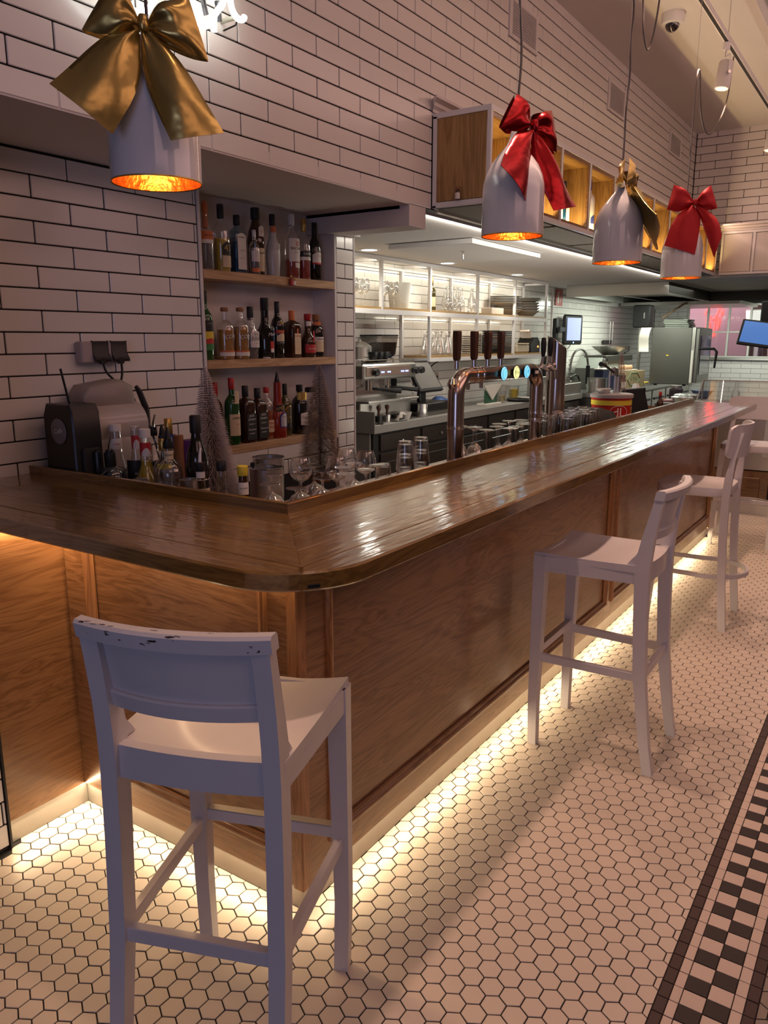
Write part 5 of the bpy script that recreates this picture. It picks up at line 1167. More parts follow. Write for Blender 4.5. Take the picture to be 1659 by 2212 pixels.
M_HAND = wood('tap_handle_wood', (.045, .016, .008), (.075, .028, .014), (.11, .042, .02), 'Z', .35, .4)
for x in (-.335, -.165, -.02, .125):
    MB().cyl((x, .0, HB_+.034), .011, .045, 12).build('handle_stem', M_CHROME, t)
    MB().loft([[(x-w, -d_, HB_+z), (x+w, -d_, HB_+z), (x+w, d_, HB_+z), (x-w, d_, HB_+z)] for z, w, d_ in ((.070, .011, .009), (.080, .015, .012), (.165, .018, .013), (.198, .019, .013), (.203, .017, .011))]).build('tap_handle', M_HAND, t, angle=30)
    if x > -.3: MB().tube([(x, .03, HB_), (x, .085, HB_), (x, .105, HB_-.02), (x, .105, HB_-.08)], [.013, .014, .012, .009], 12).build('spout', M_CHROME, t)
MB().lathe([(0, -.030), (.02, -.024), (.030, 0), (.02, .024), (0, .03)], 16, c=(-.345, .01, HB_-.035)).build('side_valve', M_CHROME, t)
# slanted steel column with two black handled taps
t = thing('steel_column', 'tall brushed steel column cut off at a slant, with two black-handled taps', 'beer tap', (3.36, .64, WZ), 0)
n = 36; rc_ = .062; b = MB(); hi, lo = .665, .575
ring0 = [(rc_*math.cos(2*PI*i/n), rc_*math.sin(2*PI*i/n), 0) for i in range(n)]
ring1 = [(x, y, (hi+lo)/2 + (hi-lo)/2*(-(x*.55+y*-.83)/rc_)) for x, y, _ in ring0]
b.loft([ring0, ring1]); b.build('column_body', M_TAP, t, angle=50)
MB().tube(ring1, .003, 6, closed=True).build('top_rim', M_CHROME, t)
MB().cyl((-.30, 0, .475), .016, .26, 14, axis='x').build('tap_arm', M_CHROME, t); MB().lathe([(0, -.02), (.028, -.016), (.028, .016), (0, .02)], 16, M=Matrix.Translation((-.085, 0, .475)) @ Matrix.Rotation(PI/2, 4, 'Y')).build('tap_joint', M_CHROME, t)
for x in (-.27, -.16):
    MB().tube([(x, 0, .475), (x-.01, -.02, .50), (x, -.02, .54)], .010, 10).build('tap_body', M_CHROME, t); MB().lathe([(0, .535), (.010, .537), (.016, .57), (.018, .62), (.013, .65), (0, .655)], 14, c=(x, -.02, 0)).build('tap_handle', M_BLACK, t)
    MB().tube([(x, -.01, .475), (x, -.06, .455), (x, -.065, .40)], [.010, .010, .007], 10).build('spout', M_CHROME, t)
# ------------------------------------------------------------------ kitchen: ceiling fittings
M_DL = pm('downlight_glow', (.8, .9, 1), .4, emit=(.80, .93, 1.0), estr=7)
for k, (x, y) in enumerate(((3.44, 2.15), (4.64, 2.165), (6.08, 2.165))):
    t = thing('downlight', ('recessed ceiling downlight nearest the tiled pier', 'recessed ceiling downlight, middle of three over the shelving', 'recessed ceiling downlight farthest along the shelving')[k], 'downlight', (x, y, ZC), 0, 'kitchen downlights')
    MB().lathe([(.058, -.001), (.060, -.006), (.082, -.004), (.084, 0)], 36).build('bezel', M_WHITEM, t); MB().lathe([(0, -.002), (.058, -.002)], 36).build('diffuser', M_DL, t)
MB_ = MB().box(3.24, 1.20, ZC-.035, 4.36, 1.85, ZC-.004, .002); o = MB_.build('ceiling_panel', M_CEIL); tag(o, 'flat rectangular panel hung just under the kitchen ceiling', 'ceiling panel')
o = MB().cyl((0, 0, -.055), .006, .055, 10).lathe([(0, -.006), (.018, -.004), (.018, 0), (0, 0)], 14).build('sprinkler', M_CHROME, loc=(3.62, 1.47, ZC-.036)); tag(o, 'small sprinkler nozzle under the ceiling panel', 'sprinkler')
o = MB().box(7.93, 2.597, 2.027, 8.155, 2.6, 2.03, 0)
# corner strip, safety sign
struct(MB().box(8.145, 2.600, .95, 8.175, 2.625, ZC, .002).build('trim_7', M_PAINT, angle=0))
t = thing('safety_sign', 'red fire extinguisher sign on the kitchen wall', 'sign', (8.355, 2.607, 2.12), 0)
MB().box(-.115, -.004, -.100, .115, 0, .100, .001).build('sign_plate', M_RED, t)
MB().box(-.060, -.006, -.070, -.005, -.004, .035, .008).box(-.045, -.006, .035, -.020, -.004, .055, 0).box(-.050, -.006, .055, .010, -.004, .066, 0).build('extinguisher_symbol', I_WHT, t, angle=0)
MB().prism([(.035, -.070), (.075, -.010), (.060, -.005), (.085, .065), (.045, .010), (.055, .005), (.025, -.060)], -.006, -.004, 'y').build('flame_symbol', I_WHT, t, angle=0)
# ------------------------------------------------------------------ kitchen back counter and shelving
t = thing('kitchen_counter', 'grey kitchen counter with dark cabinets along the kitchen wall', 'counter', (3.42, 2.09, 0), 0)
M_STONE = pm('grey_stone_top', (.30, .285, .265), .45, var=.12, vscale=30); M_DKCAB = pm('dark_cabinet', (.028, .018, .014), .4, coat=.2, var=.2)
MB().box(0, 0, .885, 4.55, .520, .95, .003).build('worktop', M_STONE, t)
o = MB().box(3.410, 2.086, .885, 3.418, 2.61, 1.055, .002).build('counter_end_board', M_STONE); tag(o, 'grey upright board closing the left end of the kitchen counter', 'board')
MB().box(.02, .03, .08, 4.55, .515, .884, 0).build('cabinet_body', M_BLACKM, t, angle=0); MB().box(0, .05, 0, .02, .515, .884, 0).build('side_panel', M_STONE, t, angle=0)
for k in range(7):
    x0 = .10+.63*k; MB().box(x0, .012, .74, x0+.58, .032, .868, .003).build('drawer_front', M_DKCAB, t)
    d = MB().box(x0, .012, .10, x0+.58, .032, .72, .003).build('cabinet_door', M_DKCAB, t); MB().box(x0+.07, .006, .17, x0+.51, .014, .65, .004).build('door_panel', M_DKCAB, d)
    MB().lathe([(0, -.014), (.012, -.010), (.010, 0), (.006, .012)], 12, M=Matrix.Translation((x0+.29, -.004, .80)) @ Matrix.Rotation(-PI/2, 4, 'X')).build('knob', M_STEEL, t)
sh = thing('wall_shelving', 'white tube-framed two-tier shelving on the tiled kitchen wall', 'shelving', (3.30, 2.30, 1.40), 0)
XS = [.54, 1.30, 2.205, 3.065, 3.93]
def tb(name, x0, y0, z0, x1, y1, z1): return MB().box(x0, y0, z0, x1, y1, z1, .001).build(name, M_WHITEM, sh)
tb('top_rail', -.2, 0, .802, 3.945, .026, .832); tb('middle_rail', -.2, 0, .390, 3.945, .026, .428); tb('bottom_rail', 1.287, 0, .0, 3.945, .026, .034)
tb('top_rail', -.2, .29, .78, 3.945, .312, .80)
for x in XS:
    z0 = 0 if x > 1 else .428
    tb('post', x-.013, 0, max(z0, .428), x+.013, .026, .802); tb('rear_post', x-.013, .288, z0, x+.013, .312, .80)
    if x > 1: tb('post', x-.013, 0, .034, x+.013, .026, .390)
    tb('cross_bar', x-.012, .026, .800, x+.012, .288, .824)
    if x > 1: tb('cross_bar', x-.012, .026, .004, x+.012, .288, .030)
M_SHB = wood('thin_shelf_oak', (.30, .17, .06), (.42, .26, .10), (.5, .33, .14), 'X', .5, .1)
for a, b_ in zip([-.2]+XS, XS): MB().box(a+.014, .004, .428, b_-.014, .312, .446, 0).build('shelf_board', M_SHB, sh, angle=0)
for a, b_ in zip(XS[1:], XS[2:]): MB().box(a+.014, .004, .034, b_-.014, .312, .050, 0).build('shelf_board', M_SHB, sh, angle=0)
SU, SL = 1.847, 1.451
CAR = [(0, .003), (.045, 0), (.048, .004), (.046, .02), (.020, .15), (.017, .18), (.028, .205), (.0268, .205), (.0155, .18), (.0185, .15), (.0445, .02), (0, .012)]
WB = [(0, .003), (.036, 0), (.038, .004), (.038, .09), (.030, .13), (.014, .17), (.013, .225), (.016, .235), (.0145, .235), (.0115, .225), (.0125, .17), (.0285, .13), (.0365, .09), (0, .012)]
GM['carafe'] = lathe_glass('carafe', CAR); GM['water_bottle'] = lathe_glass('water_bottle', WB)
for x, y in ((3.62, 2.42), (3.70, 2.50), (3.74, 2.40), (3.80, 2.48), (4.05, 2.42), (4.13, 2.49), (4.16, 2.40), (3.55, 2.50)): put_glass('wine', (x, y, SU), 'clear wine glass on the upper shelf left of the white wine cooler', 'wine glasses on the upper kitchen shelf', 'wine_glass')
t = thing('wine_cooler', 'tall matt white wine cooler on the upper kitchen shelf', 'wine cooler', (4.335, 2.46, SU)); MB().lathe([(0, 0), (.078, 0), (.082, .004), (.106, .215), (.102, .215), (.078, .01), (0, .01)], 36).build('cooler_body', pm('white_cooler', (.70, .68, .62), .5), t)
bottle('green wine bottle with a cream label on the upper kitchen shelf', (4.90, 2.47, SU), 'wine', .038, .300, B_OLIVE, (P_GOLD, .82, 1.06), [(P_CREAM, .04, .125, 70, 0, [])])
for x, y in ((5.16, 2.44), (5.24, 2.52), (5.30, 2.42), (5.35, 2.50), (5.60, 2.42), (5.54, 2.51), (5.68, 2.47)): put_glass('water_bottle', (x, y, SU), 'clear glass water bottle on the upper kitchen shelf beside the plates', 'glass water bottles on the upper kitchen shelf', 'glass_bottle', 'bottle')
for x, y in ((4.72, 2.42), (4.83, 2.49), (4.92, 2.39), (5.01, 2.50), (5.08, 2.40), (5.20, 2.46), (5.28, 2.40), (5.40, 2.50)): put_glass('carafe', (x, y, SL), 'clear glass carafe on the lower kitchen shelf', 'carafes on the lower kitchen shelf', 'carafe', 'carafe', 1.05)
M_PLATE = pm('white_china', (.66, .64, .60), .25, coat=.3); M_BOWLG = pm('grey_china', (.40, .37, .33), .35, coat=.2)
plate_me = MB().lathe([(0, 0), (.085, 0), (.150, .012), (.152, .015), (.085, .006), (0, .005)], 36).build('plate_shell', M_PLATE, link=False).data
bowl_me = MB().lathe([(0, 0), (.07, 0), (.125, .040), (.155, .062), (.153, .066), (.12, .044), (.066, .006), (0, .006)], 36).build('bowl_shell', M_BOWLG, link=False).data
def dish(me, name, loc, lab, grp, sc, cat):
    o = bpy.data.objects.new(name, me); COL.objects.link(o); o.location = loc; o.scale = (sc, sc, 1) if isinstance(sc, (int, float)) else sc; tag(o, lab, cat, grp)
ORD = ['lowest', 'second', 'third', 'fourth', 'fifth', 'sixth', 'seventh', 'topmost']
for i in range(3): dish(bowl_me, 'bowl', (6.50, 2.45, SU+.022*i), 'wide grey bowl in the left pile on the upper kitchen shelf, %s of three' % ORD[i], 'bowls on the upper kitchen shelf', 1.0, 'bowl')
for i in range(5): dish(plate_me, 'plate', (6.42, 2.44, SU+.112+.017*i), 'large plate stacked on the left grey bowls, %s of five' % ORD[i], 'plates on the upper kitchen shelf', (1.5, 1.0, 1.1), 'plate')
for i in range(4): dish(bowl_me, 'bowl', (7.02, 2.46, SU+.030*i), 'grey bowl in the right pile on the upper kitchen shelf, %s of four' % ORD[i], 'bowls on the upper kitchen shelf', .92, 'bowl')
for i in range(3): dish(plate_me, 'plate', (7.0, 2.45, SU+.160+.014*i), 'plate on the right pile of grey bowls, %s of three' % ORD[i], 'plates on the upper kitchen shelf', 1.05, 'plate')
o = MB().box(-.16, -.06, 0, .12, .06, .062, .003).build('paper_box', pm('pale_box', (.62, .55, .46), .6), loc=(6.02, 2.39, SU)); tag(o, 'pale paper box beside the grey bowls on the upper kitchen shelf', 'box')
for i in range(8): dish(plate_me, 'plate', (5.68, 2.47, SL+.018+.021*i), 'small plate in the wire rack on the lower kitchen shelf, %s of eight' % ORD[i], 'plates in the wire rack', .72, 'plate')
t = thing('plate_rack', 'wire rack holding small plates on the lower kitchen shelf', 'rack', (5.68, 2.47, SL))
for a in range(4): c, s = math.cos(PI/4+a*PI/2)*.118, math.sin(PI/4+a*PI/2)*.118; MB().tube([(c, s, 0), (c, s, .20)], .0025, 6).build('rack_wire', M_STEEL, t)
MB().tube([(.118*math.cos(a), .118*math.sin(a), .004) for a in [2*PI*i/20 for i in range(20)]], .0025, 6, closed=True).build('rack_ring', M_STEEL, t)
M_DKPL = pm('dark_slate_plate', (.022, .024, .030), .3)
for i in range(12):
    o = MB().box(-.17, -.10, 0, .17, .10, .016, .004).build('serving_board', M_DKPL if i % 4 else pm('brown_board', (.06, .035, .02), .4), loc=(6.25+R_.uniform(-.012, .012), 2.44, SL+.020*i)); tag(o, 'dark slate serving board in the tall stack on the lower kitchen shelf', 'serving board', 'stacked slate boards on the lower kitchen shelf')
o = MB().box(-.17, -.09, 0, .17, .09, .09, .015).box(-.14, -.10, .09, .14, .07, .105, .008).build('bread_basket', pm('pale_basket', (.55, .48, .36), .7, var=.2), loc=(6.72, 2.44, SL)); tag(o, 'pale basket right of the slate boards on the lower kitchen shelf', 'basket')
t = thing('label_printer', 'black label printer with a curl of paper on the lower kitchen shelf', 'printer', (7.06, 2.44, SL)); MB().prism([(-.13, 0), (.13, 0), (.13, .12), (.06, .17), (-.06, .165), (-.13, .09)], -.09, .09, 'y', .008).build('printer_body', M_BLACK, t); MB().grid(lambda u, v: (-.08-.07*v, -.07+.12*u, .16+.09*math.sin(v*2.2)), 3, 8).build('paper_curl', P_WHITE, t); MB().box(.05, -.0935, .055, .075, -.0895, .075, 0).build('indicator', pm('orange_led', (1, .4, .1), .4, emit=(1, .35, .08), estr=3), t, angle=0)

# ------------------------------------------------------------------ things on the kitchen counter
KZ = .95
t = thing('espresso_machine', 'two-group steel espresso machine at the left end of the kitchen counter', 'espresso machine', (3.80, 2.36, KZ), 0)
MB().box(-.36, -.12, .04, .38, .07, .16, .006).build('drip_base', M_STEEL, t); MB().box(-.36, -.20, .16, .38, .07, .178, .003).build('drip_tray', M_STEEL, t)
MB().box(-.36, .02, .178, .38, .07, .335, .004).build('splash_back', M_CHROME, t)
MB().box(-.37, -.16, .335, .40, .075, .455, .012).build('control_head', M_STEEL, t)
MB().box(-.34, -.166, .365, .30, -.158, .435, .002).build('control_panel', pm('copper_panel', (.46, .33, .27), .3, .6), t)
M_LED = pm('blue_button', (.2, .3, 1), .4, emit=(.25, .35, 1.0), estr=4)
for x in (-.13, -.105, -.04, -.015, .16, .185, .225, .25): MB().cyl((x, -.172, .392), .006, .006, 10, axis='y').build('button', M_LED, t)
for x in (-.24, .36, .44): MB().lathe([(0, -.03), (.026, -.022), (.032, 0), (.026, .016), (.012, .03)], 16, M=Matrix.Translation((x, -.185, .395)) @ Matrix.Rotation(-PI/2, 4, 'X')).build('steam_knob', M_BLACK, t)
for x in (-.20, .05): 
    MB().cyl((x, -.09, .285), .034, .052, 18).build('group_head', M_CHROME, t)
    p = MB().cyl((x, -.09, .255), .036, .030, 18).build('portafilter', M_CHROME, t); MB().tube([(x, -.12, .265), (x+.05, -.18, .262), (x+.12, -.24, .25), (x+.17, -.28, .245)], [.010, .014, .017, .019], 10).build('handle', M_BLACK, p)
MB().tube([(.36, -.12, .34), (.365, -.15, .27), (.372, -.14, .19)], .007, 8).build('steam_wand', M_CHROME, t)
for x in (-.33, .35):
    for y in (-.09, .04): MB().cyl((x, y, 0), .022, .042, 12).build('foot', M_BLACK, t)
for x0, y0, dx, dy in ((-.36, -.14, .74, 0), (-.36, .06, .74, 0)): MB().tube([(x0, y0, .455), (x0, y0, .485), (x0+dx, y0, .485), (x0+dx, y0, .455)], .005, 8).build('cup_rail', M_CHROME, t)
cupm = MB().lathe([(0, 0), (.022, 0), (.026, .006), (.038, .050), (.040, .062), (.0375, .062), (.035, .05), (.022, .009), (0, .008)], 20).build('cup_shell', M_BLACK, link=False).data
for i, x in enumerate((-.25, -.15, -.05)): dish(cupm, 'coffee_cup', (3.80+x*.8+.05, 2.26, KZ+.486), 'black coffee cup on top of the espresso machine, %s from the left' % ('first', 'second', 'third')[i], 'cups on the espresso machine', 1.1, 'cup')
t = thing('steel_pot', 'steel pot with a glass lid behind the espresso machine', 'pot', (3.62, 2.37, KZ+.486)); MB().lathe([(0, 0), (.09, 0), (.094, .004), (.094, .10), (.097, .102), (.09, .106), (.05, .135), (.012, .145), (.012, .16), (0, .162)], 28).build('pot_body', M_STEEL, t); MB().tube([(.09, 0, .07), (.125, 0, .072), (.125, 0, .045), (.09, 0, .04)], .005, 8).build('handle', M_BLACK, t)
t = thing('coffee_grinder', 'coffee grinder with a hopper full of beans behind the espresso machine', 'grinder', (4.10, 2.525, KZ)); 
MB().box(-.07, -.06, 0, .07, .08, .46, .01).build('grinder_body', M_STEELD, t)
MB().loft([[(x*w, y*w, z) for x, y in ((-1, -1), (1, -1), (1, 1), (-1, 1))] for z, w in ((.46, .055), (.52, .11), (.67, .125))]).build('hopper', glassm('smoky_glass', (.78, .74, .7)), t, angle=20)
MB().loft([[(x*w, y*w, z) for x, y in ((-1, -1), (1, -1), (1, 1), (-1, 1))] for z, w in ((.462, .052), (.52, .106), (.62, .118))]).build('beans', pm('coffee_beans', (.035, .016, .010), .5, bump=1.0, bscale=80, var=.5, vscale=90), t, angle=20)
MB().box(-.128, -.128, .67, .128, .128, .682, .003).build('hopper_lid', M_BLACK, t)
t = thing('till_monitor', 'tilted grey-screened till monitor on a black base', 'monitor', (4.47, 2.26, KZ), 0)
Mm = Matrix.Translation((-.05, .0, .330)) @ Matrix.Rotation(math.radians(-33), 4, 'X')
MB().box(-.195, -.015, -.150, .195, .020, .150, .006, Mm).build('monitor_body', M_BLACK, t); MB().box(-.172, -.0165, -.122, .172, -.0145, .128, 0, Mm).build('screen', pm('grey_screen', (.20, .19, .18), .25), t, angle=0)
MB().box(-.05, .03, .10, .05, .07, .30, .008).build('neck', M_BLACK, t); MB().box(-.20, -.10, .035, .26, .20, .11, .012).build('till_base', M_BLACK, t); MB().box(-.19, -.09, 0, .25, .19, .035, .003).build('cash_drawer', M_STEELD, t)
t = thing('milk_carton', 'blue and white milk carton on the kitchen counter', 'carton', (4.80, 2.15, KZ), math.radians(12))
MB().box(-.048, -.034, 0, .048, .034, .135, .002).build('carton_body', pm('carton_cream', (.62, .52, .36), .5), t); MB().box(-.0485, -.0345, .135, .0485, .0345, .20, .001).prism([(-.0345, .20), (.0345, .20), (.004, .235), (-.004, .235)], -.0485, .0485, 'x').build('carton_top', P_BLUE, t, angle=20)
MB().cyl((.0, -.02, .212), .014, .018, 12).build('cap', P_BLUE, t); q = MB(); flat_text(q, '5', .07, (-.012, -.0355, .075), (1, 0, 0), (0, 0, 1)); q.build('lettering', I_GLD, t, angle=0)
o = MB().loft([[(x*w+dx, y*w*.6, z) for x, y in ((-1, -1), (1, -1), (1, 1), (-1, 1))] for z, w, dx in ((0, .10, 0), (.06, .12, .01), (.10, .08, .02), (.13, .03, 0))]).build('plastic_bag', pm('blue_bag', (.08, .16, .45), .35, trans=.2, bump=.6, bscale=25), loc=(4.86, 2.36, KZ+.0), angle=60); tag(o, 'crumpled blue plastic bag behind the milk carton', 'bag')
t = thing('coffee_cup', 'white coffee cup with a spoon at the counter edge', 'cup', (3.97, 2.16, KZ)); MB().lathe([(0, 0), (.028, 0), (.032, .006), (.048, .045), (.052, .062), (.0495, .062), (.045, .045), (.028, .01), (0, .009)], 28).build('cup_body', M_PLATE, t); MB().tube([(.048, 0, .052), (.075, 0, .054), (.078, 0, .032), (.046, 0, .022)], .0045, 8).build('handle', M_PLATE, t); MB().tube([(-.02, 0, .02), (-.045, .01, .095)], .002, 6).build('spoon', M_CHROME, t)
t = thing('milk_jug', 'small steel milk jug beside the white cup', 'jug', (4.235, 2.16, KZ)); MB().lathe([(0, 0), (.045, 0), (.048, .006), (.044, .06), (.040, .11), (.0385, .11), (.042, .06), (.045, .01), (0, .01)], 24).build('jug_body', M_STEEL, t); MB().tube([(.04, 0, .10), (.08, 0, .095), (.078, 0, .04), (.046, 0, .03)], .004, 8).build('handle', M_STEEL, t)
o = MB().box(-.12, -.10, 0, .12, .10, .085, .004).build('steel_box', M_STEEL, loc=(4.47, 2.24-.02, KZ)); bpy.data.objects.remove(o)
for k, x in enumerate((3.62, 3.74)):
    t = thing('tamper', 'wooden-handled coffee tamper on the counter, '+('left' if k == 0 else 'right')+' of two', 'tamper', (x, 2.19, KZ+.0), 0, 'coffee tampers'); MB().cyl((0, 0, 0), .029, .055, 18).build('tamper_base', M_STEEL if k else M_BLACK, t); MB().lathe([(.010, .055), (.012, .07), (.010, .09), (.020, .115), (.019, .13), (0, .137)], 16).build('tamper_handle', M_HAND, t)
t = thing('sachet_bowl', 'small dish of white paper sachets at the front of the counter', 'dish', (3.83, 2.125, KZ)); MB().box(-.075, -.025, 0, .075, .035, .012, .003).build('dish_body', M_STEELD, t)
for k in range(4): MB().box(-.045, -.012, 0, .045, .012, .003, 0, Matrix.Translation((-.05+.035*k, 0, .02+.012*k)) @ Matrix.Rotation(.5*k-.5, 4, 'Z') @ Matrix.Rotation(-.9+.25*k, 4, 'Y')).build('sachet', P_WHITE, t, angle=0)
o = MB().box(-.045, -.03, 0, .045, .03, .004, 0, Matrix.Rotation(.5, 4, 'Z') @ Matrix.Rotation(.25, 4, 'X')).build('foil_sachet', M_CHROME, loc=(3.55, 2.135, KZ+.006)); tag(o, 'silver foil sachet lying near the counter upstand', 'sachet')
t = thing('card_holder', 'green and white card holder with a hanging cloth on the counter', 'holder', (5.72, 2.22, KZ)); MB().box(-.16, -.02, 0, .16, .10, .02, .003).build('holder_base', P_WHITE, t); MB().prism([(-.13, .02), (.13, .02), (.13, .15), (-.13, .15)], .02, .035, 'y').build('card', pm('green_card', (.03, .10, .055), .5), t, angle=0); MB().prism([(-.20, .20), (0, .05), (.20, .20)][::1], .0, .014, 'y').build('cloth', P_WHITE, t, angle=0)
M_LEMON = pm('lemon_drink', (.50, .42, .20), .2)
t = thing('lemon_glass', 'glass of pale lemon drink on the counter', 'glass', (6.02, 2.26, KZ)); MB().lathe([(0, 0), (.034, 0), (.040, .125), (.0385, .125), (.033, .01), (0, .01)], 22).build('glass_body', G_CLEAR, t); MB().lathe([(0, .011), (.032, .011), (.036, .075), (0, .075)], 20).build('drink', M_LEMON, t)
o = MB().lathe([(0, 0), (.06, 0), (.075, .17), (.073, .17), (.058, .006), (0, .006)], 24).build('clear_tub', pm('cloudy_tub', (.62, .60, .54), .3, trans=.4), loc=(6.20, 2.36, KZ)); tag(o, 'cloudy plastic tub behind the glass of lemon drink', 'tub')
t = thing('lemon_jar', 'glass jar of yellow lemons on the counter', 'jar', (6.52, 2.36, KZ)); MB().lathe([(0, 0), (.06, 0), (.062, .15), (.060, .15), (.058, .006), (0, .006)], 22).build('jar_body', G_CLEAR, t); MB().lathe([(0, .008), (.056, .008), (.056, .11), (0, .12)], 18).build('lemons', pm('lemon_yellow', (.60, .42, .03), .4, bump=1, bscale=30), t)
o = MB().lathe([(0, 0), (.12, 0), (.15, .02), (.148, .024), (.118, .006), (0, .006)], 30).build('dark_plate', M_DKPL, loc=(6.33, 2.20, KZ)); tag(o, 'dark round plate lying on the counter behind the beer tap', 'plate')
dish(plate_me, 'plate', (6.62, 2.24, KZ), 'small white plate on the counter behind the right tap leg', None, .7, 'plate') if False else None
o = MB().lathe([(0, 0), (.08, 0), (.11, .018), (.108, .021), (.078, .006), (0, .006)], 28).build('plate', M_PLATE, loc=(6.66, 2.24, KZ)); tag(o, 'small white plate on the counter beside the dark plate', 'plate')
t = thing('steel_container', 'tall steel container at the right end of the kitchen counter', 'container', (7.15, 2.36, KZ)); MB().box(-.09, -.08, 0, .09, .08, .22, .008).build('container_body', M_STEEL, t); MB().box(-.095, -.085, .20, .095, .085, .225, .004).build('container_rim', M_STEEL, t)
for k, x in enumerate((5.05, 5.22)):
    t = thing('wall_socket', 'pale double wall socket under the shelving, '+('left' if k == 0 else 'right')+' of two', 'socket', (x, 2.612, 1.235), 0, 'sockets under the shelving'); MB().box(-.06, -.012, -.045, .06, 0, .045, .004).build('socket_plate', pm('beige_plastic', (.52, .42, .36), .45), t)
    for dx in (-.028, .028): MB().cyl((dx, -.014, 0), .017, .004, 14, axis='y').build('socket_hole', M_BLACKM, t)
o = MB().tube(smooth3([(0, 0, 0), (-.03, -.02, .05), (.05, -.03, .12), (.18, -.02, .15)]), .006, 8).build('power_cord', M_BLACK, loc=(5.02, 2.588, 1.235)); tag(o, 'black cord curving from the left socket under the shelving', 'cord')
# ------------------------------------------------------------------ kitchen right part: hood, sink, cooking line, window
t = thing('extractor_hood', 'large stainless extractor hood under the kitchen ceiling', 'extractor hood', (7.96, 1.15, 2.11), 0)
M_HOOD = pm('hood_steel', (.56, .54, .50), .32, 1.0, var=.14, vscale=2.5); M_HOODI = pm('hood_inner_steel', (.42, .43, .40), .42, .9)
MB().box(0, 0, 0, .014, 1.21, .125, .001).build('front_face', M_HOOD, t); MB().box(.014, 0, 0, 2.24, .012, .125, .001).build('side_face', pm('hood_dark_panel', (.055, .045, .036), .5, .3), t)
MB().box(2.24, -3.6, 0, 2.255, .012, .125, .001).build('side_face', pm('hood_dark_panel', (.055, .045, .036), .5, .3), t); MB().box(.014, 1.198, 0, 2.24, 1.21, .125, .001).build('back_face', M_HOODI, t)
MB().box(.014, .012, .100, 2.24, 1.198, .124, 0).build('top_plate', M_HOODI, t, angle=0)
for y0, y1 in ((.06, .55), (.65, 1.15)): MB().add([(.1, y0, .02), (2.1, y0, .02), (2.1, y1, .095), (.1, y1, .095), (.1, y0, .012), (2.1, y0, .012), (2.1, y1, .087), (.1, y1, .087)], [(0, 1, 2, 3), (7, 6, 5, 4), (0, 4, 5, 1), (1, 5, 6, 2), (2, 6, 7, 3), (3, 7, 4, 0)]).build('baffle', M_HOOD, t, angle=0)
MB().box(-.002, .0, -.010, .030, 1.21, .004, .001).build('lip', M_HOOD, t); MB().box(.0, -.002, -.010, 2.24, .028, .004, .001).build('lip', M_HOOD, t)
t = thing('inner_hood', 'second steel hood canopy seen deeper in the kitchen', 'extractor hood', (10.9, 1.2, 2.10), 0); MB().loft([[(0, -.3, 0), (1.6, -.3, 0), (1.6, 1.4, 0), (0, 1.4, 0)], [(0, -.3, .05), (1.6, -.3, .05), (1.6, 1.4, .05), (0, 1.4, .05)], [(.5, .1, .13), (1.2, .1, .13), (1.2, .9, .13), (.5, .9, .13)]]).build('canopy', M_HOOD, t, angle=20)
# window wall
XW = 12.9
w = struct(MB().box(XW+.004, -3.4, 0, XW+.16, YK+.1, 1.28, 0).box(XW+.004, 2.06, 1.28, XW+.16, YK+.1, ZC, 0).box(XW+.004, -3.4, 1.28, XW+.16, .18, ZC, 0).box(XW+.004, .18, 2.18, XW+.16, 2.06, ZC, 0).build('wall_window', M_GROUT, angle=0))
lay_tiles(w, [(b_[0], b_[1], b_[2], b_[3]) for b_ in bond(-1.2, YK-.01, 1.28-12*ROW, 12, ROW, .31, .2)] + bond(2.06, YK-.01, 1.28, 11, ROW, .31, .2), 'x', XW+.005, M_TILEK)
struct(MB().box(XW-.004, -3.0, 1.28, XW+.006, .18, ZC, 0).build('trim_8', M_PAINT, angle=0))
win = struct(bpy.data.objects.new('window_1', None)); COL.objects.link(win); win.location = (XW, 1.12, 1.28)
M_WFR = pm('window_frame_paint', (.60, .60, .54), .45)
MB().box(-.06, -.94, -.02, .05, .94, .022, .003).build('window_sill', M_STEEL, win)
for y in (.925, .60, .265, -.07, -.60, -.925): MB().box(-.012, y-.016, .022, .035, y+.016, .90, .002).build('window_frame', M_WFR, win)
for z in (.022, .43, .875): MB().box(-.010, -.94, z, .033, .94, z+.026, .002).build('window_frame', M_WFR, win)
for k, (y0, y1) in enumerate(((.616, .909), (.281, .584), (-.054, .249), (-.584, -.086), (-.909, -.616))): MB().box(.010, y0, .048, .014, y1, .875, 0).build('pane', glassm('window_glass', (1, 1, 1)), win, angle=0)
# pink room beyond the window: wall, wooden shutter, red neon figure
M_PINKW = pm('pink_lit_wall', (.72, .55, .58), .8)
struct(MB().box(14.6, -1.5, 0, 14.7, 4.6, 3.2, 0).build('wall_beyond', M_PINKW, angle=0)); struct(MB().box(13.06, -1.5, -.05, 14.7, 4.6, -.01, 0).build('floor_beyond', M_GROUT, angle=0))
area('pink_room_lamp', (13.25, 2.6, 2.9), (14.6, 1.9, 1.6), 1.6, .3, 34, (1.0, .62, .74))
t = thing('slatted_shutter', 'dark brown wooden shutter beyond the kitchen window', 'shutter', (13.9, .62, -.01), 0)
M_SHUT = pm('dark_red_wood', (.085, .036, .032), .5, var=.2)
for k in range(5): MB().box(-.02, -.60+.24*k, 0, .02, -.37+.24*k, 2.3, .004).build('plank', M_SHUT, t)
MB().box(-.03, -.62, 1.52, .0, .62, 1.60, .004).build('cross_bar', M_SHUT, t)
M_REDN = pm('red_neon', (1, .1, .08), .4, emit=(1.0, .07, .05), estr=3.2)
t = thing('red_neon_figure', 'red neon line figure on the pink wall beyond the kitchen window', 'neon sign', (14.585, 1.86, 2.00), 0)
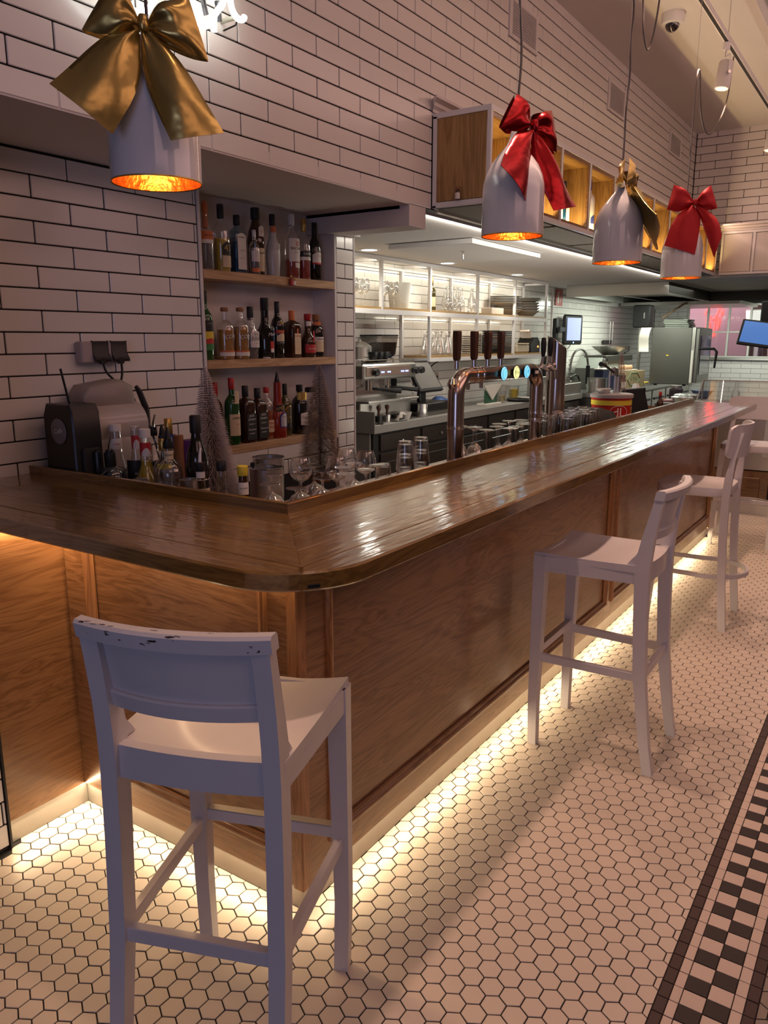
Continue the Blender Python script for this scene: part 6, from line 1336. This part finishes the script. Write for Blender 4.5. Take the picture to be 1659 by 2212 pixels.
def px2(a, b_): u, v = 1460+a/8.336, 640+b_/8.336; return (0, ((1570-u)*.00832-.16)*1.09, (690-v)*.0082*1.13)
STR = [[(590, 235), (560, 250), (530, 310), (505, 372)], [(560, 262), (590, 270)], [(580, 380), (548, 430), (562, 510), (540, 590)], [(575, 400), (590, 520), (600, 600), (585, 660)], [(600, 380), (612, 440), (668, 452), (690, 395), (735, 310), (740, 235)], [(740, 235), (780, 270), (802, 310), (795, 385)], [(745, 300), (785, 340), (772, 385)], [(700, 400), (685, 460), (688, 560), (672, 640), (665, 715), (688, 730), (690, 640)], [(715, 400), (745, 440), (752, 520), (735, 605)], [(705, 430), (715, 520), (745, 560), (765, 470), (750, 400)], [(610, 500), (600, 600), (580, 720)]]
for s in STR: MB().tube([tuple(p) for p in smooth3([px2(a, b_) for a, b_ in s], 2)], .0065, 6).build('neon_tube', M_REDN, t)
M_PGLOW = pm('pale_pink_panel', (.70, .56, .60), .6)
t = thing('white_rack', 'white upright rack and tubs just beyond the kitchen window', 'rack', (13.2, .75, -.01), 0)
for y, h in ((.22, .55), (-.06, .55), (-.30, .45)): MB().box(-.03, y-.035, 0, .03, y+.035, h+1.29, .01).build('rack_post', M_PGLOW, t)
MB().box(-.03, -.35, 1.62, .03, .25, 1.67, .004).box(-.13, -.38, 1.26, .03, .06, 1.285, .003).build('rack_shelf', M_PGLOW, t)
for y in (-.02, -.16, -.30): MB().lathe([(0, 0), (.05, 0), (.06, .20), (0, .205)], 14, c=(-.07, y, 1.286)).build('tub', M_PGLOW, t)
t = thing('flue_pipe', 'steel flue pipe beyond the left window pane', 'pipe', (13.5, 2.30, -.01), 0); MB().cyl((0, 0, 0), .10, 2.6, 20).build('pipe_body', M_STEEL, t)
# steel counter, oven and what stands on it
t = thing('steel_counter', 'stainless kitchen counter under the extractor hood', 'counter', (8.05, 1.87, 0), 0)
MB().box(0, 0, .89, 4.80, .72, .95, .003).build('worktop', M_STEEL, t); MB().box(.02, .05, .1, 4.80, .70, .889, 0).build('cabinet_body', M_STEELD, t, angle=0)
for k in range(6): x0 = .06+.78*k; d = MB().box(x0, .030, .14, x0+.72, .052, .86, .004).build('cabinet_door', M_STEEL, t); MB().box(x0+.08, .015, .72, x0+.64, .03, .75, .003).build('handle', M_BLACK, d)

t = thing('combi_oven', 'big dark steel combi oven with a black door handle', 'oven', (10.2, 1.10, KZ), 0)
M_OVEN = pm('oven_steel', (.17, .165, .15), .42, .9, var=.08); 
MB().box(0, .25, .02, .85, .80, .81, .006).build('oven_body', M_OVEN, t); MB().box(-.004, .20, .02, .85, .25, .815, .004).build('door_frame', M_STEEL, t)
d = MB().box(.01, .15, .05, .80, .20, .80, .006).build('oven_door', M_STEELD, t); MB().box(.10, .142, .16, .70, .151, .70, 0).build('door_window', pm('oven_glass', (.02, .015, .015), .08, coat=.5), d, angle=0); MB().tube([(.03, .15, .52), (.03, -.05, .52), (.03, -.085, .48), (.03, -.07, .26)], [.016, .018, .018, .014], 10).build('handle', M_BLACK, d)
MB().box(-.006, .215, .05, .0, .245, .50, 0).build('control_strip', P_WHITE, t, angle=0); MB().box(-.003, .55, .42, .0005, .585, .435, 0).build('sticker', P_YEL, t, angle=0)
for k in range(4): MB().cyl((.05+.75*(k % 2), .32+.40*(k//2), -.0), .025, .022, 10).build('foot', M_BLACK, t)
for i in range(5): o = MB().box(-.20, -.17, 0, .20, .17, .020, .006).build('steel_tray', pm('tray_green_grey', (.36, .38, .34), .4, .5), loc=(10.55+R_.uniform(-.02, .02), 1.62+R_.uniform(-.02, .02), KZ+.812+.024*i)); tag(o, 'grey tray in the pile on top of the oven, %s of five' % ORD[i], 'tray', 'trays on the oven')
t = thing('towel_dispenser', 'black paper towel dispenser on the wall beside the oven', 'dispenser', (10.32, 2.08, 1.765), 0); MB().box(-.10, -.12, 0, .12, .12, .32, .015).build('dispenser_body', M_BLACK, t); MB().box(.03, .02, -.813, .07, .06, .01, .002).build('mount_post', M_STEEL, t); MB().box(-.104, -.05, .13, -.099, -.035, .21, 0).build('window_slot', M_STEEL, t, angle=0)
o = MB().lathe([(0, 0), (.10, 0), (.105, .004), (.11, .13), (.112, .135), (.10, .135), (0, .06)], 20).build('black_pot', M_BLACK, loc=(10.85, 1.74, KZ+.812)); tag(o, 'black pot on the oven behind the towel dispenser', 'pot')
o = MB().bar((0, 0, 0), (.10, -.30, .22), .03, .03, .004).build('wooden_brace', M_SHELF, loc=(10.75, 1.92, KZ+.96)); tag(o, 'slanted wooden brace between the dispenser and the hood', 'brace')
o = MB().grid(lambda u, v: (-.02*math.sin(v*6), -.07+.14*u+.03*math.sin(v*2.4), -.34*v), 6, 12).build('tea_towel', P_WHITE, loc=(10.21, 1.99, 1.765)); tag(o, 'white tea towel hanging by the towel dispenser', 'towel')
t = thing('knife_rack', 'magnetic knife rack with hanging ladles on the kitchen wall', 'knife rack', (10.35, 2.600, 1.56), 0); MB().box(-.22, -.02, -.02, .22, 0, .03, .003).build('rack_bar', M_BLACK, t)
for k, (x, m) in enumerate(((-.15, M_BLACK), (-.06, M_BLACK), (.05, M_BLACK), (.14, M_RED))): MB().box(x-.014, -.032, -.17, x+.014, -.02, -.05, .004).build('knife_handle', m, t)
for x in (.02, .14): MB().tube([(x, -.03, -.02), (x, -.03, .30), (x+.05, -.03, .32)], .005, 6).build('ladle_stem', M_STEEL, t)
# sink with spring tap, tablet on an arm, aprons
t = thing('spring_tap', 'tall spring-neck kitchen tap over the sink', 'tap', (8.00, 2.28, KZ), 0)
MB().tube(smooth3([(0, 0, 0), (0, 0, .36), (.04, -.03, .50), (.22, -.06, .54), (.36, -.08, .46), (.40, -.09, .32)]), .014, 10).build('hose', M_STEELD, t); MB().tube([(.05*math.cos(i*.9)*.36, .018*math.sin(i*.9), .10+.008*i) for i in range(40)], .004, 6).build('spring', M_CHROME, t)
MB().cyl((.40, -.09, .10), .026, .22, 14).build('spray_head', M_BLACK, t); MB().tube([(.40, -.09, .10), (.44, -.10, .05)], [.022, .030], 12).build('nozzle', M_CHROME, t); MB().tube(smooth3([(-.02, 0, .10), (.02, -.02, .20), (.16, -.04, .22), (.22, -.05, .14)]), .010, 8).build('side_spout', M_BLACK, t)
t = thing('sink_insert', 'shallow steel sink edge with draining glasses', 'sink', (8.03-.35, 2.12, KZ), 0); MB().box(-.30, 0, 0, .30, .012, .13, .002).box(-.30, .35, 0, .30, .362, .13, .002).box(-.30, .012, 0, -.288, .35, .13, .002).box(.288, .012, 0, .30, .35, .13, .002).build('sink_wall', M_STEEL, t)
for k, x in enumerate((7.52, 7.68)): put_glass('carafe', (x, 2.28, KZ+.001), 'clear carafe draining at the sink, '+('left' if k == 0 else 'right')+' of two', 'carafes at the sink', 'carafe', 'carafe', 1.2)
t = thing('wall_tablet', 'black tablet with a lit blue screen on a wall arm', 'tablet', (8.56, 2.48, 1.72), 0)
Mt = Matrix.Rotation(math.radians(-16), 4, 'Z')
MB().box(-.20, -.02, -.19, .20, .03, .19, .03, Mt).build('tablet_body', M_BLACK, t); MB().box(-.145, -.0225, -.135, .145, -.0195, .15, 0, Mt).build('screen', pm('tablet_screen', (.3, .35, .7), .3, emit=(.34, .38, .72), estr=.8), t, angle=0); MB().cyl((0, -.024, -.162), .010, .005, 10, axis='y', M=Mt).build('indicator', M_LED, t)
MB().box(-.36, .03, -.03, -.10, .07, .03, .004).build('arm', M_BLACK, t); MB().box(-.37, .08, -.14, -.28, .125, .14, .006).build('wall_plate', M_BLACK, t); MB().tube(smooth3([(-.30, .06, -.14), (-.26, .02, -.24), (-.12, .02, -.26), (-.05, .0, -.19)]), .006, 8).build('cable', M_BLACK, t)
for k, (x, w_, z0) in enumerate(((8.02, .11, .98), (8.40, .17, 1.07))):
    o = MB().box(-w_, -.02, 0, w_, .01, .42, .012).build('black_apron', M_BLACKM, loc=(x, 2.585, z0)); tag(o, 'black apron hanging on the kitchen wall, '+('left' if k == 0 else 'right')+' of two', 'apron', 'aprons by the sink')
# grey dish rack, colander, blue crate, stock pot, box of eggs
t = thing('dish_machine', 'grey machine with a tilted lid and plates beside the sink', 'machine', (9.05, 2.30, KZ), 0); MB().prism([(-.35, 0), (.75, 0), (.75, .30), (.60, .43), (-.20, .43), (-.40, .28)], -.16, .16, 'y', .01).build('machine_body', pm('sage_grey', (.36, .38, .34), .45), t); MB().box(-.22, -.20, .36, .95, .10, .44, .006).build('machine_lid', M_OVEN, t)
for k in range(2): MB().box(-.30+.10*k, -.20, .22, -.25+.10*k, -.17, .40, .004).build('lid_hinge', M_STEEL, t)
t = thing('colander', 'steel colander on top of the grey machine', 'colander', (9.45, 2.26, KZ+.442), 0); MB().lathe([(0, 0), (.10, 0), (.24, .10), (.25, .115), (.24, .115), (.10, .01), (0, .01)], 30).build('bowl', M_STEEL, t); MB().tube([(.22, -.10, .10), (.36, -.16, .11), (.40, -.14, .05), (.28, -.12, .02)], .010, 8).build('handle', M_BLACK, t)
t = thing('blue_crate', 'dark blue crate with a white rim behind the stock pot', 'crate', (8.70, 2.03, KZ), 0); MB().box(-.34, -.05, 0, .20, .06, .27, .006).build('crate_body', pm('navy_plastic', (.012, .018, .055), .45), t); MB().box(-.35, -.055, .27, .21, .065, .285, .003).build('crate_rim', P_WHITE, t)
t = thing('stock_pot', 'steel stock pot beside the dark blue crate', 'pot', (8.18, 1.99, KZ), 0); MB().lathe([(0, 0), (.115, 0), (.12, .006), (.12, .175), (.124, .178), (.118, .178), (.115, .01), (0, .01)], 32).build('pot_body', M_STEEL, t)
for s in (-1, 1): MB().tube([(s*.12, -.03, .14), (s*.15, -.03, .14), (s*.15, .03, .14), (s*.12, .03, .14)], .005, 8).build('handle', M_STEEL, t)
t = thing('egg_box', 'brown cardboard box printed with a green hexagon', 'box', (9.55, 1.95, KZ), math.radians(-4)); M_CARD = pm('cardboard', (.34, .25, .14), .7, var=.08)
MB().box(-.48, -.06, 0, .30, .15, .225, .003).build('box_body', M_CARD, t); I_GRN = pm('green_print', (.06, .20, .08), .6)
q = MB(); flat_text(q, 'K.W.A', .085, (-.12, -.0615, .125), (1, 0, 0), (0, 0, 1)); q.build('lettering', I_GRN, t, angle=0); MB().tube([(-.12+.24*math.cos(a), -.0615, .12+.092*math.sin(a)) for a in [PI/3*i for i in range(6)]], .004, 4, closed=True).build('hexagon_print', I_GRN, t)
t = thing('egg_tray', 'tray of brown eggs on the cardboard box', 'egg tray', (9.40, 1.985, KZ+.228), 0); MB().box(-.26, -.07, 0, .26, .09, .018, .006).build('tray_body', pm('grey_pulp', (.40, .34, .28), .8), t)
egg_me = MB().lathe([(0, -.030), (.016, -.024), (.023, -.006), (.020, .014), (.011, .026), (0, .031)], 12).build('egg_shell', pm('brown_egg', (.55, .32, .18), .5), link=False).data
for i in range(4):
    for j in range(2): o = bpy.data.objects.new('egg', egg_me); COL.objects.link(o); o.location = (9.22+.075*i, 1.955+.065*j, KZ+.228+.046); o.scale = (1.3, 1.3, 1.2); tag(o, 'brown egg in the tray on the cardboard box', 'egg', 'eggs in the tray')
t = thing('sauce_jar', 'dark jar with a pale label beside the cardboard box', 'jar', (8.98, 1.93, KZ), 0); MB().lathe([(0, 0), (.055, 0), (.06, .01), (.06, .12), (.05, .145), (.05, .16), (0, .16)], 18).build('jar_body', B_BROWN, t); q = MB(); patch(q, .0615, .02, .10, 70); q.build('label', P_WHITE, t, angle=0); MB().cyl((0, 0, .155), .052, .03, 16).build('cap', M_BLACK, t)
t = thing('food_tray', 'shallow tray of yellow food on the steel counter', 'tray', (10.0-.05, 1.93, KZ), 0); MB().box(-.03, -.05, 0, .25, .10, .03, .004).build('tray_body', M_STEEL, t); MB().box(-.02, -.04, .03, .24, .09, .055, .015).build('yellow_food', pm('yellow_food', (.62, .44, .06), .6, bump=1, bscale=30), t)
# ------------------------------------------------------------------ end counter across the far end of the bar
t = thing('end_counter', 'serving counter with a steel front and wooden doors across the far end', 'counter', (6.30, -1.4, 0), 0)
MB().box(0, 0, .42, .70, 2.15, .96, .003).build('steel_front', M_STEEL, t); MB().box(-.02, -.02, .96, .72, 2.17, 1.0, .003).build('worktop', M_STEELD, t)
MB().box(.03, 0, 0, .66, 2.10, .42, 0).build('cabinet_body', M_BLACKM, t, angle=0); M_OAKD = wood('dark_oak_y', (.10, .045, .018), (.16, .075, .03), (.22, .11, .045), 'Y', .4, .2)
for k in range(4):
    y0 = .05+.53*k; d = MB().box(.006, y0, .10, .03, y0+.49, .41, .003).build('cabinet_door', M_OAKD, t); MB().box(-.004, y0+.07, .16, .008, y0+.42, .35, .006).build('door_panel', M_OAKD, d)
MB().box(.02, 0, 0, .035, 2.10, .095, 0).build('kick_plate', M_STEEL, t, angle=0)
o = MB().grid(lambda u, v: (-.008-.012*math.sin(u*7+v*5), .50*u, .40*v), 12, 8).build('plastic_sheet', pm('clear_plastic_sheet', (.66, .66, .68), .25, trans=.35, bump=.5, bscale=14), loc=(6.295, -.72, .55)); tag(o, 'crinkled clear plastic sheet hung on the steel front of the end counter', 'plastic sheet')
t = thing('glass_guard', 'slanted glass guard on the end counter', 'glass guard', (6.55, -1.0, 1.0), 0)
MB().prism([(0, 0), (.012, 0), (.262, .20), (.25, .20)], 0, 1.45, 'y').build('glass_panel', glassm('guard_glass', (1, 1, 1)), t, angle=0)
for y in (0, 1.45): MB().tube([(.006, y, .0), (.256, y, .20)], .006, 6).build('guard_edge', M_STEEL, t); MB().tube([(.256, y, .0), (.256, y, .20)], .007, 8).build('guard_post', M_STEEL, t)
MB().tube([(.256, 0, .20), (.256, 1.45, .20)], .006, 6).build('guard_edge', M_STEEL, t)
M_PINKE = pm('pink_tray', (.50, .28, .30), .4)
for k, (x, y, sx, sy, m) in enumerate(((6.50, .60, .10, .13, M_PINKE), (6.44, .34, .08, .10, M_STEEL))):
    o = MB().box(-sx, -sy, 0, sx, sy, .02, .004).build('shallow_tray', m, loc=(x, y, 1.0)); tag(o, ('pink shallow tray at the near end of the end counter', 'small steel tray on the end counter beside the bar end')[k], 'tray')
M_FOIL = pm('crinkled_foil', (.70, .70, .68), .18, 1.0, bump=1.0, bscale=40)
for k, (x, y, s) in enumerate(((6.98, .60, 1.0), (6.60, .56, .8))): o = MB().lathe([(0, 0), (.10*s, 0), (.13*s, .05), (.09*s, .06), (0, .045)], 16).build('foil_dish', M_FOIL, loc=(x-.15, y, 1.0)); tag(o, ('crinkled foil dish on the end counter, larger of two', 'crinkled foil dish on the end counter, smaller of two')[k], 'dish', 'foil dishes')
t = thing('dark_jar', 'dark jar with a bright lid on the end counter', 'jar', (7.85, .95, .80), 0); MB().lathe([(0, 0), (.07, 0), (.075, .01), (.075, .24), (.06, .26), (0, .26)], 20).build('jar_body', pm('plum_jar', (.09, .07, .085), .3), t); MB().cyl((0, 0, .255), .062, .03, 18).build('lid', M_STEEL, t)
stand = thing('service_table', 'low steel service table behind the end counter', 'table', (7.15, -.9, 0), 0); MB().box(.02, 0, .76, 1.10, 2.0, .80, .003).build('table_top', M_STEELD, stand)
for x in (.08, 1.04):
    for y in (.06, 1.94): MB().box(x-.02, y-.02, 0, x+.02, y+.02, .76, .002).build('leg', M_STEEL, stand)
t = thing('blue_bag_cup', 'clear cup holding a blue plastic bag on the service table', 'cup', (7.80, .66, .80), 0); MB().lathe([(0, 0), (.05, 0), (.06, .17), (.058, .17), (.048, .008), (0, .008)], 20).build('cup_body', G_CLEAR, t); MB().loft([[(.05*math.cos(a)*w*(1+.2*math.sin(5*a)), .05*math.sin(a)*w*(1+.2*math.cos(4*a)), z) for a in [2*PI*i/16 for i in range(16)]] for z, w in ((.02, .8), (.15, 1.0), (.24, 2.0))]).build('plastic_bag', pm('pale_blue_bag', (.22, .34, .62), .35, trans=.2), t, angle=60)
o = MB().cyl((0, 0, 0), .035, .36, 14, axis='y').build('paper_roll', pm('beige_roll', (.55, .48, .40), .6), loc=(7.62, .20, .837)); tag(o, 'beige paper roll lying on the service table', 'roll')
bottle('clear glass bottle standing at the back of the service table', (8.10, .36, .80), 'wine', .045, .34, G_CLEAR)
t = thing('black_pan', 'black frying pan with an orange-tipped handle on the service table', 'pan', (8.05, .74, .80), 0); MB().lathe([(0, 0), (.13, 0), (.16, .05), (.155, .05), (.125, .008), (0, .008)], 26).build('pan_body', M_BLACK, t); MB().tube([(.0, .15, .045), (.0, .30, .09), (.0, .40, .11)], .012, 8).build('handle', P_ORNG, t)
t = thing('order_monitor', 'tilted order screen showing blue on a ceiling arm', 'monitor', (8.20, .16, 1.65), 0); Mo = Matrix.Rotation(math.radians(90), 4, 'Z') @ Matrix.Identity(4)
Mo = Matrix.Rotation(math.radians(8), 4, 'X') @ Matrix.Rotation(math.radians(18), 4, 'Y')
MB().box(-.015, -.24, -.145, .02, .24, .145, .006, Mo).build('monitor_body', M_BLACK, t); MB().box(-.0175, -.215, -.115, -.0145, .215, .125, 0, Mo).build('screen', pm('blue_screen', (.05, .12, .35), .2, emit=(.06, .16, .42), estr=.9), t, angle=0); MB().tube([(.03, -.02, .0), (.12, -.02, .10), (.12, -.02, ZC-1.65)], .018, 10).build('ceiling_arm', M_BLACK, t); MB().box(.06, -.20, .12, .20, .05, .36, .01).build('mount_box', M_BLACK, t)
# ------------------------------------------------------------------ far end of the work counter behind the lip
t = thing('sauce_bucket', 'red and yellow catering mayonnaise bucket with a pump, behind the lip', 'bucket', (4.09, .50, WZ), 0)
RB = .140; M_BKT = pm('red_bucket', (.50, .025, .022), .32, coat=.3)
MB().lathe([(0, 0), (RB*.90, 0), (RB*.92, .006), (RB, .235), (RB+.006, .238), (RB+.008, .262), (RB+.002, .266), (RB*.96, .262), (0, .258)], 48).build('bucket_body', M_BKT, t)
MB().lathe([(RB*.995+.0012, .190), (RB*1.0+.0012, .224)], 48).build('yellow_band', P_YEL, t, angle=0); MB().lathe([(RB+.0085, .240), (RB+.0095, .263), (RB-.002, .2675), (0, .266)], 48).build('bucket_lid', pm('grey_lid', (.36, .33, .33), .4), t)
CA = 235; q = MB(); wrap_text(q, 'dL', .088, RB*.975+.0022, .140, CA-14); q.build('lettering', I_WHT, t, angle=0); q = MB(); wrap_text(q, 'mayonnaise', .050, RB*.95+.0045, .060, CA+2, .10); q.build('lettering', I_WHT, t, angle=0)
q = MB(); r_ = RB*.975+.0024; q.tube([(r_*math.cos(math.radians(CA-14)+.066*math.cos(a)/r_), r_*math.sin(math.radians(CA-14)+.066*math.cos(a)/r_), .142+.046*math.sin(a)) for a in [2*PI*i/36 for i in range(36)]], .0016, 5, closed=True); q.build('oval_ring', I_WHT, t)
r_ = RB*.985+.002; q = MB(); q.tube([(r_*math.cos(math.radians(CA+50)+.026*math.cos(a)/r_), r_*math.sin(math.radians(CA+50)+.026*math.cos(a)/r_), .150+.026*math.sin(a)) for a in [2*PI*i/24 for i in range(24)]], .0014, 5, closed=True); q.build('seal_ring', I_GLD, t)
MB().tube([(RB+.006, -.01, .20), (RB+.03, 0, .12), (RB+.01, .02, .06)], .005, 8).build('bucket_handle', M_RED, t)
for dx, dy in ((.02, .03), (.055, .0), (.095, -.01)): MB().tube([(dx, dy, .262), (dx, dy, .39)], .010, 8).build('pump_rod', M_STEEL, t)
MB().tube([(.10, -.01, .385), (-.02, .01, .43), (-.10, .03, .465)], .009, 8).build('pump_lever', M_BLACK, t); MB().tube([(-.10, .03, .465), (-.16, .04, .475)], .017, 8).build('lever_grip', M_BLACK, t); MB().lathe([(0, .40), (.035, .39), (.03, .44), (0, .455)], 14, c=(.05, .01, 0)).build('pump_head', M_CHROME, t)
MB().lathe([(0, 0), (.03, 0), (.055, .035), (.053, .037), (.028, .004), (0, .004)], 20, c=(-.065, .04, .266)).build('small_bowl', M_PLATE, t)
brush_tree('slim pink bottle-brush tree standing behind the catering bucket', (4.92, .70, WZ), .535, .075, M_BRISTP, 2600)
t = thing('tablet_stand', 'black tablet on a folding stand behind the lip near the far end', 'tablet', (4.83, .50, WZ), math.radians(-12)); MB().box(-.16, -.02, .06, .16, .02, .27, .010, Matrix.Rotation(math.radians(-16), 4, 'X')).build('tablet_body', M_BLACK, t); MB().bar((.15, .06, .26), (.24, .10, 0), .03, .012).build('stand_leg', M_BLACK, t); MB().bar((-.10, .06, .22), (-.14, .12, 0), .03, .012).build('stand_leg', M_BLACK, t)
MB().box(-.17, -.03, .0, .17, .10, .06, .004).build('stand_base', M_BLACKM, t)
t = thing('spray_bottle', 'spray bottle with a pink-white trigger head behind the black tablet', 'spray bottle', (5.02, .60, WZ), math.radians(30)); MB().lathe([(0, 0), (.035, 0), (.038, .01), (.036, .14), (.015, .20), (.014, .225), (0, .225)], 18).build('bottle_body', G_CLEAR, t); MB().prism([(-.08, .262), (-.07, .245), (-.02, .24), (-.015, .20), (.02, .20), (.02, .225), (.07, .245), (.065, .285), (-.03, .295)], -.014, .014, 'y', .004).build('trigger_head', M_WHITEM, t)
bottle('small brown beer bottle near the far end of the work counter', (5.28, .47, WZ), 'wine', .030, .245, B_BROWN, (P_RED, .86, 1.1), [(P_WHITE, .05, .10, 60, 0, [])]) if False else bottle('small brown beer bottle near the far end of the work counter', (5.10, .42, WZ), 'wine', .030, .225, B_BROWN, (P_RED, .86, 1.1), [(P_WHITE, .05, .10, 60, 0, [])])
o = MB().lathe([(0, 0), (.03, .0), (.034, .03), (.02, .05), (0, .055)], 14).build('pink_cup', pm('pink_plastic', (.70, .40, .48), .5), loc=(5.10, .30, WZ+.115)); bpy.data.objects.remove(o)
o = MB().loft([[(x*w*1.5, y*w, z) for x, y in ((-1, -1), (0, -1.15), (1, -1), (1.1, 0), (1, 1), (0, 1.1), (-1, 1), (-1.1, 0))] for z, w in ((0, .14), (.08, .15), (.16, .12), (.19, .06))]).build('black_cloth', M_BLACKM, loc=(3.66, .52, WZ), angle=60); tag(o, 'black folded cloth heap left of the catering bucket', 'cloth')
# ------------------------------------------------------------------ labels that tell look-alikes apart by their order in a row
ORDW = ['first', 'second', 'third', 'fourth', 'fifth', 'sixth', 'seventh', 'eighth', 'ninth', 'tenth', 'eleventh', 'twelfth', 'thirteenth', 'fourteenth', 'fifteenth']
def order(group, text, key=None):
    def across(o): d = Vector(o.location)-CAM_POS; return d.dot(RGT)/d.dot(FWD)
    L = [o for o in scene.objects if o.parent is None and o.get('group') == group]
    for k, o in enumerate(sorted(L, key=key or across)): o['label'] = text % ORDW[k]
order('tall glasses before the steel column', 'upturned tall clear glass before the steel column, %s from the left')
order('upturned stemmed glasses by the bar corner', 'upturned stemmed glass, foot uppermost, behind the bar corner, %s from the left')
order('upturned wine glasses under the beer tap', 'upturned stemmed wine glass in the row under the beer tap, %s from the left')
order('glass water bottles on the upper kitchen shelf', 'clear glass water bottle on the upper kitchen shelf, %s from the left')
order('carafes on the lower kitchen shelf', 'clear glass carafe on the lower kitchen shelf, %s from the left')
order('wine glasses on the upper kitchen shelf', 'clear wine glass on the upper kitchen shelf, %s from the left')
order('stacked slate boards on the lower kitchen shelf', 'dark slate board in the stack on the lower kitchen shelf, %s from the bottom', lambda o: o.location.z)
order('eggs in the tray', 'brown egg in the tray on the cardboard box, %s from the left')
